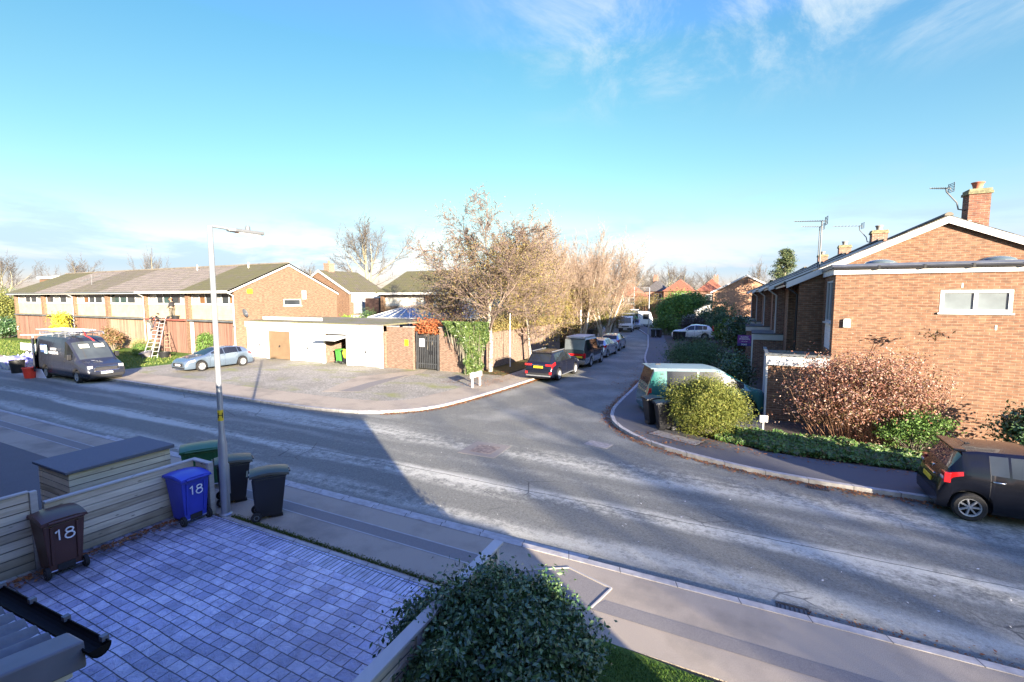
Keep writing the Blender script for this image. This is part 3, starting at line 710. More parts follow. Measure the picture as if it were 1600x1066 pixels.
window(t, org, 'x', -38.62, 1, 41.7, 42.7, 4.25, 4.95, (1,), .08, -.03)
m = MB(org); m.box(-38.69, -37.4, 38.2, 43.3, .1, 2.75); m.build('porch', WHITEW, t)
# row of three behind the trees, ridge along x
row3 = [('house with mossy roof and brown hung front, leftmost behind the gate', -34.2, -28.1), ('house half hidden behind the birch, middle one of the mossy row', -28.1, -22.0), ('house at the end of the mossy row, close to the ivy column', -22.0, -15.9)]
for k, (lb, x0, x1) in enumerate(row3):
    org = (x0, 38, 0); t = thing('house', lb, 'house', org, 0, 'houses behind the corner wall')
    m = MB(org); m.box(x0, x0+.35, 37.9, 38.4, 0, 5.2); m.box(x1-.35, x1, 37.9, 38.4, 0, 5.2)
    m.quad((x0, 38.35, 0), (x1, 38.35, 0), (x1, 38.35, 5.25), (x0, 38.35, 5.25)); m.quad((x0, 47, 0), (x1, 47, 0), (x1, 47, 5.2), (x0, 47, 5.2))
    if k == 0: m.add([(x0, 38, 0), (x0, 47, 0), (x0, 47, 5.2), (x0, 42.5, 7.5), (x0, 38, 5.2)], ((0, 1, 2, 3, 4),))
    if k == 2: m.add([(x1, 38, 0), (x1, 47, 0), (x1, 47, 5.2), (x1, 42.5, 7.5), (x1, 38, 5.2)], ((0, 1, 2, 3, 4),))
    m.build('wall', BRICK_L, t)
    m = MB(org); m.box(x0+.36, x1-.36, 38.22, 38.34, 2.7, 3.75); m.build('hung_panel', BROWNHUNG, t)
    m = MB(org); m.box(x0+.36, x1-.36, 38.25, 38.34, 3.76, 5.15); m.build('white_band', WHITEW, t)
    window(t, org, 'y', 38.25, -1, x0+.6, x0+3.1, 3.9, 5.0, (1, 1.4), .08, -.03, panes=[GLASS, CURTAIN]); window(t, org, 'y', 38.25, -1, x0+3.8, x1-.7, 3.9, 5.0, (1,), .08, -.03, panes=[GLASS])
    r = MB(org); slabroof(r, 'x', x0-(.2 if k == 0 else 0), x1+(.2 if k == 2 else -.01), 37.45, 42.5, 47.5, 5.2, 7.6); r.build('roof', TILE_M if k != 1 else TILE_B, t)
    f = MB(org); f.box(x0, x1-.01, 37.4, 37.46, 4.95, 5.16); f.build('fascia', WHITEW, t)
t, org = house_gy('small distant brick gable between the two mossy roofed houses', -48.5, -42.2, 60, 70, 5.9, 8.0, wallm=BRICK_O)
t = thing('dark_gate', 'tall dark alley door beside the leftmost mossy roofed house', 'door', (-35.0, 38.6, 0)); m = MB((-35.0, 38.6, 0)); m.box(-36.9, -34.6, 38.5, 38.6, -.1, 4.6); m.build('leaf', mat('dark_brown_door', (.06, .035, .03), .6), t)
m = MB((-35.0, 38.6, 0)); m.box(-36.9, -34.6, 38.48, 38.62, 4.6, 4.75); m.build('lintel', WHITEW, t)
# conservatories
CGLASS = glass('conservatory_glass', (.13, .16, .18), .15)
def conservatory(label, x0, x1, y0, y1, z0, z1):
    cx, cy = (x0+x1)/2, (y0+y1)/2; org = (cx, cy, 0); t = thing('conservatory', label, 'conservatory', org, 0, 'glazed conservatories behind the corner wall')
    m = MB(org); m.box(x0, x1, y0, y1, 0, z0-.6); m.build('base', WHITEW, t)
    m = MB(org); a = .18
    R0 = [(x0, y0), (x1, y0), (x1, y1), (x0, y1)]; rid = [(x0+(x1-x0)*.38, cy), (x1-(x1-x0)*.38, cy)]
    e = MB(org)
    e.add([(*R0[0], z0), (*R0[1], z0), (*R0[2], z0), (*R0[3], z0), (*rid[0], z1), (*rid[1], z1)], ((0, 1, 5, 4), (1, 2, 5), (2, 3, 4, 5), (3, 0, 4)))
    e.build('glass_roof', CGLASS, t)
    def bar(p, q): m.tube([p, q], .045, n=4)
    for i in range(4):
        p, q = R0[i], R0[(i+1) % 4]; bar((*p, z0+.02), (*q, z0+.02))
        bar((*p, z0+.02), (*(rid[0] if i in (0, 3) else rid[1]), z1+.02))
    bar((*rid[0], z1+.03), (*rid[1], z1+.03))
    for k in range(1, 5):
        f = k/5; q = (rid[0][0]+(rid[1][0]-rid[0][0])*f, cy, z1+.02); bar((x0+(x1-x0)*f, y0, z0+.02), q)
    for k in range(6):
        x = x0+(x1-x0)*k/5; m.box(x-.04, x+.04, y0-.03, y0+.03, z0-.6, z0)
    m.box(x0, x1, y0-.04, y0-.01, z0-.12, z0+.02); m.build('frame', WHITE, t)
    m = MB(org); m.box(x0+.03, x1-.03, y0+.02, y1-.02, z0-.62, z0-.02); m.build('glazing', CGLASS, t)
conservatory('hipped glass conservatory roof just above the garage roof', -29.0, -23.4, 30.5, 34.0, 2.95, 3.75)
conservatory('white framed glass conservatory peak behind the green ivy', -21.9, -18.6, 30.3, 33.6, 3.05, 4.2)
# house beyond the silver birch, facing the side street
t, org = house_gy('brick house with white garage doors behind the side street trees', -30, -20.6, 52, 66, 5.1, 7.4, wallm=BRICK_L)
m = MB(org); m.box(-20.59, -19.4, 53, 58.5, 0, 2.6); m.build('garage_wall', mat('cream_wall', (.66, .56, .42), .8), t)
m = MB(org); m.box(-19.4, -19.34, 53.2, 55.4, 0, 2.2); m.build('garage_door', WDOOR, t)

# ---- right terrace: stepped houses seen along their shaded fronts
rl = ['near right terraced house with tall brick chimney above white verge', 'second right terraced house along, with smaller capped chimney', 'third right terraced house along the shaded frontage', 'fourth right terraced house along the shaded frontage', 'last right terraced house at far end of the stepped row']
for k in range(5):
    y0 = 22.7+8*k; y1 = y0+8; dx = -.36*k; xf, xe, xr, xb = 1.9+dx, 1.42+dx, 6.4+dx, 11.3+dx
    ze, zr = 5.3, 7.6; org = (xf, y0, 0)
    t = thing('stepped_house', rl[k], 'house', org, 0, 'houses of the right terrace')
    m = MB(org)
    m.add([(xf-.02, y0, -.1), (xb, y0, -.1), (xb, y0, ze-.1), (xr, y0, zr-.12), (xf-.02, y0, ze+.02)], ((0, 1, 2, 3, 4),))
    m.box(xf, xf+.9, y0+.001, y0+.3, -.1, ze+.1)
    m.quad((xb, y0, -.1), (xb, y1, -.1), (xb, y1, ze), (xb, y0, ze))
    m.quad((xf+.75, y0, -.1), (xf+.75, y1, -.1), (xf+.75, y1, ze+.35), (xf+.75, y0, ze+.35))
    m.box(xf, xf+.9, y1-2.4, y1-.01, -.1, ze+.1)
    if k == 4: m.add([(xf, y1, -.1), (xb, y1, -.1), (xb, y1, ze-.1), (xr, y1, zr-.12), (xf, y1, ze+.02)], ((0, 1, 2, 3, 4),))
    m.build('wall', BRICK_O if k == 0 else BRICK_D, t)
    m = MB(org); m.box(xf+.66, xf+.74, y0+.32, y1-2.42, 2.7, 3.75); m.build('white_panel', WCLAD, t)
    window(t, org, 'x', xf+.72, -1, y0+.32, y1-2.42, 3.78, 5.1, (1, 1, 1), .08, -.02, panes=[CURTAIN, GLASS, GLASS])
    r = MB(org); slabroof(r, 'y', y0-.12, y1-.14, xe, xr, xb+.4, ze, zr); ro = r.build('roof', TILE_R, t)
    r = MB(org); ridge_tiles(r, 'y', y0-.14, y1-.14, xr, zr+.03); r.build('ridge', RIDGE, ro)
    v = MB(org); verge(v, 'y', y0-.17, xe, xr, xb+.4, ze-.03, zr-.03, .26, .05); v.build('verge_board', WHITEW, t)
    v = MB(org); v.box(xe-.02, xe+.02, y0-.1, y1-.15, ze-.2, ze-.02); v.build('fascia', WHITEW, t)
    v = MB(org); v.tube([(xe-.06, y0-.14, ze-.06), (xe-.06, y1-.2, ze-.06)], .055, n=8); v.build('gutter', BLACKP if k == 0 else WHITE, t, 60)
    pipe(t, org, [(xe-.05, y0+.1, ze-.1), (xe+.1, y0+.1, ze-.3), (xf-.06, y0+.14, ze-.55), (xf-.06, y0+.14, 2.62 if k else .1)], .045, BLACKP if k == 0 else WHITE)
    if k < 4:   # chimney standing near the ridge
        cx, w, h = (7.42, .60, 8.38) if k == 0 else (xr+.35, .7, 8.15)
        cy = y0+.85 if k == 0 else y0+2.2
        c = MB(org); c.box(cx-w/2, cx+w/2, cy-.3, cy+.3, zr-.7, h); ch = c.build('chimney', BRICK_D if k else brick('sooty_brick', (.27, .092, .05), (.15, .055, .034), (.20, .15, .11), .7, (.05, .032, .026)), ro)
        c = MB(org); c.box(cx-w/2-.05, cx+w/2+.05, cy-.35, cy+.35, h, h+.1); c.box(cx-w/2-.02, cx+w/2+.02, cy-.32, cy+.32, h+.1, h+.19); c.build('chimney_cap', mat('mossy_mortar', (.20, .19, .11), .95, var=.5, sc=8., bump=.5), ch, None, .01)
        c = MB(org); c.lathe([(.13, 0), (.15, .04), (.13, .1), (.17, .24), (.2, .27), (.19, .29), (.1, .28)], 14, Matrix.Translation((cx, cy, h+.17))); c.build('chimney_pot', mat('terracotta_pot', (.46, .15, .09), .75) if k == 0 else CONC, ch, 50)
        if k == 0:
            c = MB(org); c.prism([(cx-w/2-.1, zr-.55), (cx-w/2+.2, zr-.55), (cx-w/2+.1, zr-.15), (cx-w/2-.1, zr-.15)], 'y', cy-.33, cy-.302); c.build('lead_flashing', WHITEW, ch)
    if k >= 1:
        bx0, bx1 = .75+dx, xf+.74
        m = MB(org); m.box(bx0, bx1, y0-.02, y0+3.2, -.1, 2.2); bo = m.build('porch', BRICK_D, t)
        m = MB(org); m.box(bx0-.06, bx1, y0-.08, y0+3.26, 2.2, 2.53); m.build('porch_fascia', WHITEW, bo)
        m = MB(org); m.box(bx0-.09, bx1, y0-.11, y0+3.3, 2.53, 2.58); m.build('porch_roof', FELT, bo)
# the flat roofed extension in front
EX0, EX1, EY0, EY1, EZ = 2.75, 13.0, 20.0, 22.68, 5.42; org = (EX0, EY0, 0)
t = thing('flat_roofed_extension', 'large flat roofed orange brick extension with white fascia and twin window', 'extension', org)
WN = (5.62, 7.36, 4.14, 4.86)
m = MB(org); wall(m, 'y', EY0, -1, EX0, EX1, -.1, EZ, [WN], .1)
wall(m, 'x', EX0, -1, EY0, EY1, -.1, EZ, [(20.5, 22.1, 2.7, 5.25)], .08); m.quad((EX1, EY0, -.1), (EX1, EY1, -.1), (EX1, EY1, EZ), (EX1, EY0, EZ)); m.build('wall', BRICK_O, t)
window(t, org, 'y', EY0, -1, *WN, (1, 1), .095, -.01, panes=[glass('pale_blind_glass', (.20, .235, .25), .15)]*2)
m = MB(org)
for a in (5.72, 6.59): m.box(a+.5, a+.68, EY0+.035, EY0+.04, 4.24, 4.76)
m.build('reveal_shade', GLASS, t)  # dark strips on the panes stand in for shade from the window reveal
window(t, org, 'x', EX0, -1, 20.5, 22.1, 3.7, 5.25, (1, 1), .08, .02, panes=[GLASS, GLASS]); m = MB(org); m.box(EX0+.03, EX0+.08, 20.5, 22.1, 2.7, 3.62); m.build('white_panel', WCLAD, t)
m = MB(org); m.box(EX0-.07, EX1+.07, EY0-.07, EY1, EZ, 5.63); m.build('fascia', WHITEW, t)
m = MB(org); m.prism([(EY0-.13, 5.63), (EY0-.13, 5.70), (EY0+.05, 5.78), (EY1, 5.78), (EY1, 5.63)], 'x', EX0-.13, EX1+.13); ro = m.build('flat_roof', LEAD, t)
m = MB(org); m.tube([(EX0-.1, EY0-.15, 5.64), (EX1+.1, EY0-.15, 5.62)], .05, n=8)
for x in (3.9, 5.1, 6.3, 7.5): m.box(x, x+.06, EY0-.2, EY0-.1, 5.57, 5.7)
m.build('gutter', BLACKP, t)
for cx in (4.25, 7.35):
    m = MB(org); m.lathe([(.52, 0), (.50, .05), (.44, .12), (.30, .18), (.15, .21), (0, .215)], 24, Matrix.Translation((cx, 21.3, 5.79)) @ Matrix.Diagonal((1, 1, .95, 1))); d = m.build('dome_skylight', glass('dome_glass', (.12, .16, .16), .12), t, 180)
    m = MB(org); m.lathe([(.58, 0), (.58, .05), (.52, .06)], 24, Matrix.Translation((cx, 21.3, 5.78))); m.build('rim', LEAD, d)
m = MB(org); m.prism([(3.04, 3.58), (3.25, 3.58), (3.25, 3.85), (3.22, 3.88), (3.07, 3.88), (3.04, 3.85)], 'y', EY0-.09, EY0-.005); m.build('alarm_box', mat('cream_box', (.72, .70, .62), .45), t, None, .008)
m = MB(org); m.box(6.12, 6.16, EY0-.012, EY0-.002, 4.93, 5.08); m.box(7.0, 7.05, EY0-.012, EY0-.002, 3.6, 3.75); m.build('mortar_patch', WHITEW, t)
# low box in front
org = (.75, 20, 0); t = thing('low_porch_block', 'low flat roofed brick block with white fascia at foot of extension', 'porch', org)
m = MB(org); m.box(.80, 2.74, 20.06, 22.66, -.1, 2.1); m.build('wall', BRICK_O, t)
m = MB(org); m.box(.73, 2.72, 20.0, 20.055, 2.1, 2.45); m.box(.73, .795, 20.06, 22.66, -.05, 2.45); m.build('fascia', WHITEW, t)
m = MB(org); m.box(.68, .8, 19.96, 22.66, 2.45, 2.54); m.box(.801, 2.73, 19.96, 20.08, 2.45, 2.54); m.build('edge_trim', LEAD, t)
m = MB(org); m.box(.80, 2.73, 20.08, 22.66, 2.3, 2.42); m.build('mossy_roof', MOSSROOF, t)
# TV aerials on the chimneys
def aerial(label, base, h, boom, az, grid=True, loc_off=(0, 0, 0), n=8):
    t = thing('tv_aerial', label, 'aerial', base, az, 'roof aerials'); m = MB()
    m.tube([(0, 0, 0), (0, 0, h)] if not grid else [(0, 0, 0), (-.22, 0, .05), (-.28, 0, .3), (-.62, 0, .72), (-.64, 0, h)], .026, n=5); m.build('mast', LEAD, t)
    m = MB(); x0 = 0 if not grid else -.64
    m.tube([(x0+.15, 0, h-.02), (x0-boom, 0, h+.03)], .022, n=4)
    for k in range(n): m.tube([(x0-boom*k/n, -.16+.008*k, h+.03*k/n), (x0-boom*k/n, .16-.008*k, h+.03*k/n)], .012, n=3)
    for s in (-1, 1):
        for zz in (.03, .09, .15): m.tube([(x0+.16, -.22, h+s*zz), (x0+.16, .22, h+s*zz)], .013, n=3)
        m.tube([(x0+.16, s*.2, h-.17), (x0+.16, s*.2, h+.17)], .013, n=3)
        m.tube([(x0+.1, s*.02, h), (x0+.17, s*.05, h+s*.16)], .008, n=3)
    m.build('antenna_array', LEAD, t)
aerial('angled rooftop aerial clamped to the tall near brick chimney', (7.12, 23.5, 7.85), .85, .5, R(8))
aerial('dark rooftop aerial clamped to the second chimney', (6.1, 32.9, 7.7), .95, 1.3, R(8))
aerial('long pale aerial on a tall mast over the near white verge', (2.6, 23.2, 5.4), 2.35, 1.0, R(5), False, n=12)
aerial('slim aerial mast standing behind the long pale aerial', (3.3, 30.2, 6.2), 2.2, .9, R(12), False)
# ---- brick gable at the far bend and the houses beyond
t, org = house_gy('far brown brick gable house at the bend, half in shade', -4.5, 4.2, 74.5, 92, 5.6, 7.9, xr=-.2, roof=TILE_R, wallm=brick('brown_brick', (.40, .20, .10), (.32, .15, .08), (.40, .32, .25)), ov=.35)
m = MB(org); m.box(-.55, .05, 74.38, 74.47, 6.6, 7.15); m.build('vent_panel', mat('brown_vent', (.2, .1, .06), .8), t)
REDROOF = tiles('red_clay_tiles', (.42, .15, .085), (.30, .14, .08), .2, 'x'); GREYROOF = tiles('grey_slates', (.14, .13, .13), (.12, .12, .09), .3, 'x')
def hipped(label, x0, x1, y0, y1, ze, zr, roof, wallm, wins, chim=None):
    org = (x0, y0, 0); t = thing('hip_roofed_house', label, 'house', org, 0, 'distant houses past the bend'); m = MB(org)
    m.box(x0, x1, y0, y1, -.1, ze); m.build('wall', wallm, t)
    h = min(x1-x0, y1-y0)/2; cy = (y0+y1)/2; cx = (x0+x1)/2; o = .35
    a, b = ((x0+h, cy), (x1-h, cy)) if (x1-x0) >= (y1-y0) else ((cx, y0+h), (cx, y1-h))
    m = MB(org); E = [(x0-o, y0-o, ze), (x1+o, y0-o, ze), (x1+o, y1+o, ze), (x0-o, y1+o, ze)]
    if (x1-x0) >= (y1-y0): fs = ((0, 1, 5, 4), (1, 2, 5), (2, 3, 4, 5), (3, 0, 4), (3, 2, 1, 0))
    else: fs = ((0, 1, 4), (1, 2, 5, 4), (2, 3, 5), (3, 0, 4, 5), (3, 2, 1, 0))
    m.add(E+[(*a, zr), (*b, zr+.01)], fs); ro = m.build('roof', roof, t)
    for (wx, wz, ww, wh) in wins: window(t, org, 'y', y0, -1, wx, wx+ww, wz, wz+wh, (1, 1), .1, -.06)
    if chim:
        cx, cy, hh = chim; c = MB(org); c.box(cx-.5, cx+.5, cy-.4, cy+.4, zr-1.2, zr+hh); ch = c.build('chimney', BRICK_D, ro)
        c = MB(org)
        for q in (-.25, .25): c.lathe([(.13, 0), (.11, .4)], 8, Matrix.Translation((cx+q, cy, zr+hh)))
        c.build('chimney_pot', mat('far_pot', (.40, .15, .09), .8), ch)
def hx(px, py, y): q = un(px, py, y=y); return q.x, q.z
y = 112.
xa, _ = hx(1037, 465, y); xb, _ = hx(1082, 465, y); _, zr = hx(1060, 438, y); _, ze = hx(1060, 455, y)
hipped('distant red roofed brick house above the dark hedge', xa, xb, y, y+9, ze, zr+.3, REDROOF, BRICK_O, [(xa+2.2, ze-1.9, 2.6, 1.4)])
xa2, _ = hx(1004, 465, y); 
hipped('distant dark brick house with slate roof and twin chimneys', xa2, xa-.3, y+3, y+12, ze, zr+.2, GREYROOF, BRICK_D, [(xa2+2.2, ze-1.9, 1.6, 1.4)], chim=((xa2+xa)/2-.5, y+6, 1.0))
xa3, _ = hx(957, 465, 105); xb3, _ = hx(999, 465, 105); _, zr3 = hx(985, 442, 105)
hipped('distant orange brick house partly hidden by bare roadside trees', xa3, xb3, 105, 114, 5.0, zr3, REDROOF, BRICK_O, [(xa3+2.5, 3.3, 2.4, 1.4)])
xa4, _ = hx(1084, 465, y); xb4, _ = hx(1130, 465, y)
hipped('distant red roofed house with white bay beside brown gable', xa4+.3, xb4, y+4, y+13, ze, zr+.4, REDROOF, BRICK_D, [(xa4+2.0, ze-3.3, 2.6, 2.6)], chim=(xb4-2, y+8, .6))
# pale boundary: fence and white gable by the far hedge
q = un(1100, 497, y=88)
t = thing('panel_fence', 'grey panel fence with concrete posts below the far hedge', 'fence', (un(1030, 505, y=92).x, 92, 0)); x0, x1 = un(1030, 505, y=92).x, un(1086, 505, y=92).x; org = (x0, 92, 0)
m = MB(org); m.box(x0, x1, 92, 92.05, -.1, 1.75); m.build('fence_panel', mat('grey_fence', (.10, .10, .11), .85), t)
for k in range(5):
    m = MB(org); xx = x0+(x1-x0)*k/4; m.box(xx-.08, xx+.08, 91.9, 92.1, -.1, 1.85); m.build('post', CONC, t)
t = thing('white_lean_to', 'white sloping lean to wall beside far brown gable', 'lean-to', (-5.6, 74.3, 0)); org = (-5.6, 74.3, 0); x0 = un(1086, 497, y=75).x; z0 = un(1086, 487, y=75).z; z1 = un(1111, 472, y=75).z
m = MB(org); m.prism([(x0, -.1), (-4.55, -.1), (-4.55, z1), (x0, z0)], 'y', 74.6, 76); m.build('wall', WHITEW, t); m = MB(org); m.prism([(x0-.1, z0), (-4.55, z1+.03), (-4.55, z1+.12), (x0-.1, z0+.09)], 'y', 74.5, 76.1); m.build('roof', LEAD, t)
# flat block beyond the left terrace
t = thing('flat_block', 'flat roofed brick building with white fascia beyond the left terrace', 'building', (-100, 45, 0)); org = (-100, 45, 0)
xa = un(62, 440, y=45).x; xb = un(150, 430, y=45).x; zt = un(100, 431, y=45).z
m = MB(org); m.box(xa, xb, 45, 58, -.1, zt-.5); m.build('wall', BRICK_L, t); m = MB(org); m.box(xa-.3, xb+.3, 44.7, 58.3, zt-.5, zt); m.build('fascia', WHITEW, t)

# ---- the house this view is taken from (it throws the broad shadow over the road)
org = (-20, -.3, 0); t = thing('own_house', 'long brick terrace with pitched roof standing behind the viewpoint', 'house', org)
CHX = 5.15
m = MB(org); m.box(-62, CHX, -11.2, -.3, -.1, 4.86); m.prism([(-.3, 4.86), (-5.75, 6.78), (-11.2, 4.86)], 'x', -62, CHX); m.build('wall', BRICK_O, t)
m = MB(org); slabroof(m, 'x', -62, CHX+.02, -.05, -5.75, -11.45, 4.92, 6.9, .1); m.build('roof', TILE_B, t)
m = MB(org); m.box(CHX+.03, 7.0, -5, -.3, -.1, 2.9); m.build('garage', BRICK_O, t)
t = thing('neighbour_house', 'next brick house along the near side, behind the viewpoint', 'house', (26, -.3, 0)); org = (26, -.3, 0)
m = MB(org); m.box(28.9, 70, -11, -.3, -.1, 4.9); m.prism([(-.3, 4.9), (-5.7, 6.82), (-11, 4.9)], 'x', 28.9, 70); m.build('wall', BRICK_O, t); m = MB(org); slabroof(m, 'x', 28.9, 70, -.05, -5.7, -11.3, 4.95, 6.95, .1); m.build('roof', TILE_B, t)
# porch canopy below the window: corrugated sheets, verge capping, black gutter
PX = -3.27; org = (PX, -.3, 2.6); t = thing('porch_canopy', 'grey corrugated porch canopy with black gutter below the window', 'canopy', org, R(2.6))
SHEET = mat('grey_fibre_sheet', (.14, .15, .155), .7, var=.3, sc=5., bump=.2); CAPM = mat('grey_capping', (.14, .15, .18), .55, var=.15, sc=3.)
m = MB(org); n = 90; ys = (-.28, 1.13); x0 = -7.5
def cz(x, y): return 2.61+(1.13-y)*.15+.022*math.cos((x-PX)*2*math.pi/.145)
vs = []
for i in range(n*4+1):
    x = x0+(PX-.12-x0)*i/(n*4)
    for y in (ys[0], .45, ys[1]): vs.append((x, y, cz(x, y)))
m.add(vs, [(i*3+j, i*3+3+j, i*3+4+j, i*3+1+j) for i in range(n*4) for j in range(2)]); m.build('corrugated_sheet', SHEET, t, 180)
for i, (a, b) in enumerate(((-.3, .42), (.36, 1.17))):
    m = MB(org); z = lambda y: 2.655+(1.13-y)*.15+(.02 if i == 0 else 0)
    m.add([(PX-.16, a, z(a)), (PX+.02, a, z(a)), (PX+.03, a, z(a)-.16), (PX-.16, b, z(b)), (PX+.02, b, z(b)), (PX+.03, b, z(b)-.16)], ((0, 1, 4, 3), (1, 2, 5, 4), (0, 2, 1), (3, 4, 5), (2, 0, 3, 5)))
    m.build('verge_cap', CAPM, t, None, .012)
m = MB(org); pr = [(1.15+.055+.055*math.cos(a), 2.61+.06*math.sin(a)) for a in [math.pi+math.pi*i/8 for i in range(9)]]
pin = [(1.205+.047*math.cos(a), 2.612+.05*math.sin(a)) for a in [math.pi*2-math.pi*i/8 for i in range(9)]]
m.prism(pr+pin, 'x', x0, PX+.10); m.add([(PX+.10, *p) for p in pr], (tuple(range(9)),)); m.build('gutter', mat('dull_black_gutter', (.008, .008, .009), .8, var=.1, spec=.2), t)
for k in range(8):
    m = MB(org); m.box(PX+.02-k*.42, PX+.055-k*.42, 1.235, 1.27, 2.60, 2.63); m.build('gutter_clip', CAPM, t)
m = MB(org); m.box(x0, PX-.02, 1.02, 1.12, 2.45, 2.6); m.box(PX-.1, PX-.03, -.28, 1.0, 2.42, 2.56); m.build('fascia', WHITEW, t)
# ------------------------------------------------------------------ vehicles
def lerp(a, b, t): return a+(b-a)*t
def pw(pts, x):
    if x <= pts[0][0]: return pts[0][1]
    for (a, b) in zip(pts, pts[1:]):
        if x <= b[0]:
            t = (x-a[0])/max(1e-6, b[0]-a[0]); return lerp(a[1], b[1], t)
    return pts[-1][1]
def clamp(x, a=0., b=1.): return max(a, min(b, x))
DARKIN = mat('dark_underbody', (.012, .012, .013), .9, var=0.)
TRIM = mat('black_trim', (.022, .022, .024), .5, var=.1)
def wheel(par, x, y, r, w, side, style=5, rimm=None, rr=.66):
    """tyre as the part, rim as its sub-part; side = +1/-1 outward"""
    Mx = Matrix.Translation((x, y, r)) @ Matrix.Rotation(R(-90*side), 4, 'X')
    m = MB(); h = w/2
    m.lathe([(r*rr, -h), (r*.9, -h), (r*.985, -h*.7), (r, -h*.3), (r, h*.3), (r*.985, h*.7), (r*.9, h), (r*rr, h*.95), (r*rr, h*.2)], 28, Mx, cap=False)
    ty = m.build('wheel', RUBBER, par, 50)
    m = MB(); q = r*rr; sw_ = .15 if style <= 6 else .10
    m.lathe([(q*.99, h*.90), (q*.9, h*.82), (q*.86, h*.3)], 28, Mx, cap=False)
    m.lathe([(q*.24, h*.1), (q*.24, h*.62), (q*.12, h*.74), (0, h*.74)], 14, Mx)
    for k in range(style):
        A = Mx @ Matrix.Rotation(2*math.pi*k/style, 4, 'Z')
        m.frustum((q*.12, q*.93, -q*sw_, q*sw_), h*.3, (q*.12, q*.93, -q*sw_*.7, q*sw_*.7), h*.74, M=A)
    m.build('rim', rimm or ALLOY, ty, 40)
    m = MB(); m.lathe([(0, -h*.1), (q*.95, -h*.1), (q*.95, h*.05), (0, h*.05)], 20, Mx); m.build('brake_disc', DARKIN, ty)
    return ty

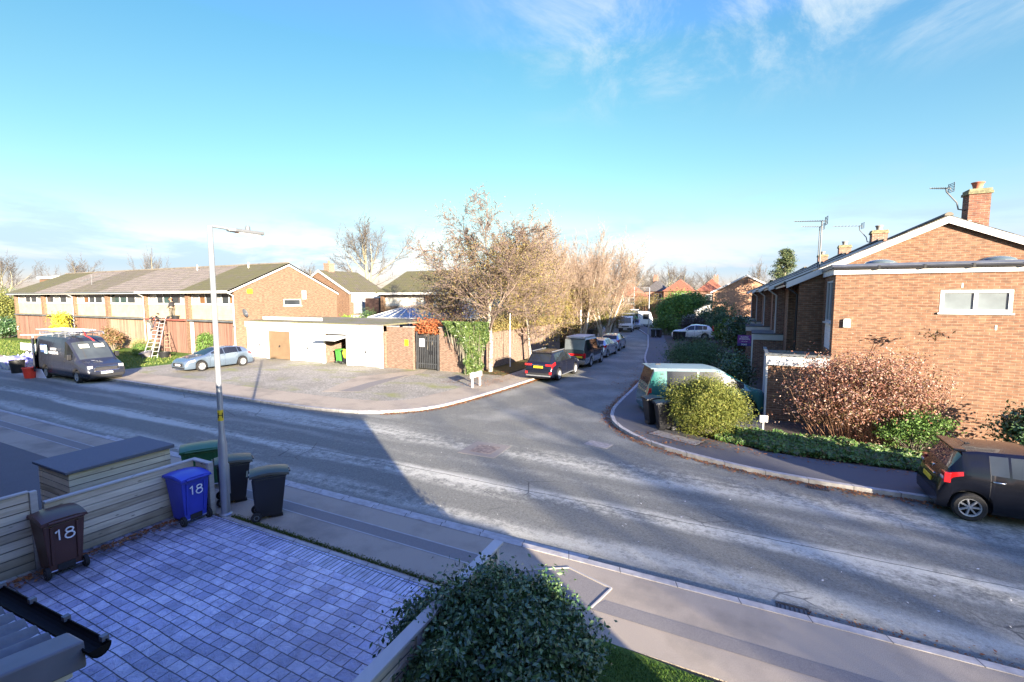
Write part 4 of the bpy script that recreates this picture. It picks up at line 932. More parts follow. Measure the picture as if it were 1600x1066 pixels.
def car(name, label, cat, sp, loc, rz, group=None, scale=1.0):
    """lofted body; s runs from the nose (0) to the tail (L); nose towards local +x"""
    L, W = sp['L'], sp['W']; hw0 = W/2
    top, belt, sill = sp['top'], sp['belt'], sp.get('sill', .22)
    wx, wr = sp['wheels'], sp['wr']
    plan = sp.get('plan', [(0, .80), (.12, .9), (.45, .985), (1.1, 1.), (L-1.0, 1.), (L-.4, .97), (L-.1, .92), (L, .87)])
    tum = sp.get('roofw', .74)
    win = sp.get('windows', []); ws = sp['screen']; rw = sp['rear']
    P = sp['paint']; roofp = sp.get('roofpaint', P); lowp = sp.get('lower', P)
    S = {0., L}; k = 0.
    while k < L: S.add(round(k, 3)); k += .11
    for w in wx:
        for j in range(-8, 9): S.add(round(w+(wr+.06)*math.sin(j/8*math.pi/2), 4))
    feats = [p[0] for p in top]+[p[0] for p in belt]+[*ws, *rw]+[v for w in win for v in w[:2]]+list(sp.get('stations', []))
    for d in sp.get('seams', []): feats += [d-.007, d+.007]
    for f in feats:
        f = clamp(f, 0, L)
        for q in list(S):
            if abs(q-f) < .035 and q not in (0., L) and q not in feats: S.discard(q)
        S.add(f)
    S = sorted(S)
    def ring(s):
        w = hw0*pw(plan, s); zt = pw(top, s); zb = min(pw(belt, s), zt-.015)
        z0 = pw(sill, s) if isinstance(sill, list) else sill
        for xw in wx:
            d = abs(s-xw); ra = wr+.055
            if d < ra: z0 = max(z0, wr+math.sqrt(max(0, ra*ra-d*d)))
        z0 = min(z0, zb-.05)
        c = clamp((zt-zb)/.42); rwid = lerp(w*.84, hw0*tum*min(1., pw(plan, s)+.04), c)
        r = [(w*.93, z0), (w*.99, min(z0+.10, lerp(z0, zb, .3))), (w, lerp(z0, zb, .50)), (w*.99, lerp(z0, zb, .80)), (w*.955, zb)]
        r += [(lerp(w*.945, rwid, .90), zb+(zt-zb)*.84), (rwid*.90, zb+(zt-zb)*.965), (rwid*.5, zt+.012*c), (0, zt+.018*c)]
        return r
    rings = [ring(s) for s in S]; NB = len(rings[0])-1
    parts = {}
    def put(key, vs):
        parts.setdefault(key, []).append(vs)
    def V(i, j, side): y, z = rings[i][j]; return (L/2-S[i], side*y, z)
    for i in range(len(S)-1):
        s = (S[i]+S[i+1])/2; zt, zb = pw(top, s), pw(belt, s); cab = zt-zb
        for side in (1, -1):
            for j in range(NB):
                key = ('body', 0)
                if any(abs(s-d) < .0075 for d in sp.get('seams', [])) and j < 5: key = ('seam', 0)
                elif j == 0 and sp.get('skirt'): key = ('lower_trim', side)
                elif j <= 1 and lowp is not P: key = ('lower_body', side)
                if j == 4:
                    for q, w in enumerate(win):
                        if w[0] < s < w[1] and (len(w) < 3 or w[2] in (0, side)): key = ('side_window', (q, side))
                    if key[0] == 'body' and cab > .2 and sp.get('pillar') and ws[0] < s < rw[1]: key = ('pillar_trim', side)
                if j >= 5:
                    if ws[0] < s < ws[1]: key = ('windscreen', 0) if j >= 6 else key
                    elif rw[0] < s < rw[1] and j >= (5 if sp.get('wrap') else 6): key = ('rear_window', 0)
                    elif ws[1] <= s <= rw[0] and roofp is not P: key = ('roof', 0)
                    elif ws[1] <= s <= rw[0] and j >= 6: key = ('roof', 0)
                for (nm, a, b, j0, j1) in sp.get('patch', []):
                    if a < s < b and j0 <= j <= j1: key = (nm, side)
                vs = [V(i, j, side), V(i+1, j, side), V(i+1, j+1, side), V(i, j+1, side)]
                put(key, vs if side > 0 else vs[::-1])
    for i, fl in ((0, 1), (len(S)-1, 0)):
        for j in range(NB):
            vs = [V(i, j, 1), V(i, j, -1), V(i, j+1, -1), V(i, j+1, 1)]
            key = ('body', 0) if (j > 1 or lowp is P) else ('lower_body', 0)
            put(key, vs)
    t = thing(name, label, cat, loc, rz, group); t.scale = (scale,)*3
    mats = {'body': P, 'seam': TRIM, 'lower_trim': TRIM, 'lower_body': lowp, 'side_window': sp.get('glass', CARGLASS), 'windscreen': sp.get('sglass', CARGLASS), 'rear_window': sp.get('rglass', sp.get('glass', CARGLASS)),
            'roof': roofp, 'pillar_trim': TRIM, 'tail_light': REDLAMP, 'headlight': CLEARLAMP, 'grille': TRIM, 'bumper': sp.get('bumper', P), 'panel': sp.get('panel', P)}
    body = None
    for key in sorted(parts, key=lambda k: (k[0] != 'body', str(k))):
        m = MB(); idx = {}
        for vs in parts[key]:
            f = []
            for p in vs:
                q = (round(p[0], 4), round(p[1], 4), round(p[2], 4))
                if q not in idx: idx[q] = len(m.v); m.v.append(q)
                if idx[q] not in f: f.append(idx[q])
            if len(f) > 2: m.f.append(tuple(f)); m.m.append(0)
        nm = {'seam': 'door_seam', 'panel': 'side_panel'}.get(key[0], key[0])
        o = m.build(nm, mats[key[0]], t if key[0] not in ('seam',) or body is None else body, 38)
        if key[0] == 'body': body = o
    m = MB(); ym = hw0*.78; zt = min(pw(belt, L*.3), .8)
    m.box(-L/2+.18, L/2-.2, -ym, ym, .19, zt*.9); m.build('underbody', DARKIN, t)
    for q, xw in enumerate(wx):
        for side in (1, -1): wheel(t, L/2-xw, side*(hw0*.985-sp.get('ww', .21)/2), wr, sp.get('ww', .21), side, sp.get('spokes', 5), sp.get('rim'))
    # mirrors and handles
    if 'mirror' in sp:
        s, z = sp['mirror']
        for side in (1, -1):
            m = MB(); A = Matrix.Translation((L/2-s, side*(hw0+.09), z)); k = sp.get('msize', 1.)
            m.frustum((-.06*k, .05*k, -.10, .10), -.07*k, (-.05*k, .07*k, -.09, .09), .08*k, M=A); m.box(L/2-s-.03, L/2-s+.02, side*(hw0*.9), side*(hw0+.02), z-.06*k, z-.02); m.build('door_mirror', sp.get('mirrorpaint', P), t, None, .02)
    for (s, z) in sp.get('handles', []):
        for side in (1, -1):
            m = MB(); y = side*hw0*.985; m.tube([(L/2-s+.09, y, z), (L/2-s+.07, y+side*.035, z+.005), (L/2-s-.07, y+side*.035, z+.005), (L/2-s-.09, y, z)], .014, n=6); m.build('door_handle', sp.get('handlem', P), t, 60)
    for bx in sp.get('boxes', []):   # (name, material, s0, s1, y0, y1, z0, z1, mirrored)
        nm, mt, s0, s1, y0, y1, z0, z1, mir = bx
        for side in ((1, -1) if mir else (1,)):
            m = MB(); m.box(L/2-s0, L/2-s1, side*y0, side*y1, z0, z1); m.build(nm, mt, t, None, .012)
    return t, L, body

# dark grey van, nose to +x
vp = paint('van_slate_paint', (.026, .030, .046), .2)
V = dict(L=5.95, W=2.04, paint=vp, wheels=[.98, 4.72], wr=.345, ww=.22, sill=.30,
  top=[(0, .66), (.05, .84), (.16, 1.02), (.95, 1.24), (1.85, 2.20), (2.15, 2.40), (2.7, 2.50), (5.6, 2.50), (5.9, 2.44), (5.95, 2.38)],
  belt=[(0, .6), (.1, .78), (.9, 1.12), (1.3, 1.27), (2.3, 1.35), (5.95, 1.38)], screen=(1.0, 1.88), rear=(5.93, 5.94), roofw=.86,
  windows=[(1.45, 2.28)], seams=[1.32, 2.36, 3.75], mirror=(1.42, 1.42), msize=1.9, mirrorpaint=TRIM, handles=[(2.2, 1.18)], handlem=TRIM, skirt=True,
  plan=[(0, .80), (.12, .90), (.5, .97), (1.0, 1.), (5.7, 1.), (5.95, .98)], patch=[('bumper', -.1, .55, 0, 0)], bumper=TRIM, sglass=glass('van_screen_glass', (.07, .085, .09)),
  boxes=[('grille', TRIM, -.015, .06, -.52, .52, .66, .88, False), ('number_plate', PLATEW, -.03, .03, -.27, .27, .50, .61, False), ('bumper', TRIM, -.02, .10, -.78, .78, .33, .49, False),
         ('headlight', CLEARLAMP, .05, .22, .60, .82, .80, .97, True), ('fog_light', CLEARLAMP, .0, .1, .6, .78, .4, .47, True)])
van, L, vb = car('panel_van', 'dark slate panel van with ladders on its roof rack and open rear door', 'van', V, (-35.05, 13.28, -.1), 0)
for k in range(3):
    m = MB(); m.box(L/2+.02, L/2+.034, -.48, .48, .705+k*.055, .722+k*.055); m.build('grille_bar', CHROME, van)
m = MB(); m.tube([(L/2+.02, y, z) for y, z in ((-.55, .66), (-.58, .78), (-.5, .9), (.5, .9), (.58, .78), (.55, .66), (-.55, .66))], .018, n=6); m.build('grille_frame', CHROME, van, 60)
for y in (-.32, .38):
    m = MB(); A = Matrix.Translation((L/2-1.60, y, 1.985)) @ Matrix.Rotation(R(44), 4, 'Y'); m.box(-.14, .14, -.22, .22, -.004, .004, M=A); m.build('sun_visor', mat('cream_paper', (.70, .68, .55), .7), van)
YS = -1.02*1.003
m = MB(); m.box(-2.05, -1.22, YS-.012, YS-.004, 1.55, 2.02); m.build('logo_panel', mat('van_logo_blue', (.05, .09, .22), .4), van)
m = MB(); m.box(-1.55, -1.2, YS-.016, YS-.012, 1.50, 1.98); m.build('logo_square', mat('pale_blue_logo', (.50, .72, .84), .4, var=.3), van)
text('lettering', 'PRO', .40, (-1.82, YS-.016, 1.80), (R(90), 0, 0), LETTER_W, van, sx=.62)
text('lettering', 'LUXURY', .21, (-.42, YS-.010, 1.79), (R(90), 0, 0), LETTER_W, van, sx=.95)
text('lettering', 'WINDOWS', .24, (-.46, YS-.010, 1.57), (R(90), 0, 0), LETTER_W, van, sx=.95)
text('lettering', 'WINDOWS', .17, (L/2-.52, 0, 1.128), (0, R(15), R(90)), LETTER_W, van, sx=1.1)
m = MB(); m.lathe([(0, 0), (.14, 0), (.14, .004), (0, .004)], 16, Matrix.Translation((1.15, YS+.02, .98)) @ Matrix.Rotation(R(90), 4, 'X')); m.build('door_sticker', LETTER_W, van)
# rear door swung right round
m = MB(); A = Matrix.Translation((-L/2+.01, -1.0, 0)) @ Matrix.Rotation(R(-112), 4, 'Z'); m.box(-.04, .04, 0.02, 1.0, .42, 2.36, M=A); rd = m.build('rear_door', vp, van, None, .03)
m = MB(); m.box(-.055, -.041, .36, .86, 1.52, 1.98, M=A); m.box(.041, .055, .36, .86, 1.52, 1.98, M=A); m.build('logo_square', mat('pale_blue_logo2', (.50, .72, .84), .4), rd)
m = MB(); m.box(-L/2-.002, -L/2+.02, -.92, .92, .45, 2.3); m.build('load_bay', DARKIN, van)
# roof rack
m = MB()
for y in (-.78, .78):
    m.tube([(-2.7, y, 2.60), (-2.7, y, 2.74), (.95, y, 2.74), (1.1, y, 2.60)], .025, n=6); m.tube([(-2.7, y, 2.64), (1.0, y, 2.64)], .02, n=6)
    for x in (-2.7, -1.9, -1.1, -.3, .5): m.tube([(x, y, 2.46), (x, y, 2.74)], .02, n=5)
for x in (-2.7, -1.7, -.7, .3): m.tube([(x, -.78, 2.64), (x, .78, 2.64)], .022, n=6)
m.build('roof_rack', STEEL, van, 60)
def ladder(name, label, p, q, w, n, mt=STEEL, grp='ladders', side=None):
    p, q = Vector(p), Vector(q); d = (q-p); L_ = d.length; d.normalize()
    s = (side or Vector((0, 0, 1)).cross(d)).normalized(); t = thing(name, label, 'ladder', p, 0, grp)
    for k in (-1, 1):
        m = MB(p); m.tube([p+s*w/2*k, q+s*w/2*k], .032, n=4); m.build('stile', mt, t)
    m = MB(p)
    for k in range(n):
        c = p+d*L_*(k+.5)/n; m.tube([c-s*w/2, c+s*w/2], .018, n=5)
    m.build('rung_set', mt, t); return t
PALEAL = mat('pale_aluminium', (.62, .62, .62), .4, .4, var=.1)
ladder('ladder', 'aluminium ladder lying on the near side of van roof rack', (-38.4, 12.75, 2.74), (-33.7, 12.75, 2.74), .38, 14, PALEAL)
ladder('ladder', 'aluminium ladder lying on the far side of van roof rack', (-38.2, 13.5, 2.76), (-33.9, 13.45, 2.76), .38, 14, PALEAL)
t = thing('plank', 'long pinkish timber plank lying on the van roof rack', 'plank', (-36.0, 13.15, 2.70)); m = MB(); m.box(-2.1, 2.3, -.1, .12, .0, .05); m.build('board', mat('pink_timber', (.55, .36, .30), .8, var=.2), t)
t = thing('strap', 'red ratchet strap hanging over front of van roof', 'strap', (-33.9, 13.0, 2.5)); m = MB(); m.tube([(-.2, .1, .28), (.0, .12, .14), (.25, .05, -.02), (.62, .1, -.12), (.95, .16, -.30)], .03, n=4); m.build('webbing', mat('red_webbing', (.50, .03, .03), .7), t); m = MB(); m.tube([(.1, -.35, .0), (.0, .2, .2), (.5, .55, .03)], .025, n=4); m.build('rope', BLACKP, t)

# grey blue hatchback on the forecourt, nose to -y
mz = paint('polymetal_grey', (.12, .165, .225), .3)
HB = dict(L=4.46, W=1.80, paint=mz, wheels=[.93, 3.65], wr=.325, ww=.21, sill=.20,
  top=[(0, .55), (.04, .66), (.3, .80), (1.15, .97), (1.25, .99), (2.15, 1.36), (2.7, 1.435), (3.3, 1.40), (3.85, 1.30), (4.28, 1.00), (4.36, .93), (4.46, .62)],
  belt=[(0, .5), (.2, .70), (1.2, .93), (3.4, 1.0), (4.0, 1.02), (4.3, .93), (4.46, .55)], screen=(1.22, 2.12), rear=(3.78, 4.27), roofw=.66,
  windows=[(1.62, 2.40), (2.45, 3.35), (3.38, 3.62)], seams=[1.45, 2.42, 3.3], mirror=(1.62, .98), handles=[(2.25, .86), (3.15, .88)], skirt=False, pillar=False, spokes=10,
  patch=[('headlight', .12, .50, 3, 3), ('tail_light', 4.1, 4.4, 3, 3)],
  boxes=[('grille', TRIM, -.02, .08, -.50, .50, .36, .56, False), ('number_plate', PLATEW, -.035, -.01, -.26, .26, .40, .51, False), ('lower_grille', TRIM, -.01, .1, -.66, .66, .22, .31, False)])
car('hatchback', 'grey blue hatchback parked on gravel forecourt before the white garages', 'car', HB, (-31.6, 18.95, -.01), R(-90), 'cars parked around the junction', 1.0)
# dark blue suv at the corner, tail to the camera, nose to +y
sv = paint('midnight_blue', (.012, .014, .026), .3)
SUV = dict(L=4.66, W=1.80, paint=sv, wheels=[.93, 3.60], wr=.35, ww=.225, sill=.27,
  top=[(0, .62), (.05, .82), (.25, .98), (1.15, 1.10), (1.28, 1.13), (2.05, 1.58), (2.5, 1.66), (3.8, 1.63), (4.15, 1.57), (4.52, 1.10), (4.58, 1.0), (4.66, .72)],
  belt=[(0, .55), (.2, .82), (1.3, 1.06), (4.2, 1.13), (4.5, 1.04), (4.66, .66)], screen=(1.26, 2.03), rear=(4.16, 4.50), roofw=.74,
  windows=[(1.72, 2.55), (2.62, 3.40), (3.48, 4.05)], seams=[1.6, 2.58, 3.45], mirror=(1.7, 1.12), handles=[(2.4, .96), (3.25, .98)], spokes=9,
  patch=[('tail_light', 4.16, 4.56, 3, 3), ('headlight', .15, .55, 3, 3)], bumper=TRIM,
  boxes=[('tail_light', REDLAMP, 4.57, 4.64, .42, .84, .92, 1.03, True), ('number_plate', PLATEY, 4.645, 4.69, -.28, .28, .80, .92, False), ('bumper', STEEL, 4.60, 4.70, -.74, .74, .34, .40, False),
         ('bumper_trim', TRIM, 4.55, 4.68, -.8, .8, .40, .52, False), ('reflector', REDLAMP, 4.62, 4.69, .66, .8, .46, .60, True), ('tailgate_strip', CHROME, 4.60, 4.66, -.4, .4, .96, .985, False), ('roof_rail', STEEL, 2.2, 4.1, .58, .62, 1.66, 1.70, True), ('side_step', STEEL, 1.35, 3.2, .87, .91, .27, .31, True), ('spoiler', sv, 4.02, 4.22, -.62, .62, 1.59, 1.63, False)])
c, L, b = car('suv', 'dark blue estate style off roader parked at the corner, tail to camera', 'car', SUV, (-10.30, 26.35, -.1), R(90-1), 'cars parked along the side street')
text('plate_lettering', 'YE66 LWK', .10, (-L/2-.047, 0, .86), (R(90), 0, R(-90)), LETTER_K, c, ext=.001)
# silver and dark camper van
cm_ = paint('silver_grey', (.42, .43, .44), .5); cmd = paint('graphite', (.045, .05, .055), .3)
CAMP = dict(L=4.60, W=1.72, paint=cmd, roofpaint=mat('grey_cream_roof', (.46, .45, .42), .5, var=.15), lower=cm_, wheels=[.75, 3.35], wr=.34, ww=.2, sill=.30,
  top=[(0, .70), (.06, .95), (.3, 1.12), (.75, 1.22), (1.55, 1.86), (1.9, 2.0), (4.2, 2.06), (4.36, 2.02), (4.55, 1.22), (4.58, 1.1), (4.60, .6)],
  belt=[(0, .6), (.3, 1.0), (.8, 1.15), (4.5, 1.18), (4.60, .55)], screen=(.78, 1.53), rear=(4.365, 4.54), roofw=.83, wrap=True, rglass=PALEGLASS,
  windows=[(1.1, 1.85), (1.95, 3.05), (3.15, 4.2)], seams=[1.9, 3.08], mirror=(1.05, 1.2), msize=1.2, handles=[(1.8, 1.05)], spokes=6,
  boxes=[('tail_light', REDLAMP, 4.52, 4.62, .66, .82, .72, 1.05, True), ('reflector_strip', REDLAMP, 4.56, 4.615, -.62, .62, .86, 1.0, False), ('number_plate', PLATEY, 4.61, 4.64, -.6, -.12, .72, .84, False), ('bumper', cm_, 4.5, 4.68, -.82, .82, .38, .58, False), ('roof_spoiler', TRIM, 4.25, 4.42, -.7, .7, 1.96, 2.0, False), ('pop_top', mat('cream_pop_top', (.5, .49, .46), .5), 1.9, 4.3, -.66, .66, 2.05, 2.12, False)])
car('camper_van', 'tall silver and graphite camper van parked behind the dark off roader', 'van', CAMP, (-10.25, 32.15, -.1), R(90), 'cars parked along the side street')
# silver hatchbacks
sl = paint('silver_paint', (.50, .51, .53), .5)
SH = dict(L=4.36, W=1.80, paint=sl, wheels=[.9, 3.55], wr=.32, ww=.21, sill=.21,
  top=[(0, .58), (.05, .72), (.3, .86), (1.05, 1.0), (1.15, 1.03), (1.95, 1.40), (2.5, 1.48), (3.5, 1.43), (3.85, 1.36), (4.18, 1.05), (4.28, .95), (4.36, .62)],
  belt=[(0, .5), (.2, .75), (1.1, .97), (3.8, 1.06), (4.2, .99), (4.36, .55)], screen=(1.12, 1.93), rear=(3.83, 4.17), roofw=.70,
  windows=[(1.5, 2.3), (2.36, 3.15), (3.2, 3.6)], seams=[1.35, 2.33, 3.18], mirror=(1.5, 1.02), handles=[(2.15, .9), (3.0, .92)], spokes=7,
  patch=[('tail_light', 3.86, 4.26, 3, 3), ('headlight', .12, .5, 3, 3)],
  boxes=[('number_plate', PLATEY, 4.33, 4.37, -.26, .26, .78, .89, False), ('bumper_trim', TRIM, 4.30, 4.375, -.7, .7, .30, .46, False), ('tail_light', REDLAMP, 4.19, 4.28, .62, .8, .85, .99, True)])
car('hatchback', 'silver hatchback directly in front of the tall camper van', 'car', SH, (-10.62, 38.0, -.1), R(90), 'cars parked along the side street')
SH2 = dict(SH); SH2['paint'] = paint('pale_blue_silver', (.36, .41, .47), .5)
car('hatchback', 'bluish silver hatchback at front of the parked row', 'car', SH2, (-11.0, 43.2, -.1), R(94), 'cars parked along the side street')
# white suv across the drive, nose to -x
cw = paint('white_paint', (.72, .73, .74), .0)
CRV = dict(SUV); CRV.update(L=4.53, paint=cw, boxes=[('tail_light', REDLAMP, 4.25, 4.42, .70, .83, .98, 1.5, True), ('number_plate', PLATEY, 4.50, 4.54, -.26, .26, .80, .91, False), ('bumper', cw, 4.40, 4.55, -.78, .78, .38, .6, False), ('lower_bumper', TRIM, 4.42, 4.56, -.7, .7, .28, .38, False)],
  top=[(0, .62), (.05, .82), (.25, .98), (1.05, 1.08), (1.15, 1.11), (2.0, 1.60), (2.5, 1.68), (3.5, 1.62), (3.95, 1.52), (4.32, 1.12), (4.42, 1.0), (4.53, .66)],
  belt=[(0, .55), (.2, .82), (1.2, 1.02), (3.6, 1.14), (4.1, 1.22), (4.3, 1.08), (4.53, .6)], screen=(1.14, 1.98), rear=(3.97, 4.30), windows=[(1.55, 2.42), (2.48, 3.25), (3.3, 3.72)], patch=[('headlight', .15, .55, 3, 3)], seams=[1.5, 2.45, 3.28], wheels=[.9, 3.52])
car('suv', 'white family off roader parked across a drive on right', 'car', CRV, (-5.35, 56.75, -.02), R(183), 'cars parked around the junction')
# teal electric people carrier behind the yellow bush, two tone
tl = paint('teal_paint', (.025, .13, .12), .1); tw = mat('pale_roof_paint', (.15, .20, .215), .4, var=.05)
ID = dict(L=4.71, W=1.98, paint=tl, roofpaint=tw, wheels=[.86, 3.85], wr=.37, ww=.24, sill=.22,
  top=[(0, .72), (.05, .92), (.22, 1.08), (.55, 1.17), (.62, 1.19), (1.75, 1.84), (2.1, 1.92), (4.2, 1.94), (4.4, 1.90), (4.62, 1.18), (4.66, 1.08), (4.71, .70)],
  belt=[(0, .6), (.3, .98), (.7, 1.12), (4.6, 1.14), (4.71, .6)], screen=(.60, 1.72), rear=(4.41, 4.60), roofw=.84,
  windows=[(.95, 1.62), (1.68, 2.68), (2.74, 3.92)], seams=[1.65, 2.71], mirror=(1.12, 1.12), handles=[(2.5, 1.0)], spokes=5, patch=[('tail_light', 4.46, 4.72, 3, 3), ('panel', 1.6, 4.5, 5, 5)], panel=tw, pillar=False, glass=mat('tinted_glass', (.008, .012, .020), .25, var=.2, spec=.08),
  boxes=[('vent_slot', TRIM, 4.05, 4.17, .845, .875, 1.68, 1.715, True), ('vent_slot', TRIM, 4.10, 4.22, .87, .90, 1.53, 1.565, True), ('vent_slot', TRIM, 4.15, 4.27, .895, .925, 1.38, 1.415, True), ('roof_fin', TRIM, 3.95, 4.15, -.03, .03, 1.93, 2.0, False), ('spoiler', tw, 4.25, 4.52, -.75, .75, 1.87, 1.91, False)])
car('people_carrier', 'teal people carrier with pale roof parked behind the yellow bush', 'car', ID, (-1.62, 20.42, -.06), R(24), 'cars parked around the junction')
# black hatchback, nose to +x, parked on the right
bk = paint('black_paint', (.006, .007, .012), .0)
YA = dict(L=3.78, W=1.70, paint=bk, wheels=[.74, 3.24], wr=.30, ww=.19, sill=.21,
  top=[(0, .62), (.05, .76), (.25, .90), (.85, 1.04), (.95, 1.07), (1.75, 1.45), (2.2, 1.53), (3.1, 1.50), (3.38, 1.46), (3.62, 1.04), (3.70, .92), (3.78, .58)],
  belt=[(0, .52), (.2, .78), (.95, .98), (3.3, 1.08), (3.6, 1.0), (3.78, .52)], screen=(.92, 1.73), rear=(3.40, 3.60), roofw=.74, wrap=True,
  windows=[(1.2, 2.05), (2.12, 2.62), (2.66, 2.95)], seams=[1.05, 2.09, 2.95], mirror=(1.25, 1.04), handles=[(1.95, .9), (2.82, .93)], handlem=CHROME, spokes=7, glass=glass('sky_glass', (.05, .06, .075), .03), rglass=glass('sky_glass2', (.05, .06, .075), .03),
  patch=[('tail_light', 3.36, 3.64, 3, 3)],
  boxes=[('tail_light', REDLAMP, 3.58, 3.70, .58, .80, .78, 1.0, True), ('reversing_lamp', CLEARLAMP, 3.655, 3.72, .60, .76, .84, .90, True), ('number_plate', PLATEY, 3.755, 3.79, -.26, .26, .62, .73, False), ('spoiler', bk, 3.30, 3.52, -.58, .58, 1.45, 1.50, False), ('tailgate_handle', CHROME, 3.70, 3.755, -.3, .3, .80, .83, False), ('badge', CHROME, 3.655, 3.71, -.06, .06, .9, .97, False)])
ya, L, b = car('hatchback', 'black small hatchback parked on the right, half out of frame', 'car', YA, (5.72, 13.66, -.1), R(-1.0), 'cars parked around the junction', .98)
m = MB(); m.tube([(-1.25, 0, 1.5), (-1.6, 0, 1.72)], .008, n=5); m.box(-1.28, -1.2, -.03, .03, 1.5, 1.53); m.build('roof_aerial', TRIM, ya)

# white flatbed truck at the far left kerb, nose to the camera (-y)
wt = mat('white_truck_paint', (.72, .73, .74), .4, var=.05); 
t = thing('flatbed_truck', 'white cab flatbed truck loaded with gear, facing the camera', 'truck', (-15.2, 66.9, -.1), R(-82), 'works vehicles at the far bend')
m = MB(); 
prof = [(1.9, .42), (2.05, .5), (2.08, 1.05), (1.98, 1.25), (1.62, 2.05), (1.45, 2.18), (.4, 2.2), (.32, 2.1), (.32, .42)]
m.prism([(x, z) for x, z in prof], 'y', -.92, .92); m.build('cab', wt, t, None, .06)
m = MB(); m.add([(2.0, -.78, 1.27), (2.0, .78, 1.27), (1.66, .70, 2.0), (1.66, -.70, 2.0)], ((0, 1, 2, 3),)); A = [(p[0]+.012, p[1], p[2]+.006) for p in m.v]; m.v = A; m.build('windscreen', PALEGLASS, t)
for s in (-1, 1):
    m = MB(); m.add([(1.85, s*.93, 1.28), (.75, s*.93, 1.28), (.75, s*.93, 1.98), (1.58, s*.93, 1.98)], ((0, 1, 2, 3),)); m.build('side_window', CARGLASS, t)
    m = MB(); m.box(2.05, 2.12, s*.58, s*.88, .72, .92); m.build('headlight', CLEARLAMP, t)
    m = MB(); m.box(1.6, 1.75, s*.98, s*1.12, 1.2, 1.6); m.build('door_mirror', TRIM, t)
    for x in (1.25, -1.5): wheel(t, x, s*.8, .34, .22, s, 6)
m = MB(); m.box(2.05, 2.14, -.9, .9, .35, .62); m.build('bumper', TRIM, t); m = MB(); m.box(2.14, 2.16, -.27, .27, .42, .54); m.build('number_plate', PLATEW, t); m = MB(); m.box(2.06, 2.11, -.5, .5, .74, .9); m.build('grille', TRIM, t)
m = MB(); m.box(-2.9, .28, -.98, .98, .72, .86); m.box(-2.9, .28, -.95, -.93, .86, 1.2); m.box(-2.9, .28, .93, .95, .86, 1.2); m.build('flatbed', STEEL, t)
m = MB(); m.tube([(.2, -.9, .86), (.2, -.9, 2.5), (.2, .9, 2.5), (.2, .9, .86)], .04, n=6); m.tube([(-2.7, -.9, .86), (-2.7, -.9, 2.5), (-2.7, .9, 2.5), (-2.7, .9, .86)], .04, n=6); m.tube([(.2, -.9, 2.5), (-2.7, -.9, 2.5)], .04, n=6); m.tube([(.2, .9, 2.5), (-2.7, .9, 2.5)], .04, n=6); m.build('load_frame', STEEL, t)
m = MB(); r = random.Random(4)
for k in range(14):
    x, y, z = r.uniform(-2.5, 0), r.uniform(-.75, .75), .86; A = Matrix.Translation((x, y, z)) @ Matrix.Rotation(r.uniform(0, 3), 4, 'Z'); m.box(-.3, .3, -.15, .15, 0, r.uniform(.3, 1.1), M=A)
m.build('load', mat('mixed_load', (.30, .18, .12), .8, var=.6, sc=1.5), t)
# dark tipper with white cab beyond
q = un(1010, 512, y=79)
t = thing('box_lorry', 'dark sided lorry with white cab standing side on past the lamp post', 'lorry', (-15.7, 79.0, -.1), R(6), 'works vehicles at the far bend')
m = MB(); m.box(-4.8, -.4, -1.0, 1.0, .9, 2.75); m.build('dark_body', mat('dark_tarpaulin', (.03, .034, .04), .8, var=.3), t)
m = MB(); m.box(-4.9, -.35, -1.03, 1.03, 2.76, 2.84); m.box(-4.9, -.3, -1.02, 1.02, .72, .88); m.build('body_frame', wt, t)
m = MB(); m.prism([(-.3, .45), (1.85, .45), (1.95, .6), (1.9, 1.3), (1.55, 2.35), (1.3, 2.5), (-.3, 2.55)], 'y', -1.0, 1.0); m.build('cab', wt, t, None, .06)
for s in (-1, 1):
    m = MB(); m.add([(1.6, s*1.01, 1.3), (.5, s*1.01, 1.3), (.5, s*1.01, 2.15), (1.35, s*1.01, 2.15)], ((0, 1, 2, 3),)); m.build('side_window', CARGLASS, t)
    m = MB(); m.box(1.3, 1.5, s*1.05, s*1.25, 1.3, 1.75); m.build('door_mirror', TRIM, t)
    for x in (1.0, -3.4): wheel(t, x, s*.85, .4, .25, s, 6)
t = thing('pickup', 'small silver pickup with green load parked behind the flatbed truck', 'pickup', (-15.5, 73.2, -.1), R(-78), 'works vehicles at the far bend')
m = MB(); m.prism([(2.3, .4), (2.35, .8), (1.4, .98), (.8, 1.55), (-.2, 1.58), (-.3, .95), (-2.3, .95), (-2.3, .4)], 'y', -.85, .85); m.build('body', cm_, t, None, .05)
m = MB(); m.add([(1.36, -.74, 1.02), (1.36, .74, 1.02), (.83, .68, 1.52), (.83, -.68, 1.52)], ((0, 1, 2, 3),)); m.v = [(a+.02, b, c+.02) for a, b, c in m.v]; m.build('windscreen', CARGLASS, t)
for s in (-1, 1):
    for x in (1.5, -1.4): wheel(t, x, s*.75, .33, .2, s, 6)
m = MB(); m.lathe([(0, .98), (.55, .98), (.5, 1.5), (.2, 1.85), (0, 1.9)], 9, Matrix.Translation((-1.1, .2, 0))); m.build('load', mat('green_sack', (.12, .34, .16), .8, var=.4, sc=6.), t)

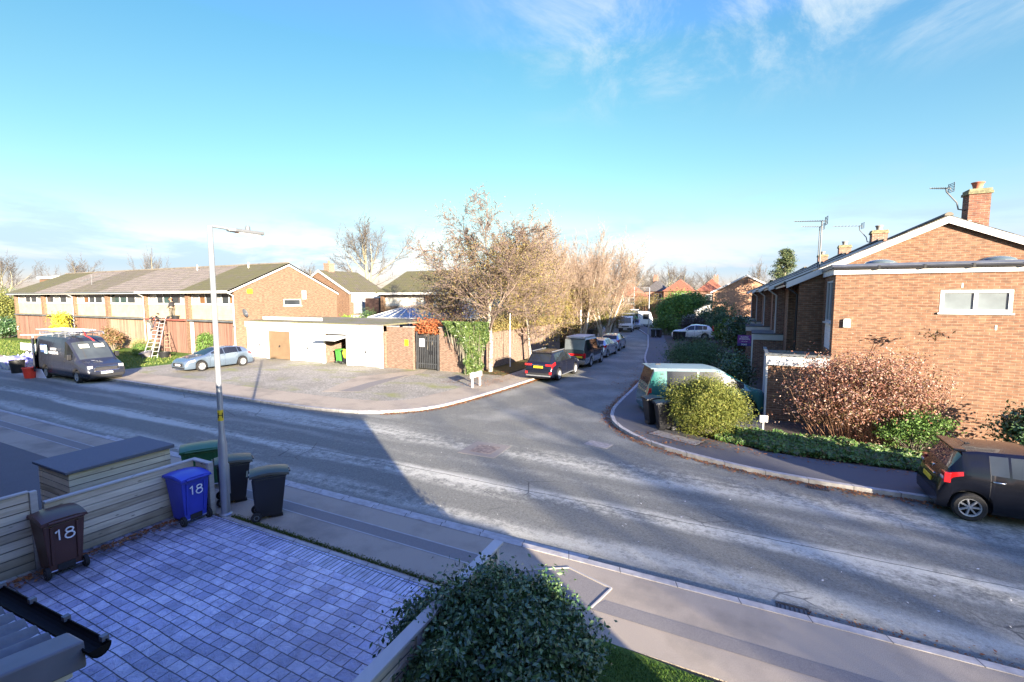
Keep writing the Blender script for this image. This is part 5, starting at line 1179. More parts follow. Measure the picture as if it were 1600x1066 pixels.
# left edge: white tipper trailer with rail and load, bulk bags, bins, boards
q = un(12, 575)
t = thing('flatbed_trailer', 'white flatbed trailer with high side rail at left edge of road', 'trailer', (-47.2, 16.6, -.02), R(2))
m = MB(); m.box(-3.2, 1.3, -1.0, 1.0, .62, .80); m.box(-3.2, 1.3, -1.0, -.96, .80, 1.18); m.box(-3.2, 1.3, .96, 1.0, .8, 1.18); m.box(1.26, 1.3, -.96, .96, .8, 1.18); m.build('bed', wt, t)
m = MB()
for y in (-.97, .97): 
    m.tube([(-3.1, y, 1.78), (1.22, y, 1.95)], .04, n=5); m.tube([(1.2, y, .8), (1.22, y, 1.95)], .045, n=5); m.tube([(-1.2, y, .8), (-1.2, y, 1.85)], .035, n=5)
m.tube([(1.22, -.97, 1.95), (1.22, .97, 1.95)], .04, n=5); m.build('rail', wt, t)
for s in (-1, 1):
    wheel(t, .55, s*.92, .36, .2, s, 6, wt); wheel(t, -2.2, s*.92, .36, .2, s, 6, wt)
t = thing('rubble_heap', 'dark greenish heap of waste loaded on the white trailer', 'heap', (-47.8, 16.6, .76)); m = MB(); r = random.Random(2)
for i in range(9):
    for j in range(25): pass
prof = [(.0, 1.05), (.35, 1.0), (.7, .82), (1.0, .5), (1.2, .0)]
vs = []; n = 22
for (rr, z) in prof[::-1]:
    for j in range(n):
        a = 2*math.pi*j/n; k = 1+.14*math.sin(3*a+z*5)+r.uniform(-.06, .06); vs.append((rr*1.35*k*math.cos(a), rr*.72*k*math.sin(a), z*.95+r.uniform(-.05, .05)))
m.add(vs, [(i*n+j, i*n+(j+1) % n, (i+1)*n+(j+1) % n, (i+1)*n+j) for i in range(len(prof)-1) for j in range(n)]); m.build('waste', mat('dark_waste', (.075, .08, .065), .9, var=.5, sc=4., bump=.8, bsc=9.), t)
def sack(label, loc, sx, sy, sz, mt, seed):
    r = random.Random(seed); t = thing('bulk_bag', label, 'bag', loc, r.uniform(-.3, .3)); m = MB(); n = 20; vs = []; K = 8
    for i in range(K+1):
        z = i/K; rr = (.82+.3*math.sin(z*math.pi*.9)) if i < K else .2
        for j in range(n):
            a = 2*math.pi*j/n; q = 1+.07*math.sin(4*a+seed)+r.uniform(-.04, .04); sq = 1/max(abs(math.cos(a)), abs(math.sin(a)))**.5
            vs.append((rr*q*sq*sx*math.cos(a)*.5, rr*q*sq*sy*math.sin(a)*.5, z*sz*(1 if i < K else .96)+r.uniform(-.02, .02)))
    m.add(vs, [(i*n+j, i*n+(j+1) % n, (i+1)*n+(j+1) % n, (i+1)*n+j) for i in range(K) for j in range(n)]+[tuple(K*n+j for j in range(n)), tuple(range(n))[::-1]]); m.build('sack_body', mt, t, 60)
    m = MB()
    for (x, y) in ((-.4, -.4), (.4, -.4), (.4, .4), (-.4, .4)): m.tube([(x*sx*.7, y*sy*.7, sz*.9), (x*sx*.75, y*sy*.75, sz*1.0), (x*sx*.5, y*sy*.75, sz*.99), (x*sx*.5, y*sy*.6, sz*.9)], .02, n=4)
    m.build('lifting_loop', mt, t)
BAGM = T('blue_white_bag', .7); BAGM.color(BAGM.mix(BAGM.step(BAGM.noise(2.2, BAGM.obj(), 3.), .44, .56), (.20, .20, .62), (.70, .70, .74))); BAGM = BAGM.mat
q = un(18, 575); sack('blue and white builders bulk bag on the road at left edge', (q.x-.6, q.y+.3, -.1), 2.3, 1.1, .85, BAGM, 3)
q = un(37, 568); sack('smaller blue and white rubble sack between bulk bag and van', (q.x+.1, q.y+.3, -.1), .95, .7, .8, BAGM, 5)
# ------------------------------------------------------------------ street furniture
POSTM = mat('grey_post_paint', (.36, .38, .40), .4, .5, var=.1, sc=2.)
def lamp(label, x, y, h, arm, rz, sticker=False, z=0.):
    t = thing('street_lamp', label, 'street lamp', (x, y, z), rz, 'street lamps')
    m = MB(); m.lathe([(.125, 0), (.125, .03), (.088, .06), (.086, 1.55), (.070, 1.66), (.055, 1.75), (.050, h-.04), (.052, h)], 18); m.build('post', POSTM, t, 40)
    m = MB(); m.tube([(0, 0, h-.05), (.04, 0, h), (.2, 0, h+.0), (arm*.34, 0, h-.01)], .03, n=8); m.build('arm', POSTM, t, 60)
    m = MB(); a = arm*.32; m.prism([(a, -.05), (a+.12, -.10), (arm, -.11), (arm+.03, 0), (arm, .11), (a+.12, .10), (a, .05)], 'z', h-.06, h+.015); o = m.build('lantern', mat('lantern_grey', (.16, .17, .18), .5, .3, var=.1), t, None, .02)
    m = MB(); m.box(a+.2, arm-.06, -.08, .08, h-.068, h-.0605); m.build('lens', CLEARLAMP, o)
    m = MB(); m.lathe([(.05, 0), (.05, .07), (.03, .1), (0, .1)], 10, Matrix.Translation((a+.45, 0, h+.015))); m.build('photocell', LEAD, o)
    if sticker:
        A = Matrix.Rotation(R(-25), 4, 'Z')
        m = MB(); n = 9
        for k in range(n-1):
            a0, a1 = (-1.2+2.4*k/(n-1)), (-1.2+2.4*(k+1)/(n-1))
            v = [Vector((.0575*math.cos(a), .0575*math.sin(a), zz)) for a, zz in ((a0, 2.05), (a1, 2.05), (a1, 2.28), (a0, 2.28))]
            m.add([Matrix.Rotation(sticker, 4, 'Z') @ p for p in v], ((0, 1, 2, 3),))
        st = m.build('sticker', PLATEY, t)
        d = Vector((math.cos(sticker), math.sin(sticker), 0))
        text('sticker_letter', 'H', .16, (d.x*.0585, d.y*.0585, 2.165), (R(90), 0, sticker+R(90)), LETTER_K, st)
        m = MB(); m.box(.07, .095, -.05, .05, .45, 1.1); m.build('access_door', POSTM, t)
    return t
a = un(408, 356, x=-9.76)
lamp('grey street lamp with yellow H sticker behind the blue bin', -9.76, 5.92, 6.05, max(1.0, a.y-5.92), R(90), R(-90-35)+R(0))
lp = un(1013, 523)
lamp('distant street lamp by two black bins at the bend', lp.x, lp.y, 5.9, 1.0, R(188))
lamp('far thin street lamp among trees past the flatbed truck', un(990, 500, y=86).x, 86, 6.6, .9, R(10))
# slim pole at the corner, road name sign
p = un(797, 573); t = thing('pole', 'slim white pole in front of the brick corner wall', 'pole', (p.x, p.y, 0))
m = MB(); m.lathe([(.05, 0), (.05, .02), (.038, .04), (.036, 3.55), (.04, 3.56), (0, 3.6)], 10); m.build('shaft', mat('pole_white', (.62, .62, .6), .5, var=.15), t, 40)
p = un(744, 604); t = thing('road_name_sign', 'small white two legged road name sign seen edge on at the corner', 'sign', (p.x, p.y, 0), R(-6))
for s in (-1, 1):
    m = MB(); m.box(-.03, .03, s*.33-.045, s*.33+.045, 0, .78); m.build('leg', WHITE, t)
m = MB(); m.box(-.025, .025, -.5, .5, .5, .76); m.build('board', WHITE, t, None, .008)
# estate agent board: two posts? one post and a purple board
p = un(1163, 535, y=26.6); t = thing('agent_board', 'purple estate agent board reading SOLD among dark shrubs', 'sign', (p.x, p.y, 0), R(-2))
c0, c1 = un(1152, 523.5, y=26.6), un(1173, 541, y=26.6)
m = MB(); w = (c1.x-c0.x)/2; zt, zb = c0.z, c1.z; m.box(-w, w, -.012, .012, zb+.26*(zt-zb), zt); bd = m.build('board', mat('purple_board', (.15, .028, .21), .5, var=.1), t)
m = MB(); m.box(-w, w, -.013, .013, zb, zb+.26*(zt-zb)-.002); m.build('lower_panel', mat('indigo_board', (.035, .03, .16), .5, var=.1), t)
m = MB(); m.box(w+.01, w+.07, -.035, .035, -.0, zt+.05); m.build('post', WHITEW, t)
h = zt-zb; s = h*.2
text('lettering', 'JULIAN', s, (0, -.016, zt-h*.17), (R(90), 0, 0), LETTER_W, bd); text('lettering', 'WADDEN', s, (0, -.016, zt-h*.37), (R(90), 0, 0), LETTER_W, bd)
text('lettering', 'sales lettings', s*.5, (0, -.016, zt-h*.58), (R(90), 0, 0), LETTER_W, bd); text('lettering', 'SOLD', s*.95, (0, -.016, zb+h*.13), (R(90), 0, 0), LETTER_W, bd)

# ------------------------------------------------------------------ wheelie bins, local front = -x? handle and wheels at -x, lid opens from +x
def bin_(label, loc, rz, c, num=None, lid=None, s=.96, group='wheelie bins', wide=.95, tilt=0.):
    bm = mat('bin_plastic', c, .42, var=.12, sc=3., bump=.08, bsc=120.); lm = bm if lid is None else mat('bin_lid', lid, .35, var=.1)
    t = thing('wheelie_bin', label, 'bin', loc, rz, group); t.scale = (s, s, s)
    W = .29*wide
    m = MB()
    m.frustum((-.25, .23, -W*.78, W*.78), .07, (-.30, .34, -W, W), .93)
    m.frustum((-.31, .355, -W-.012, W+.012), .93, (-.315, .36, -W-.016, W+.016), .985)
    m.frustum((.02, .26, -W*.6, W*.6), .0, (.0, .25, -W*.7, W*.7), .10)
    m.build('body', bm, t, None, .014)
    m = MB()   # moulded foot recess and ribs on the back
    m.box(-.272, -.24, -W*.42, W*.42, .09, .20); m.build('foot_recess', BLACKP, t)
    for y in (-W*.62, W*.62):
        m = MB(); m.frustum((-.285, -.25, y-.02, y+.02), .22, (-.325, -.28, y-.02, y+.02), .90); m.build('rib', bm, t, None, .006)
    m = MB(); n = 8; L_ = []
    for i in range(n+1):
        x = -.36+.76*i/n; z = 1.0+.055*math.sin(math.pi*clamp(i/n*.9+.08))
        L_.append((x, z))
    vs = []
    for (x, z) in L_: vs += [(x, -W-.035, z-.045), (x, -W-.02, z), (x, -W*.5, z+.022), (x, W*.5, z+.022), (x, W+.02, z), (x, W+.035, z-.045)]
    fs = [(i*6+j, i*6+j+1, i*6+7+j, i*6+6+j) for i in range(n) for j in range(5)]+[(0, 1, 2, 3, 4, 5), tuple(n*6+j for j in range(6))[::-1]]+[(i*6, i*6+6, i*6+11, i*6+5) for i in range(n)]
    m.add(vs, fs); ld = m.build('lid', lm, t, 40)
    m = MB()
    for y in (-W*.55, W*.55): m.tube([(-.30, y, .97), (-.40, y, 1.0)], .025, n=8)
    m.tube([(-.40, -W*.8, 1.0), (-.40, W*.8, 1.0)], .02, n=8); m.build('handle', bm, t, 60)
    m = MB(); m.tube([(.36, -.1, .985), (.43, -.1, .975), (.43, .1, .975), (.36, .1, .985)], .015, n=6); m.build('lid_grip', lm, ld, 60)
    m = MB(); m.tube([(-.25, -W*.9, .1), (-.25, W*.9, .1)], .014, n=6); m.build('axle', STEEL, t)
    for sd in (-1, 1):
        A = Matrix.Translation((-.26, sd*(W*.92), .1)) @ Matrix.Rotation(R(90), 4, 'X'); m = MB()
        m.lathe([(.05, -.03), (.1, -.03), (.105, -.015), (.105, .015), (.1, .03), (.05, .03)], 18, A); w = m.build('wheel', RUBBER, t, 40)
        m = MB(); m.lathe([(0, -.026), (.055, -.032), (.055, .032), (0, .026)], 14, A); m.build('hub', LEAD, w, 40)
    if num:
        for pts in ([(.13, .79), (.085, .835), (.08, .65)], [(-.055+.05*math.cos(a), .785+.04*math.sin(a)) for a in [math.pi*2*k/10 for k in range(11)]], [(-.055+.062*math.cos(a), .69+.055*math.sin(a)) for a in [math.pi*2*k/12 for k in range(13)]]):
            m = MB(); m.tube([(-.331-.04*(z-.75), y, z) for y, z in pts], .013, n=5); m.build('painted_number', LETTER_W, t)
    return t
BK = (.016, .017, .021)
b1 = un(95, 893); bin_('brown wheelie bin painted 18 against the timber fence', (-10.30, 3.42, .004), R(176), (.085, .035, .026), '18')
bin_('blue wheelie bin painted 18 at the end of the timber fence', (-10.24, 5.46, .004), R(178), (.035, .055, .42), '18')
bin_('black wheelie bin with wheels towards the fence, alone on near pavement', (-8.90, 6.32, 0), R(55), BK, wide=.88)
bin_('black wheelie bin half hidden behind the street lamp', (-10.30, 6.45, 0), R(60), BK)
bin_('wide green wheelie bin with shiny lid behind the timber fence', (-11.75, 6.62, 0), R(150), (.02, .10, .045), None, None, 1.0, wide=1.4)
p = un(1037, 672); bin_('black wheelie bin nearest the road beside the yellow bush', (p.x, p.y+.15, 0), R(205), BK)
p = un(1018, 664); bin_('black wheelie bin tucked behind another beside the yellow bush', (p.x, p.y+.25, 0), R(215), BK)
t = bpy.data.objects
p = un(1061, 532); q = bin_('black bin with open tilted lid in front of white off roader', (p.x+.3, p.y-.2, -.02), R(60), BK)
bin_('black bin touching the open one before the white off roader', (p.x-.35, p.y-.0, -.02), R(80), BK)
p = un(1019, 527); bin_('black bin close beside the distant lamp post', (p.x+.1, p.y, -.02), R(100), BK)
bin_('black bin further from the lamp post, right of its pair', (p.x+.75, p.y+.2, -.02), R(70), BK)
p = un(922, 528); bin_('black bin standing alone by the left verge beyond the wall', (p.x, p.y, 0), R(30), BK)
# inside the open garage
bin_('bright green bin standing inside the open garage', (-25.75, 24.35, 0), R(85), (.06, .30, .045))
bin_('black bin with a yellow vest over it in open garage', (-24.98, 24.2, 0), R(95), BK)
t = thing('hi_vis_vest', 'yellow hi vis vest hung over black bin in the garage', 'vest', (-24.85, 23.86, .95)); m = MB()
vs = []; n = 8
for i in range(n+1):
    for j in range(5): vs.append((-.2+.1*j+.02*math.sin(i), -.03*math.sin(j*1.7+i*.6), .12-.62*i/n))
m.add(vs, [(i*5+j, i*5+j+1, i*5+6+j, i*5+5+j) for i in range(n) for j in range(4)]); m.build('fabric', mat('hi_vis', (.62, .75, .05), .7, var=.1), t, 60).modifiers.new('th', 'SOLIDIFY').thickness = .012

# bucket, tub, boards near the van
def bucket(name, label, loc, r, h, c, cat='bucket'):
    t = thing(name, label, cat, loc); m = MB(); m.lathe([(r*.78, 0), (r, h), (r*1.06, h), (r*1.06, h-.03), (r*.99, h-.04)], 18); m.lathe([(r*.9, h*.6), (0, h*.6)], 18); m.build('pail', mat(name+'_plastic', c, .45, var=.1), t, 40)
    m = MB(); m.tube([(r*math.cos(a), .02, h-.02-r*.55*math.sin(a)) for a in [math.pi*k/8 for k in range(9)]], .01, n=4); m.build('handle', STEEL, t)
p = un(47, 588); bucket('bucket', 'bright red bucket on the road behind the dark van', (p.x, p.y, -.1), .32, .62, (.75, .05, .025))
p = un(28, 580); bucket('tub', 'black tub of rubbish beside the blue and white sack', (p.x, p.y, -.1), .38, .80, (.012, .012, .013), 'tub')
p = un(54, 588); t = thing('board', 'white board leaning low behind the van wheel', 'board', (p.x+.3, p.y+.15, -.1), R(8)); m = MB(); m.prism([(-.4, 0), (.55, 0), (.15, .52), (-.45, .55)], 'y', -.02, .02); m.build('sheet', mat('white_sheet', (.62, .62, .72), .6), t)
t = thing('tub', 'black rubber tub on grass by the ladder foot', 'tub', (-40.5, 20.5, 0)); m = MB(); m.lathe([(.3, 0), (.42, .42), (.45, .42), (.44, .38)], 18); m.lathe([(.38, .25), (0, .27)], 18); m.build('pail', BLACKP, t, 40)
p = un(221, 559); t = thing('tub', 'grey rubber tub lying left of the ladder foot', 'tub', (p.x, p.y+.4, 0)); m = MB(); m.lathe([(.3, 0), (.42, .42), (.45, .42), (.44, .38)], 18, Matrix.Rotation(R(15), 4, 'X')); m.build('pail', mat('grey_rubber', (.14, .13, .14), .8), t, 40)
t = thing('tub', 'dark tub on the ledge roof beside the standing worker', 'tub', (-43.3, 22.97, 2.84)); m = MB(); m.lathe([(.25, 0), (.33, .3), (.35, .3), (.34, .27)], 18); m.lathe([(.3, .2), (0, .2)], 18); m.build('pail', BLACKP, t, 40)
# ladders against the ledge
LB, LT = un(228, 559), un(250, 506, y=22.75)
ladder('ladder', 'long pale ladder leaning on the ledge under the bending worker', (LB.x, LB.y, 0), (LT.x, LT.y-.02, 2.95), .40, 10, PALEAL)
ladder('ladder', 'second leaning ladder just right of the bending workers one', (LB.x+.75, LB.y+.2, 0), (LT.x+.55, LT.y-.02, 2.9), .36, 10, PALEAL)
ladder('ladder', 'short wooden ladder leaning right of the two pale ladders', (LB.x+1.5, LB.y+.75, 0), (LT.x+.95, LT.y+.0, 1.75), .34, 7, mat('ladder_wood', (.36, .25, .16), .8))

# ------------------------------------------------------------------ timber fence and bin store
def m_wood(name, a, b, row=.148, off=0.):
    t = T(name, .82); o = t.sep(); u = t.math('ADD', o[0], o[1])
    zz = t.math('DIVIDE', t.math('SUBTRACT', o[2], off), row); i = t.math('FLOOR', zz); wn = t.n('ShaderNodeTexWhiteNoise', noise_dimensions='1D'); t.L(i, wn.inputs['W'])
    v = t.comb(t.math('MULTIPLY', u, .9), t.math('MULTIPLY', o[2], 11.), t.math('MULTIPLY', wn.outputs['Value'], 9.))
    g = t.noise(1.6, v, 6., .6, .7); kn = t.n('ShaderNodeTexVoronoi'); t.L(t.comb(t.math('MULTIPLY', u, 2.6), t.math('MULTIPLY', o[2], 6.5), wn.outputs['Value']), kn.inputs['Vector']); kn.inputs['Scale'].default_value = 1.
    k = t.step(kn.outputs['Distance'], .12, .05)
    col = t.ramp(t.math('ADD', t.math('MULTIPLY', g, .7), t.math('MULTIPLY', wn.outputs['Value'], .3)), (.25, a), (.75, b))
    col = t.mix(t.math('MULTIPLY', k, .7), col, tuple(x*.35 for x in a))
    if row < 1: col = t.mix(t.math('MULTIPLY', t.step(t.math('ABSOLUTE', t.math('SUBTRACT', t.math('FRACT', zz), .48)), .41, .47), .85), col, (.03, .025, .02))
    low_dark = t.step(t.math('ADD', o[2], t.math('MULTIPLY', t.noise(2.), .5)), .62, .25)  # boards turn darker towards the bottom, with an uneven upper limit
    t.color(t.mix(t.math('MULTIPLY', low_dark, .65), col, tuple(x*.4 for x in a))); t.bump(g, .35, .015); return t.mat
WOOD = m_wood('weathered_pine', (.31, .25, .165), (.74, .65, .50), .1338, .02); WOOD2 = m_wood('weathered_pine_panel', (.31, .25, .165), (.72, .63, .49), .148, .02); WOOD3 = m_wood('store_pine', (.34, .27, .17), (.78, .68, .50), .136, .03); WOODG = m_wood('greyed_pine', (.32, .30, .275), (.54, .52, .48), 3.)
FX = -10.66
fz = un(300, 716, x=FX).z; fz2 = un(75, 786, x=FX).z
t = thing('timber_fence', 'pale horizontal board fence along the driveway behind brown and blue bins', 'fence', (FX, 4.4, 0)); org = (FX, 4.4, 0)
ya, yb = 3.38, 5.84; nb = 8; ztop = 1.09
for k in range(nb):
    z0 = .02+k*(ztop-.02)/nb; m = MB(org); m.box(FX-.02, FX+.014+.003*(k % 2), ya, yb-.03, z0, z0+(ztop-.02)/nb-.013); m.build('board', WOOD, t, None, .004)
m = MB(org); m.box(FX-.06, FX+.05, ya, yb+.05, ztop, ztop+.035); m.box(FX+.05, FX+.60, yb-.06, yb+.05, ztop-.0, ztop+.035); m.build('top_rail', WOODG, t, None, .005)
for a in ((FX-.1, FX-.022, ya+.02, ya+.1), (FX+.50, FX+.60, yb-.05, yb+.05), (FX-.1, FX-.022, yb-.1, yb-.02)):
    m = MB(org); m.box(*a, -.1, ztop-.002); m.build('post', WOODG, t, None, .006)
for k in range(7):
    z0 = .06+k*.145; m = MB(org); m.box(FX+.05, FX+.50, yb-.005, yb+.02, z0, z0+.137); m.build('board', WOOD, t, None, .004)
t = thing('timber_fence', 'slightly taller pale board fence panel left of the brown bin', 'fence', (FX, 2.0, 0)); org = (FX, 2.0, 0)
for k in range(9):
    z0 = .02+k*.148; m = MB(org); m.box(FX-.03, FX+.008, -.2, 3.2, z0, z0+.14); m.build('board', WOOD2, t, None, .004)
m = MB(org); m.box(FX-.05, FX+.04, 3.205, 3.30, -.1, 1.36); m.build('post', WOODG, t, None, .006)
m = MB(org); m.box(FX-.05, FX+.04, -.2, 3.2, 1.353, 1.385); m.build('top_rail', WOODG, t, None, .005)
SX0, SX1, SY0, SY1, SZ = -13.26, -11.95, 4.2, 6.0, 1.16
org = (SX0, SY0, 0); t = thing('bin_store', 'pale timber bin store with flat grey roof behind the fence', 'store', org)
for (ax, a) in (('x', SX1), ('y', SY0), ('x2', SX0), ('y2', SY1)):
    for k in range(8):
        z0 = .03+k*.136; m = MB(org)
        if ax[0] == 'x': m.box(a-.014, a+.014, SY0+.05, SY1-.05, z0, z0+.128)
        else: m.box(SX0+.05, SX1-.05, a-.014, a+.014, z0, z0+.128)
        m.build('board', WOOD3, t, None, .004)
for x in (SX0, SX1-.07):
    for y in (SY0, SY1-.07):
        m = MB(org); m.box(x-.02, x+.09, y-.02, y+.09, -.1, 1.115); m.build('corner_post', WOOD3, t)
m = MB(org); m.prism([(SY0-.09, 1.12), (SY0-.09, 1.175), (SY1+.09, 1.205), (SY1+.09, 1.12)], 'x', SX0-.09, SX1+.09); m.build('roof', mat('grey_mineral_felt', (.105, .115, .14), .75, var=.12, sc=30., bump=.3, bsc=200.), t, None, .012)
# fence on the right of the drive, mostly hidden by the bush
F2 = -3.0; org = (F2, 4.2, 0); t = thing('timber_fence', 'low timber fence rail emerging from behind the dark green bush', 'fence', org)
m = MB(org); m.prism([(1.6, 1.06), (1.6, 1.10), (5.60, 1.20), (5.60, 1.16)], 'x', F2-.075, F2+.075); m.build('top_rail', WOODG, t, None, .006)
for y in (2.0, 3.75, 5.5): 
    m = MB(org); m.box(F2-.045, F2+.045, y-.045, y+.045, -.1, 1.05+(y-1.6)*.025); m.build('post', WOODG, t, None, .006)
for k in range(7):
    z0 = .02+k*.147; m = MB(org); m.box(F2-.012, F2+.012, 1.6, 5.46, z0, z0+.14); m.build('board', WOOD, t, None, .004)
# little white marker in the ground cover
p = un(1192, 672); t = thing('marker_box', 'small white box on a stake in green ground cover', 'marker', (p.x, p.y, 0), R(20)); m = MB(); m.box(-.14, .14, -.05, .05, .28, .52); b = m.build('box', WHITE, t, None, .02); m = MB(); m.box(-.07, .07, -.056, -.05, .38, .44); m.build('printed_mark', LEAD, b); m = MB(); m.box(-.02, .02, -.02, .02, 0, .28); m.build('stake', WHITEW, t)

# ------------------------------------------------------------------ the two workers
SKIN = mat('skin', (.42, .25, .18), .55, var=.08); HAIR = mat('short_hair', (.05, .035, .025), .8, var=.2)
JACKET = mat('dark_jacket', (.022, .023, .028), .8, var=.25, sc=8.); TROUS = mat('grey_trousers', (.085, .082, .078), .85, var=.25, sc=8.); BOOT = mat('work_boot', (.03, .024, .02), .7); CAPR = mat('rust_cap', (.38, .12, .06), .8)
def skinned(name, verts, edges, rad, mt, par, root=0, sub=1):
    me = bpy.data.meshes.new(name); me.from_pydata(verts, edges, []); me.materials.append(mt)
    o = bpy.data.objects.new(name, me); link(o, par)
    sk = o.modifiers.new('skin', 'SKIN'); sk.use_smooth_shade = True
    for i, r_ in enumerate(rad):
        me.skin_vertices[0].data[i].radius = (r_, r_) if not isinstance(r_, tuple) else r_
    me.skin_vertices[0].data[root].use_root = True
    s = o.modifiers.new('sub', 'SUBSURF'); s.levels = sub; s.render_levels = sub
    return o
def person(label, loc, rz, J, capped):
    """J: joints in metres, person faces local +x, y to its left"""
    t = thing('person', label, 'person', loc, rz, 'workers on the ledge roof')
    v, e, r = [], [], []
    def chain(start, pts):
        i = start
        for p, rr in pts:
            v.append(tuple(p)); r.append(rr); k = len(v)-1
            if i is not None: e.append((i, k))
            i = k
        return i
    pel = chain(None, [(J['pelvis'], (.15, .11))]); ch = chain(pel, [(J['waist'], (.145, .10)), (J['chest'], (.18, .12)), (J['neck0'], (.085, .08)), (J['neck'], .055)])
    chest = 2; neck = ch
    head = chain(neck, [(J['jaw'], .062), (J['head'], .092), (J['crown'], .07)])
    chain(head-1, [(Vector(J['head'])+Vector(J['face'])*.105+Vector((0, 0, -.015)), .018)])      # nose
    for s in ('l', 'r'): 
        chain(pel, [(J['hip_'+s], .098), (J['knee_'+s], .066), (J['ankle_'+s], .045), (J['toe_'+s], .038)])
        k = chain(chest, [(J['sho_'+s], .068), (J['elb_'+s], .046), (J['wri_'+s], .030), (J['palm_'+s], (.040, .022))])
        w, pm = Vector(J['wri_'+s]), Vector(J['palm_'+s]); d = (pm-w).normalized(); sd = d.cross(Vector((0, 0, 1))); sd = sd.normalized() if sd.length > .1 else Vector((0, 1, 0)); up = sd.cross(d)
        for q, (o_, ln) in enumerate(((-.03, .075), (-.01, .088), (.01, .082), (.03, .064))):
            b = pm+sd*o_+d*.02; m_ = b+d*ln*.55-up*.008; chain(k, [(b, .011), (m_, .009), (m_+d*ln*.35-up*.03, .008)])
        chain(k-0, [(pm-sd*.045-d*.01, .012), (pm-sd*.065+d*.035, .010)])
    o = skinned('body', v, e, r, SKIN, t)
    def cover(name, keys, rr, mt):
        vv, ee = [], []
        for ks in keys:
            prev = None
            for kk in ks:
                p = tuple(J[kk])
                if p in vv: i = vv.index(p)
                else: vv.append(p); i = len(vv)-1
                if prev is not None and (prev, i) not in ee: ee.append((prev, i))
                prev = i
        names = {tuple(J[kk]): kk for ks in keys for kk in ks}
        skinned(name, vv, ee, [rr[names[p].split('_')[0]] for p in vv], mt, t)
    cover('jacket', [['pelvis', 'waist', 'chest', 'neck0'], ['chest', 'sho_l', 'elb_l', 'wri_l'], ['chest', 'sho_r', 'elb_r', 'wri_r']], dict(pelvis=(.175, .135), waist=(.175, .13), chest=(.205, .145), neck0=(.10, .09), sho=.088, elb=.064, wri=.046), JACKET)
    cover('trousers', [['pelvis', 'hip_l', 'knee_l', 'ankle_l'], ['pelvis', 'hip_r', 'knee_r', 'ankle_r']], dict(pelvis=(.165, .125), hip=.118, knee=.084, ankle=.066), TROUS if not capped else mat('khaki_trousers', (.11, .095, .075), .85))
    for s in ('l', 'r'): skinned('boot', [tuple(J['ankle_'+s]), tuple(Vector(J['ankle_'+s])+Vector((0, 0, -.06))), tuple(J['toe_'+s])], [(0, 1), (1, 2)], [.062, .058, .046], BOOT, t)
    f = Vector(J['face']); hd = Vector(J['head']); sd = Vector((0, 0, 1)).cross(f).normalized()
    m = MB(); 
    for s in (-1, 1): m.lathe([(0, -.02), (.018, -.012), (.02, 0), (.014, .012), (0, .016)], 8, Matrix.Translation(hd+sd*s*.092-f*.01))
    m.build('ear', SKIN, o, 180)
    m = MB()
    for s in (-1, 1): m.lathe([(0, -.008), (.009, 0), (0, .008)], 8, Matrix.Translation(hd+f*.083+sd*s*.032+Vector((0, 0, .012))))
    m.build('eye', HAIR, o, 180); m = MB(); A = Matrix.Translation(hd+f*.078+Vector((0, 0, -.062))); p = hd+f*.078+Vector((0, 0, -.058)); m.tube([p-sd*.024, p+f*.006, p+sd*.024], .006, n=5); m.build('mouth', mat('lips', (.30, .12, .10), .6), o)
    upv = (Vector(J['crown'])-hd).normalized(); q = Vector((0, 0, 1)).rotation_difference(upv).to_matrix().to_4x4()
    m = MB(); m.lathe([(.100, .0), (.106, .04), (.098, .085), (.07, .118), (.03, .132), (0, .134)], 16, Matrix.Translation(hd-f*.008) @ q)
    if capped: m.tube([hd+f*.09+Vector((0, 0, .035)), hd+f*.17+Vector((0, 0, .025))], [.055, .03], n=8)
    m.build('cap' if capped else 'hair', CAPR if capped else HAIR, t, 180)
    return t
V3 = Vector
JS = dict(pelvis=(0, 0, .95), waist=(.01, 0, 1.12), chest=(.02, 0, 1.32), neck0=(.03, 0, 1.47), neck=(.05, 0, 1.52), jaw=(.085, 0, 1.58), head=(.075, 0, 1.655), crown=(.055, 0, 1.72), face=(.94, 0, -.34),
  hip_l=(0, .10, .88), knee_l=(.04, .12, .50), ankle_l=(.0, .13, .10), toe_l=(.16, .15, .04), hip_r=(0, -.10, .88), knee_r=(.02, -.13, .50), ankle_r=(-.06, -.15, .10), toe_r=(.10, -.18, .04),
  sho_l=(.02, .20, 1.40), elb_l=(-.03, .30, 1.12), wri_l=(.16, .26, .96), palm_l=(.23, .24, .92), sho_r=(.02, -.20, 1.40), elb_r=(-.06, -.29, 1.12), wri_r=(.10, -.25, .94), palm_r=(.17, -.24, .89))
pw_ = un(270, 504, y=22.95)
person('person in dark jacket and rust cap standing on the ledge roof', (pw_.x, 22.95, 2.84), R(-160), JS, True)
# bending forward from the ladder, hands on the ledge; faces local +x
JB = dict(pelvis=(-.30, 0, 1.02), waist=(-.20, 0, 1.17), chest=(-.02, 0, 1.36), neck0=(.13, 0, 1.45), neck=(.19, 0, 1.46), jaw=(.26, 0, 1.44), head=(.295, 0, 1.50), crown=(.31, 0, 1.57), face=(.78, 0, -.62),
  hip_l=(-.30, .10, .95), knee_l=(-.22, .12, .52), ankle_l=(-.34, .12, .10), toe_l=(-.18, .13, .05), hip_r=(-.30, -.10, .95), knee_r=(-.10, -.12, .64), ankle_r=(-.20, -.12, .38), toe_r=(-.05, -.13, .33),
  sho_l=(.06, .19, 1.40), elb_l=(.26, .24, 1.20), wri_l=(.46, .20, 1.10), palm_l=(.53, .18, 1.08), sho_r=(.06, -.19, 1.40), elb_r=(.24, -.26, 1.18), wri_r=(.45, -.22, 1.09), palm_r=(.52, -.20, 1.07))
d = V3((LT.x-LB.x, LT.y-LB.y, 2.95)); f = V3((LB.x, LB.y, 0))+d*.60
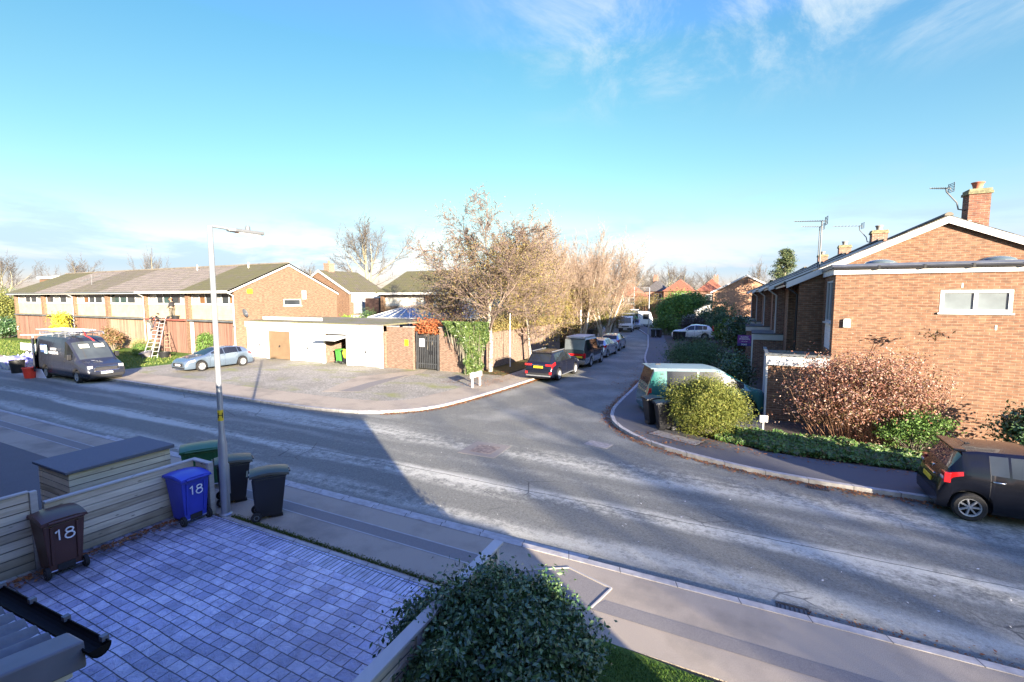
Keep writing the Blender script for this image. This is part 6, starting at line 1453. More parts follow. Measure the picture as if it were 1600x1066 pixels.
person('person in dark clothes bending forward from a ladder at ledge', (f.x+.10, f.y-.02, f.z-.02), R(48), JB, False)
t = thing('tool_bag', 'black tool bag on the ledge roof by the bending worker', 'bag', (LT.x+1.05, 22.95, 2.84)); m = MB(); m.frustum((-.25, .25, -.12, .12), 0, (-.2, .2, -.06, .06), .22); m.tube([(-.1, 0, .2), (-.08, 0, .32), (.08, 0, .32), (.1, 0, .2)], .015, n=5); m.build('canvas', JACKET, t, None, .03)
SUN_E, SKY_E, EXPO, VEIL = 5.0, .107, 2.32, .0
HAZEC = (2.1, 2.12, 2.12, 1); CLOUDC = (1.6, 1.82, 1.95, 1); LOWC = (1.12, 1.56, 1.88, 1)
def SKYCOL(sky, nt):
    """the air: deeper overhead, paler towards the right"""
    tc_ = nt.nodes.new('ShaderNodeTexCoord'); s_ = nt.nodes.new('ShaderNodeSeparateXYZ'); nt.links.new(tc_.outputs['Generated'], s_.inputs[0])
    def ramp(sock, st):
        r_ = nt.nodes.new('ShaderNodeValToRGB'); nt.links.new(sock, r_.inputs[0]); e = r_.color_ramp.elements
        while len(e) < len(st): e.new(.5)
        for i, (p, c) in enumerate(st): e[i].position = p; e[i].color = (*c, 1)
        return r_.outputs[0]
    def mul(a, b):
        m_ = nt.nodes.new('ShaderNodeMix'); m_.data_type = 'RGBA'; m_.blend_type = 'MULTIPLY'; m_.inputs[0].default_value = 1.
        nt.links.new(a, m_.inputs[6]); nt.links.new(b, m_.inputs[7]); return m_.outputs[2]
    a = nt.nodes.new('ShaderNodeMapRange'); nt.links.new(s_.outputs[0], a.inputs[0]); a.inputs[1].default_value = -1.; a.inputs[2].default_value = 1.
    v = ramp(s_.outputs[2], [(.0, (.47, .38, .42)), (.06, (.54, .41, .42)), (.11, (.71, .57, .475)), (.18, (.62, .62, .435)), (.26, (.55, .64, .445)), (.34, (.51, .645, .47)), (.44, (.44, .645, .53)), (.58, (.52, .65, 1.05)), (.85, (.58, .68, 1.48))])
    h = ramp(a.outputs[0], [(.05, (.78, .80, .90)), (.32, (1., 1., 1.)), (.62, (1.02, 1.02, 1.25))])
    return mul(mul(sky.outputs[0], v), h)
# ------------------------------------------------------------------ trees and shrubs
def m_bark(name, a, b, sc=6.):
    t = T(name, .9); col = t.ramp(t.noise(sc, t.scale(t.obj(), (1, 1, .25)), 6.), (.3, a), (.7, b)); t.color(col); t.bump(t.noise(sc*3, t.scale(t.obj(), (1, 1, .3)), 5.), .5, .03); return t.mat
BARK_B = T('birch_bark', .8); _n = BARK_B.noise(5., BARK_B.scale(BARK_B.obj(), (1.4, 1.4, 3.4)), 6.)
BARK_B.color(BARK_B.ramp(_n, (.36, (.08, .065, .055)), (.58, (.33, .30, .255)))); BARK_B = BARK_B.mat
TWIG_B = m_bark('birch_twig', (.13, .095, .08), (.26, .19, .155)); BARK_G = m_bark('grey_bark', (.16, .14, .11), (.30, .27, .21)); TWIG_G = m_bark('grey_twig', (.07, .058, .048), (.14, .115, .095)); BARK_P = m_bark('pale_bark', (.28, .25, .20), (.50, .46, .38)); TWIG_P = m_bark('russet_twig', (.20, .145, .11), (.36, .27, .20)); BARK_O = m_bark('olive_bark', (.19, .18, .12), (.33, .30, .20))
def fit(t, H, Wd, loc=None):
    """bring a grown tree to the height and width it has in the place"""
    vs = [v.co for ch in t.children for v in ch.data.vertices]
    zs = sorted(v.z for v in vs); rs = sorted(math.hypot(v.x, v.y) for v in vs); h = zs[int(len(zs)*.999)]; w = 2*rs[int(len(rs)*.97)]
    t.scale = (Wd/w, Wd/w, H/h); return t
def rot_about(d, ang, az):
    o = d.orthogonal().normalized(); o = Matrix.Rotation(az, 3, d) @ o
    return (Matrix.Rotation(ang, 3, d.cross(o).normalized()) @ d).normalized()
def grow(mbs, tips, p, d, L, r, lvl, P, rg):
    k = P['seg'][lvl]; pts = [p.copy()]; rs = [r]; q = p.copy(); dd = d.copy()
    for i in range(k):
        dd = (dd+Vector((rg.gauss(0, 1), rg.gauss(0, 1), rg.gauss(0, 1)))*P['wob'][lvl]+Vector((0, 0, P['up'][lvl]))).normalized()
        q = q+dd*(L/k); pts.append(q.copy()); rs.append(max(P['rmin'], r*(1-(i+1)/k*P['taper'][lvl])))
    mbs[0 if lvl <= P.get('trunklv', 0) else 1].tube(pts, rs, n=P['sides'][lvl], cap=False)
    if lvl >= P['max']:
        tips.append((pts[-1], dd)); tips.append((pts[len(pts)//2], dd)); return
    n = P['n'][lvl]; t0 = P['t0'][lvl]
    for j in range(n):
        t = t0+(1-t0)*(j+rg.random())/n; f = t*k; i = min(k-1, int(f)); a = pts[i].lerp(pts[i+1], f-i)
        di = (pts[i+1]-pts[i]).normalized()
        ang = R(rg.gauss(P['ang'][lvl], 8)); nd = rot_about(di, ang, rg.uniform(0, 2*math.pi))
        if nd.z < P.get('minz', -.3): nd.z *= -.4; nd.normalize()
        ll = L*P['len'][lvl]*(1-.55*t if lvl == 0 else 1-.35*t)*rg.uniform(.7, 1.2); rr = max(P['rmin'], (rs[i]+(rs[i+1]-rs[i])*(f-i))*P['rr'][lvl])
        grow(mbs, tips, a, nd, ll, rr, lvl+1, P, rg)
    if P.get('tip', True): grow(mbs, tips, q, dd, L*.42, rs[-1], lvl+1, P, rg)
def leaves(pts, n, sp, s0, s1, rg, droop=0.):
    m = MB()
    for _ in range(n):
        p, d = pts[rg.randrange(len(pts))]; c = p+Vector((rg.gauss(0, sp), rg.gauss(0, sp), rg.gauss(0, sp)-droop*rg.random()))
        addleaf(m, c, rg, rg.uniform(s0, s1))
    return m
def addleaf(m, c, rg, s, up=None, w=.55):
    u = Vector((rg.gauss(0, 1), rg.gauss(0, 1), rg.gauss(0, 1))).normalized() if up is None else (up+Vector((rg.gauss(0, .55), rg.gauss(0, .55), rg.gauss(0, .55)))).normalized()
    v = u.orthogonal().normalized(); v = Matrix.Rotation(rg.uniform(0, 6.28), 3, u) @ v; n = u.cross(v)
    a, b = v*s, n*s*w
    m.add((c-a, c-b*.9+u*s*.12, c+a, c+b*.9+u*s*.12), ((0, 1, 2), (0, 2, 3)))
def tree(name, label, loc, P, seed, H, r, bark, twig, leaf=None, lean=(0, 0), stems=1, group=None, spread=.15, cat='tree'):
    rg = random.Random(seed); t = thing(name, label, cat, loc, 0, group); tr, cr = MB(), MB(); tips = []
    for s in range(stems):
        a = rg.uniform(0, 6.28); d = Vector((lean[0]+spread*math.cos(a)*(stems > 1), lean[1]+spread*math.sin(a)*(stems > 1), 1)).normalized()
        grow((tr, cr), tips, Vector((.12*math.cos(a), .12*math.sin(a), -.1))*(stems > 1), d, H*rg.uniform(.85, 1.)*P.get('hf', .62), r*(rg.uniform(.7, 1) if stems > 1 else 1), 0, P, rg)
    tr.build('trunk', bark, t, 180); c = cr.build('crown', twig, t, 180)
    if leaf:
        for (lm, n, sp, s0, s1, zlim) in leaf:
            pts = [q for q in tips if zlim[0] <= q[0].z <= zlim[1]]
            if pts: leaves(pts, n, sp, s0, s1, rg, .25).build('leaves', lm, t)
    return t
P_birch = dict(seg=[9, 6, 5, 4], wob=[.10, .13, .16, .2], up=[.10, .06, -.01, -.10], taper=[.85, .85, .8, .6], sides=[9, 6, 4, 3], n=[22, 13, 11], t0=[.20, .18, .12], ang=[50, 42, 40], len=[.80, .48, .42], rr=[.46, .5, .5], rmin=.0075, max=3, trunklv=0)
P_oak = dict(seg=[7, 7, 5, 4, 3], wob=[.06, .10, .13, .16, .2], up=[.06, .10, .07, .05, .02], taper=[.55, .8, .8, .7, .5], sides=[10, 7, 5, 3, 3], n=[9, 8, 7, 5], t0=[.30, .22, .18, .15], ang=[46, 38, 36, 36], len=[.98, .54, .46, .45], rr=[.55, .52, .5, .55], rmin=.02, max=4, trunklv=1, hf=.48)
P_tall = dict(seg=[9, 7, 5, 4], wob=[.07, .08, .11, .16], up=[.10, .15, .10, .05], taper=[.85, .85, .8, .6], sides=[8, 5, 4, 3], n=[16, 11, 9], t0=[.20, .18, .12], ang=[36, 32, 34], len=[.62, .46, .42], rr=[.46, .5, .5], rmin=.009, max=3, trunklv=0, hf=.66)
YEL = leafmat('birch_leaf', [(.27, .21, .07), (.22, .18, .06), (.32, .26, .11), (.14, .14, .045), (.19, .135, .06)], .6, .3)
P_birch2 = dict(seg=[7, 7, 6, 4, 4], wob=[.07, .10, .13, .16, .2], up=[.06, .09, .04, -.02, -.09], taper=[.5, .8, .8, .7, .5], sides=[9, 6, 4, 3, 3], n=[14, 11, 10, 8], t0=[.30, .18, .15, .12], ang=[40, 40, 38, 38], len=[1.02, .52, .46, .44], rr=[.5, .5, .5, .55], rmin=.0075, max=4, trunklv=0, hf=.46, tip=False)
BRN = leafmat('brown_leaf', [(.24, .145, .08), (.31, .20, .11), (.19, .115, .07), (.36, .27, .14)], .65, .25)
GRN = leafmat('ivy_leaf', [(.055, .095, .022), (.09, .14, .035), (.14, .19, .055), (.03, .06, .015)], .4, .15, .5)
fit(tree('birch_tree', 'big silver birch with wispy yellow leaves rising over the corner wall', (-14.35, 25.7, 0), P_birch2, 11, 12.4, .115, BARK_B, TWIG_B,
     [(YEL, 15000, .32, .022, .042, (0, 6.5)), (YEL, 1300, .2, .018, .034, (6.5, 20)), (BRN, 2600, .2, .02, .036, (4, 20))], lean=(-.02, -.01)), 11.0, 9.8)
fit(tree('birch_tree', 'smaller leaning birch hung with yellow leaves against the brick side wall', (-14.2, 31.5, 0), P_birch, 5, 8.6, .13, BARK_B, TWIG_B, [(YEL, 6500, .30, .04, .07, (0, 20)), (BRN, 1500, .2, .04, .07, (0, 20))], lean=(.02, 0)), 8.6, 6.5)
fit(tree('birch_tree', 'yellowing birch inside the walled garden left of the big one', (-18.2, 28.6, 0), P_birch, 23, 7.6, .11, BARK_B, TWIG_B, [(YEL, 4200, .28, .035, .065, (0, 5.8)), (BRN, 1500, .2, .04, .06, (0, 20))], lean=(-.12, 0)), 7.4, 6.5)
fit(tree('bare_tree', 'pale trunked forked tree at the roadside beyond the brick wall', (-14.6, 44.2, 0), P_tall, 8, 12.2, .17, BARK_P, TWIG_P, [(YEL, 3200, .3, .05, .09, (0, 6)), (BRN, 2600, .3, .04, .07, (3, 30))], stems=4, spread=.26), 11.6, 7.5)
fit(tree('bare_tree', 'tall russet twigged tree in the middle of the roadside group', (-16.6, 41.0, 0), P_tall, 9, 12.6, .16, BARK_G, TWIG_P, [(YEL, 2500, .3, .05, .09, (0, 6)), (BRN, 2300, .3, .04, .07, (3, 30))], stems=4, spread=.2), 12.2, 8.0)
fit(tree('bare_tree', 'russet twigged tree at right edge of the roadside group', (-13.9, 50.5, 0), P_tall, 10, 12.0, .16, BARK_P, TWIG_P, [(BRN, 3600, .35, .05, .08, (0, 30))], stems=4, spread=.22), 11.5, 8.0)
fit(tree('bare_tree', 'far russet tree fading into the houses past the flatbed truck', (-21.5, 65, 0), P_tall, 14, 12.0, .17, BARK_G, TWIG_P, [(BRN, 2000, .4, .06, .09, (0, 30))], stems=3, spread=.2), 12.0, 9.0)
fit(tree('bare_tree', 'young bare tree left of the trunk group behind the long wall', (-16.5, 35.5, 0), P_tall, 31, 11.0, .10, BARK_P, TWIG_P, [(YEL, 3000, .35, .05, .09, (0, 6))], stems=2, spread=.14), 10.2, 5.5)
big = tree('bare_tree', 'great bare spreading tree alone on the skyline behind the gable', (-73.5, 78, -.1), P_oak, 6, 33.0, .55, BARK_O, TWIG_G, lean=(.02, 0), group='bare trees on the skyline'); fit(big, 23.0, 19.0)
BIGS = big.scale.copy(); BIGH = 23.0
for lb, px, top, yy, sc_, rz in (('bare tree at the left picture edge above green foliage', 8, 392, 62, None, 1.0), ('round crowned bare tree behind the far roofs at left', 118, 396, 75, None, 2.2), ('thin faint bare tree above the pale terrace roofs', 240, 384, 78, None, 4.0), ('low bare tree just right of the gable ridge', 487, 408, 95, None, 5.1),
        ('bare tree above distant houses, right of the roadside group', 990, 408, 118, None, .6), ('bare tree behind the twin chimney slate roof', 1042, 408, 135, None, 1.7), ('bare tree between the two red roofs', 1067, 418, 140, None, 2.9), ('round bare tree over the red roof near brown gable', 1112, 417, 135, None, 3.7), ('slender bare tree between brown gable and conifer', 1186, 402, 110, None, 5.5), ('wide bare tree low on the horizon beyond the truck', 1015, 425, 150, None, 2.4)):
    b = un(px, 466, y=yy); h = un(px, top, y=yy).z
    s = h/BIGH; thin = .55 if 'thin' in lb or 'slender' in lb else 1.0
    copy_tree(big, None, lb, (b.x, yy, -.1), rz, (BIGS.x*s*1.1*thin, BIGS.y*s*1.1*thin, BIGS.z*s))
tree('bare_shrub_tree', 'dark leafless shrub in the garden behind the mossy garage roof', (-22.2, 28.8, 0), dict(P_oak, n=[7, 6, 5, 4], hf=.4, t0=[.1, .2, .2, .2], ang=[50, 42, 40, 36]), 17, 4.6, .13, m_bark('dark_bark', (.03, .027, .03), (.08, .07, .07)), m_bark('dark_twig', (.04, .035, .04), (.09, .08, .08)), stems=3, spread=.3)
# conifer
t = thing('conifer', 'dark green pointed conifer behind the right terrace roofs', 'tree', (4.2, 70, 0)); rg = random.Random(3); m = MB(); tr = MB(); tr.tube([(0, 0, -.1), (0, 0, 10.6)], .22, .03, n=7); H = 10.8
NEED = leafmat('conifer_needles', [(.03, .06, .025), (.06, .10, .04), (.11, .15, .07), (.16, .17, .08)], .7, .1)
for k in range(150):
    z = 2.0+8.7*(k/150)**.85; rad = max(.15, 2.9*(1-(z-2)/9.2)**.62)*rg.uniform(.7, 1.15); a = rg.uniform(0, 6.28); e = Vector((rad*math.cos(a), rad*math.sin(a), z+rg.uniform(-.1, .5)*rad*.5)); tr.tube([(0, 0, z), e], .025, .008, n=3)
    for q in range(80): 
        f = rg.uniform(.15, 1.05); c = Vector((0, 0, z)).lerp(e, f)+Vector((rg.gauss(0, .16), rg.gauss(0, .16), rg.gauss(0, .13))); addleaf(m, c, rg, rg.uniform(.08, .19), w=.3)
tr.build('trunk', BARK_G, t, 180); m.build('crown', NEED, t)

# shrubs: leaves gathered in clumps through an uneven volume, on a few stems
def shrub(name, label, loc, rx, ry, h, n, lm, seed, s=(.03, .06), bump=.22, shell=.55, clumps=60, group=None, stem=BARK_G, cat='shrub', w=.55, core=True, rz=0., wild=0, flat=.0, z0=.05, cf=.30):
    rg = random.Random(seed); t = thing(name, label, cat, loc, rz, group); m = MB(); off = Vector((rg.uniform(0, 50), rg.uniform(0, 50), 0)); st = MB()
    C_ = []
    for k in range(clumps):
        d = Vector((rg.gauss(0, 1), rg.gauss(0, 1), rg.gauss(0, 1))); d.normalize(); d.z = abs(d.z)*1.25-.28 if rg.random() < .86 else d.z
        f = rg.uniform(shell, 1.)
        if flat: q = 1/max(abs(d.x), abs(d.y), abs(d.z), .3)**flat
        else: q = 1
        k_ = f*q*(1+bump*2.2*(mnoise.noise(d*1.7+off)))
        c = Vector((rx*d.x*k_, ry*d.y*k_, max(z0, h*.45+h*.55*d.z*k_))); C_.append((c, d))
    for (c, d) in C_[:min(len(C_), 60)]: st.tube([(c.x*.12, c.y*.12, -.05), Vector((c.x*.6, c.y*.6, c.z*.62)), c], .016*max(.5, h/2), .004, n=4, cap=False)
    per = n//len(C_); cs = (rx+ry+h)/3*cf
    for (c, d) in C_:
        sz = cs*rg.uniform(.6, 1.2)
        for _ in range(per):
            p = c+Vector((rg.gauss(0, .5), rg.gauss(0, .5), rg.gauss(0, .45)))*sz
            if p.z < .0: p.z = rg.uniform(0, .08)
            addleaf(m, p, rg, rg.uniform(*s), (p-c+d*.25+Vector((0, 0, .12))), w)
    for _ in range(wild):
        c, d = C_[rg.randrange(len(C_))]; e = c+Vector((d.x*.3+rg.gauss(0, .14), d.y*.3+rg.gauss(0, .14), abs(rg.gauss(.26, .10))))*h*.36; st.tube([c, (c+e)/2+Vector((rg.gauss(0, .03), 0, .02)), e], .006, .003, n=3)
        for q in range(16): addleaf(m, c.lerp(e, rg.uniform(.3, 1.05))+Vector((rg.gauss(0, .04), rg.gauss(0, .04), rg.gauss(0, .04))), rg, rg.uniform(*s), None, w)
    st.build('stems', stem, t); m.build('foliage', lm, t); return t
BAY = leafmat('dark_evergreen_leaf', [(.03, .075, .028), (.05, .12, .045), (.08, .16, .06), (.15, .23, .10), (.03, .07, .03)], .30, .1, .6)
shrub('evergreen_bush', 'large dark green evergreen bush in the foreground over fence and lawn', (-2.42, 4.3, 0), 1.02, 1.12, 1.36, 60000, BAY, 21, (.016, .044), .17, .55, 330, wild=0, w=.6, cf=.20)
GOLD = leafmat('golden_leaf', [(.12, .15, .027), (.18, .195, .04), (.06, .09, .017), (.27, .26, .065), (.14, .16, .03)], .55, .2)
p = un(1098, 689); shrub('golden_bush', 'round golden green bush at the corner in front of teal car', (p.x-.02, p.y+.9, 0), 1.18, 1.0, 1.86, 76000, GOLD, 5, (.022, .048), .16, .45, 230, w=.42, wild=26)
PINK = leafmat('russet_berry_leaf', [(.25, .10, .065), (.34, .17, .12), (.17, .075, .045), (.42, .26, .20), (.17, .15, .045), (.26, .11, .08), (.50, .36, .30)], .5, .2)
LGRN = leafmat('light_green_leaf', [(.10, .19, .04), (.16, .26, .06), (.06, .12, .03)], .5, .2)
RUSS = m_bark('russet_stem', (.22, .11, .06), (.38, .22, .13))
t = shrub('russet_shrub', 'big sprawling shrub with pinkish russet leaves against the extension', (3.55, 18.45, 0), 2.1, 1.05, 2.9, 24000, PINK, 9, (.026, .05), .24, .25, 260, stem=RUSS, wild=110)
rg = random.Random(5); m = MB((3.55, 18.45, 0))
for k in range(190):
    a = rg.uniform(0, 6.28); f = math.sqrt(rg.random()); b = Vector((3.55+1.45*f*math.cos(a), 18.45+.55*f*math.sin(a), -.05)); e = b+Vector((math.cos(a)*f*.75+rg.gauss(0, .25), math.sin(a)*f*.4+rg.gauss(0, .15), rg.uniform(1.4, 2.9)*(1-.25*f))); m.tube([b, b.lerp(e, .5)+Vector((rg.gauss(0, .06), rg.gauss(0, .06), 0)), e], .012, .004, n=3, cap=False)
m.build('stems', RUSS, t)
shrub('green_shrub', 'green leafy shrub growing through right side of russet shrub', (4.7, 17.75, 0), .95, .6, 1.35, 4200, LGRN, 12, (.03, .055), .2, .4, 60)
shrub('laurel_shrub', 'dark green shrub at right picture edge beyond the black hatchback', (7.6, 18.0, 0), 1.0, .9, 1.75, 6500, BAY, 14, (.04, .08), .2, .4, 60, wild=12)
t = thing('tall_stem_plant', 'single tall leafy stem rising above the russet shrub against brick', 'plant', (4.9, 19.2, 0)); rg = random.Random(8); st, m = MB(), MB()
for k, (bx, tx) in enumerate(((0, .22), (.06, .40))):
    q = [Vector((bx, 0, 1.6)), Vector((bx-.1, 0, 2.5)), Vector((tx*.4, 0, 3.2)), Vector((tx, -.05, 3.5))]; st.tube([(bx, 0, -.05)]+q, .010, .005, n=4)
    for j in range(26): addleaf(m, q[3]+Vector((rg.gauss(.06, .15), rg.gauss(0, .08), rg.gauss(-.03, .08))), rg, rg.uniform(.05, .10), None, .35)
st.build('stem', RUSS, t); m.build('leaves', leafmat('dark_red_leaf', [(.10, .05, .03), (.13, .10, .035), (.07, .04, .03)]), t)
# ground cover along the right bed
rg = random.Random(6); m = MB()
IVY2 = leafmat('ground_cover_leaf', [(.045, .10, .022), (.085, .17, .035), (.15, .24, .055), (.05, .11, .03), (.12, .11, .045)], .4, .2, .4)
for _ in range(17000):
    x = rg.uniform(-.75, 6.6); lo = 15.72+(max(0, .9-x)*.42)+.22*mnoise.noise(Vector((x*2.2, 1., 0))); hi = 17.9-.06*x; y = lo+(hi-lo)*rg.random()**1.15
    hgt = .05+.20*abs(mnoise.noise(Vector((x*1.5, y*1.5, 3.))))+.18*max(0, mnoise.noise(Vector((x*.7, y*.7, 9.))))
    addleaf(m, Vector((x, y, rg.random()**.5*hgt*1.3+.0)), rg, rg.uniform(.04, .08), Vector((.3, -.7, .8)), .75)
o = m.build('ground_cover', IVY2); tag(o, kind='stuff')
rg = random.Random(16); m = MB()
for _ in range(1500): addleaf(m, Vector((rg.uniform(-.9, .9)+rg.gauss(.1, .2), 17.5+rg.gauss(0, .5), abs(rg.gauss(0, .22)))), rg, rg.uniform(.04, .08), None, .5)
# ivy: on the corner of the wall
def ivy(label, fn, n, seed, lm=GRN, s=(.05, .095), loc=(0, 0, 0), name='ivy'):
    rg = random.Random(seed); t = thing(name, label, 'climber', loc); m = MB(loc); st = MB(loc); pts = []
    for k in range(n):
        c, nr = fn(rg); addleaf(m, c, rg, rg.uniform(*s), nr, .8)
        if k % 60 == 0 and c.z > .3: pts.append(c)
    for c in pts: st.tube([(c.x*.8+loc[0]*.2, c.y, max(0, c.z-1.2)), (c.x*.9+loc[0]*.1, c.y+.03, max(.1, c.z-.6)), c], .010, .005, n=4)
    st.build('stems', BARK_G, t); m.build('foliage', lm, t); return t
def f1(rg):
    while True:
        x = rg.uniform(-17.0, -13.9); z = rg.uniform(0, 3.15)
        w = .34+.14*z+1.0*clamp((z-1.3)/1.7)**1.5+.30*mnoise.noise(Vector((x*1.6, z*1.6, 0)))+.12*mnoise.noise(Vector((x*5, z*5, 7))); cx = -14.9-.45*clamp((z-1.2)/1.8)
        if abs(x-cx) < w*(1+rg.gauss(0, .16)): break
    dep = max(.06, .24+.34*(1-((x-cx)/w)**2))*(1+.5*mnoise.noise(Vector((x*2.2, z*2.2, 3))))
    y = 24.5-rg.uniform(0, 1)**.5*dep if x < -14.95 else 24.7-rg.uniform(.2, 1)*dep+.15
    return Vector((x, y, z)), Vector((.1, -1, .4))
ivy('bright green ivy cascading over the brick corner by the gate', f1, 9500, 4, loc=(-14.9, 24.3, 0))
def f2(rg): return Vector((-15.1+rg.uniform(-.55, .55), rg.uniform(24.9, 39.5), 2.45+abs(rg.gauss(.05, .28)))), Vector((.6, -.2, .7))
ivy('yellowing creeper along top of the long brick side wall', f2, 7500, 6, YEL, (.05, .09), (-15.1, 32, 0), 'creeper')
def f3(rg):
    z = rg.uniform(.2, 5.6); a = rg.uniform(0, 6.28); r_ = (.75+.25*mnoise.noise(Vector((a*1.2, z*.8, 0))))*(1.15-.12*z)
    return Vector((-15.9+r_*math.cos(a), 36.6+r_*math.sin(a), z)), Vector((math.cos(a), math.sin(a), .3))
ivy('tall column of dark ivy smothering a trunk behind the wall', f3, 7500, 7, leafmat('dark_ivy', [(.04, .085, .02), (.07, .13, .03), (.12, .18, .05)], .4, .12, .4), (.07, .12), (-15.9, 36.6, 0))
def f4(rg): return Vector((-18.4+rg.gauss(0, .52), 25.0+rg.gauss(0, .3), 2.32+abs(rg.gauss(.1, .33)))), Vector((0, -.5, .7))
ivy('rust red beech hedge top showing above the palisade gate', f4, 3600, 8, leafmat('rust_leaf', [(.36, .10, .04), (.46, .15, .06), (.25, .07, .03), (.40, .20, .08)]), (.05, .085), (-18.4, 25.0, 0), 'hedge')
# garden shrubs
MIDG = leafmat('mid_green_leaf', [(.055, .12, .05), (.09, .17, .07), (.14, .22, .09), (.04, .08, .035)], .5, .12)
def at(px, py, y=None, z=0.): return un(px, py, z=z) if y is None else un(px, py, y=y)
p = at(1122, 555); shrub('green_shrub', 'large spreading dark green shrub beneath the purple board', (-2.55, 29.6, 0), 1.7, 2.4, 2.15, 15000, MIDG, 31, (.04, .08), .2, .45, 110, wild=30, w=.3)
shrub('green_shrub', 'dark shrub between teal car roof and low porch block', (-.45, 24.9, 0), .8, 1.7, 1.9, 7000, BAY, 32, (.04, .08), .2, .4, 60)
p = at(1082, 552); shrub('brown_shrub', 'low brownish shrub at the left end of the right gardens', (p.x+.2, p.y+.8, 0), .9, 1.2, 1.1, 4200, leafmat('dull_brown_leaf', [(.09, .065, .05), (.13, .10, .06), (.06, .055, .035)]), 33, (.04, .08), .2, .4, 50)
for k, (lb, px, py, yy, rx, ry, h, lm) in enumerate((('spiky pale green bush right of the distant lamp post', 1040, 523, None, 1.5, 1.4, 2.3, LGRN), ('dark rounded shrub behind the rear of white off roader', 1128, 505, 60, 1.9, 1.6, 2.9, MIDG), ('tall garden shrub just left of far brown gable wall', 1122, 486, 68, 2.6, 1.6, 4.2, MIDG), ('yellow tinged shrub between white off roader and shaded porches', 1140, 520, 50, 1.3, 1.3, 2.4, LGRN), ('purple brown heather mound behind bins and white off roader', 1090, 497, 66, 2.8, 1.4, 2.0, leafmat('heather_leaf', [(.07, .05, .06), (.11, .09, .08), (.07, .075, .04)])), ('white flowering shrub beside the white lean to', 1098, 486, 71.5, 2.2, 1.0, 3.0, leafmat('white_flower_leaf', [(.03, .06, .03), (.05, .09, .045), (.45, .47, .47)])), ('dark evergreen by the porch blocks behind the purple board', 1158, 505, 42, 1.2, 1.8, 3.0, BAY), ('grey rounded bush beside the white off roader tailgate', 1136, 518, 52.5, .9, .9, 1.6, leafmat('grey_leaf', [(.10, .09, .10), (.16, .15, .15)])))):
    p = at(px, py) if yy is None else at(px, 466, yy); y_ = p.y
    shrub('garden_shrub', lb, (p.x, y_, 0), rx, ry, h, 4200, lm, 40+k, (.07, .14), .2, .45, 60, 'shrubs in the right gardens')
# big clipped hedge tree at the far bend
p = at(1072, 490, 86); shrub('far_hedge', 'huge rounded dark hedge with sunlit top beyond the bend', (p.x-.3, 87, 0), 4.6, 2.6, 5.3, 22000, leafmat('hedge_leaf', [(.08, .17, .04), (.13, .25, .05), (.20, .33, .07), (.05, .12, .03)], .5, .15), 51, (.10, .2), .12, .6, 170, cat='hedge')
for k, (lb, px, y_, rx, h, lm) in enumerate((('golden autumn shrub behind the flatbed truck', 1008, 96, 3.2, 5.8, YEL), ('yellow green roadside shrub left of the flatbed truck', 955, 62, 1.9, 4.2, YEL), ('green and gold bushes under the russet trees', 930, 56, 2.2, 4.0, leafmat('olive_leaf', [(.14, .15, .04), (.25, .20, .06), (.10, .11, .03)])), ('brown hedge at foot of the pale trunked tree', 890, 47, 1.6, 2.4, BRN), ('rusty bracken clump just past the end of brick wall', 880, 42, 1.0, 1.7, BRN), ('tall yellow bush behind the middle of brick side wall', 850, 38.5, 1.5, 4.4, YEL), ('golden thicket behind the far end of garden wall', 872, 43, 2.0, 5.0, YEL), ('dull green bush between roadside trees and flatbed truck', 968, 72, 2.3, 4.4, leafmat('olive_leaf2', [(.10, .11, .04), (.18, .16, .06)])))):
    p = at(px, 466, y_); shrub('autumn_shrub', lb, (p.x, y_, 0), rx, rx*.8, h, 5200, lm, 60+k, (.06, .13), .22, .35, 70, 'autumn shrubs along the side street')
# left side planting
RED = leafmat('red_tinged_leaf', [(.14, .12, .04), (.30, .14, .09), (.10, .13, .03), (.35, .20, .14)])
p = at(208, 545); shrub('red_shrub', 'reddish green shrub by the brown boards right of the van', (p.x-.3, 21.4, 0), 1.5, .8, 2.0, 4200, RED, 71, (.05, .10), .2, .35, 60, wild=10)
p = at(284, 548); shrub('grassy_shrub', 'pale feathery shrub behind nose of the grey blue hatchback', (p.x, 21.0, 0), 1.3, .8, 1.25, 5000, leafmat('straw_leaf', [(.30, .28, .12), (.42, .36, .20), (.18, .22, .06)]), 72, (.05, .11), .2, .35, 60, w=.18)
p = at(320, 552); shrub('green_shrub', 'small green shrub before the brown boards behind the street lamp', (-37.6, 22.0, 0), .7, .5, 2.0, 2600, LGRN, 73, (.05, .09), .2, .4, 40)
p = at(106, 505); shrub('yellow_shrub', 'bright yellow upright shrub above the parked van', (-60.2, 21.6, 0), .9, .6, 3.5, 3200, leafmat('bright_yellow_leaf', [(.50, .46, .04), (.60, .55, .08), (.36, .36, .05)]), 74, (.06, .12), .2, .35, 50)
shrub('green_shrub', 'low green clump left of the leaning ladders', (at(215, 556).x-.2, 20.4, 0), .8, .6, .9, 2000, LGRN, 75, (.04, .08), .2, .4, 30)
for k, (lb, px, y_, rx, h, lm) in enumerate((('yellow green tree at the far left picture edge', 5, 27, 3.4, 5.6, leafmat('yellow_green_leaf', [(.16, .18, .04), (.26, .26, .07), (.08, .10, .03)])), ('dark foliage below the yellow green edge tree', 8, 22.5, 2.2, 2.2, BAY), ('dark evergreen mass beyond the left end of terrace', -8, 40, 5.5, 6.8, MIDG))):
    p = at(px, 466, y_); shrub('edge_foliage', lb, (p.x-1.0, y_, 0), rx, rx*.8, h, 7000, lm, 80+k, (.08, .16), .2, .35, 80, cat='tree')
p = at(578, 497, 36.8); shrub('spiky_shrub', 'dark spiky shrub in front of the grey tile hanging', (p.x-.6, 36.9, 0), 1.2, .9, 3.9, 3000, MIDG, 91, (.08, .16), .2, .3, 40, w=.2)
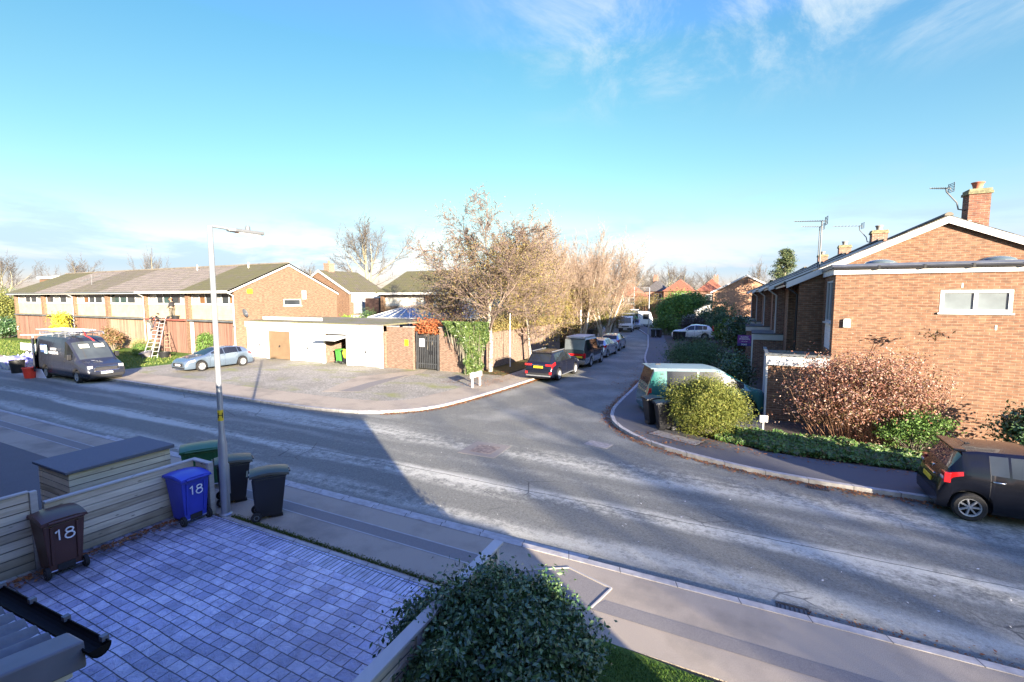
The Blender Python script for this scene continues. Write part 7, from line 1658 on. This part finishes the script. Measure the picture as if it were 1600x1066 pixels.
p = at(545, 500, 31); shrub('lime_shrub', 'lime green shrub top just above the garage roof', (p.x, 31.5, 0), 1.7, .9, 3.45, 4200, leafmat('lime_leaf', [(.20, .32, .04), (.28, .40, .07), (.12, .22, .03)]), 92, (.06, .12), .12, .5, 50)
# bare trees standing behind the viewpoint: their thin shade falls across the road
for lb, x, y, h, rz in (('bare street tree behind the viewpoint to the right', 48, -25, 17, .4), ('second bare tree behind the viewpoint, further off', 63, -33, 20, 1.9), ('third bare tree behind the viewpoint, lowest of them', 40, -23, 11, 3.3)):
    copy_tree(big, None, lb, (x, y, -.1), rz, tuple(BIGS*(h/BIGH)))
# ------------------------------------------------------------------ light and camera
sc = bpy.context.scene
EL = math.atan(6.05/28.3); AZ = (0.7985, -0.602)        # the sun stands low, behind the viewpoint and to the right
S = Vector((AZ[0]*math.cos(EL), AZ[1]*math.cos(EL), math.sin(EL)))
sun = bpy.data.lights.new('sun', 'SUN'); sun.energy = SUN_E; sun.angle = R(.5); sun.color = (1.0, .86, .68)
so = bpy.data.objects.new('sun', sun); C.objects.link(so); so.rotation_euler = S.to_track_quat('Z', 'Y').to_euler()
w = bpy.data.worlds.new('World'); sc.world = w; w.use_nodes = True; nt = w.node_tree
bg = nt.nodes['Background']; bg.inputs['Strength'].default_value = SKY_E
sky = nt.nodes.new('ShaderNodeTexSky'); sky.sky_type = 'NISHITA'; sky.sun_disc = False; sky.sun_elevation = EL; sky.sun_rotation = math.atan2(AZ[0], AZ[1])
sky.air_density = 1.0; sky.dust_density = .6; sky.ozone_density = 3.0
tc = nt.nodes.new('ShaderNodeTexCoord')
def N(t, **k):
    n = nt.nodes.new(t)
    for a, v in k.items(): setattr(n, a, v)
    return n
def mth(op, a, b=0., cl=False):
    m = N('ShaderNodeMath', operation=op, use_clamp=cl)
    for i, v in enumerate((a, b)):
        if hasattr(v, 'is_output'): nt.links.new(v, m.inputs[i])
        else: m.inputs[i].default_value = v
    return m.outputs[0]
def rng_(v, a, b, c=0., d=1., sm=True):
    m = N('ShaderNodeMapRange', clamp=True); m.interpolation_type = 'SMOOTHSTEP' if sm else 'LINEAR'
    nt.links.new(v, m.inputs[0])
    for i, q in enumerate((a, b, c, d)): m.inputs[i+1].default_value = q
    return m.outputs[0]
D = tc.outputs['Generated']; sp = N('ShaderNodeSeparateXYZ'); nt.links.new(D, sp.inputs[0])
# project the view direction on a flat cloud deck
dz = mth('ADD', mth('MAXIMUM', sp.outputs[2], 0.), .12)
cv = N('ShaderNodeCombineXYZ'); nt.links.new(mth('DIVIDE', sp.outputs[0], dz), cv.inputs[0]); nt.links.new(mth('DIVIDE', sp.outputs[1], dz), cv.inputs[1])
def noise(v, s, det=6., dist=0., sc3=None, ro=.6):
    if sc3:
        mp = N('ShaderNodeMapping'); nt.links.new(v, mp.inputs[0]); mp.inputs['Scale'].default_value = sc3; mp.inputs['Rotation'].default_value = (0, 0, R(25)); v = mp.outputs[0]
    n = N('ShaderNodeTexNoise'); nt.links.new(v, n.inputs['Vector']); n.inputs['Scale'].default_value = s; n.inputs['Detail'].default_value = det; n.inputs['Distortion'].default_value = dist; n.inputs['Roughness'].default_value = ro; return n.outputs['Fac']
cirrus = mth('ADD', mth('MULTIPLY', noise(cv.outputs[0], 2.6, 9., .7, (1., .5, 1), .68), .6), mth('MULTIPLY', noise(cv.outputs[0], .55, 3.), .4))
# cirrus gathers high on the right (towards +x +y)
side = rng_(mth('ADD', mth('MULTIPLY', sp.outputs[0], .88), mth('MULTIPLY', sp.outputs[1], .10)), -.42, -.05)
c1 = mth('MULTIPLY', mth('MULTIPLY', rng_(cirrus, .44, .62), side), rng_(sp.outputs[2], .30, .46))
low = mth('MULTIPLY', rng_(noise(D, 2.6, 7., .3, (1, 1, 4.5)), .46, .60), mth('MULTIPLY', rng_(sp.outputs[2], .015, .06), rng_(sp.outputs[2], .24, .10)))
veil = rng_(sp.outputs[2], .36, .03)
mx0 = N('ShaderNodeMix', data_type='RGBA'); nt.links.new(mth('MULTIPLY', veil, VEIL), mx0.inputs[0]); nt.links.new(SKYCOL(sky, nt), mx0.inputs[6]); mx0.inputs[7].default_value = HAZEC
mx1 = N('ShaderNodeMix', data_type='RGBA'); nt.links.new(mth('MULTIPLY', c1, .85), mx1.inputs[0]); nt.links.new(mx0.outputs[2], mx1.inputs[6]); mx1.inputs[7].default_value = CLOUDC
mx2 = N('ShaderNodeMix', data_type='RGBA'); nt.links.new(mth('MULTIPLY', low, .8), mx2.inputs[0]); nt.links.new(mx1.outputs[2], mx2.inputs[6]); mx2.inputs[7].default_value = LOWC
nt.links.new(mx2.outputs[2], bg.inputs['Color'])
cam = bpy.data.cameras.new('camera'); co = bpy.data.objects.new('camera', cam); C.objects.link(co)
co.location = (0, 0, H_); co.rotation_euler = (R(90)-PIT, 0, YAW); cam.sensor_width = 36.; cam.lens = F_/1600*36; cam.clip_start = .05; cam.clip_end = 4000
sc.camera = co
sc.view_settings.view_transform = 'Standard'; sc.view_settings.look = 'None'; sc.view_settings.exposure = EXPO; sc.view_settings.gamma = 1.0
sc.cycles.max_bounces = 5; sc.cycles.diffuse_bounces = 3; sc.cycles.glossy_bounces = 3; sc.cycles.transmission_bounces = 3; sc.cycles.caustics_reflective = False; sc.cycles.caustics_refractive = False
sc.cycles.use_denoising = True
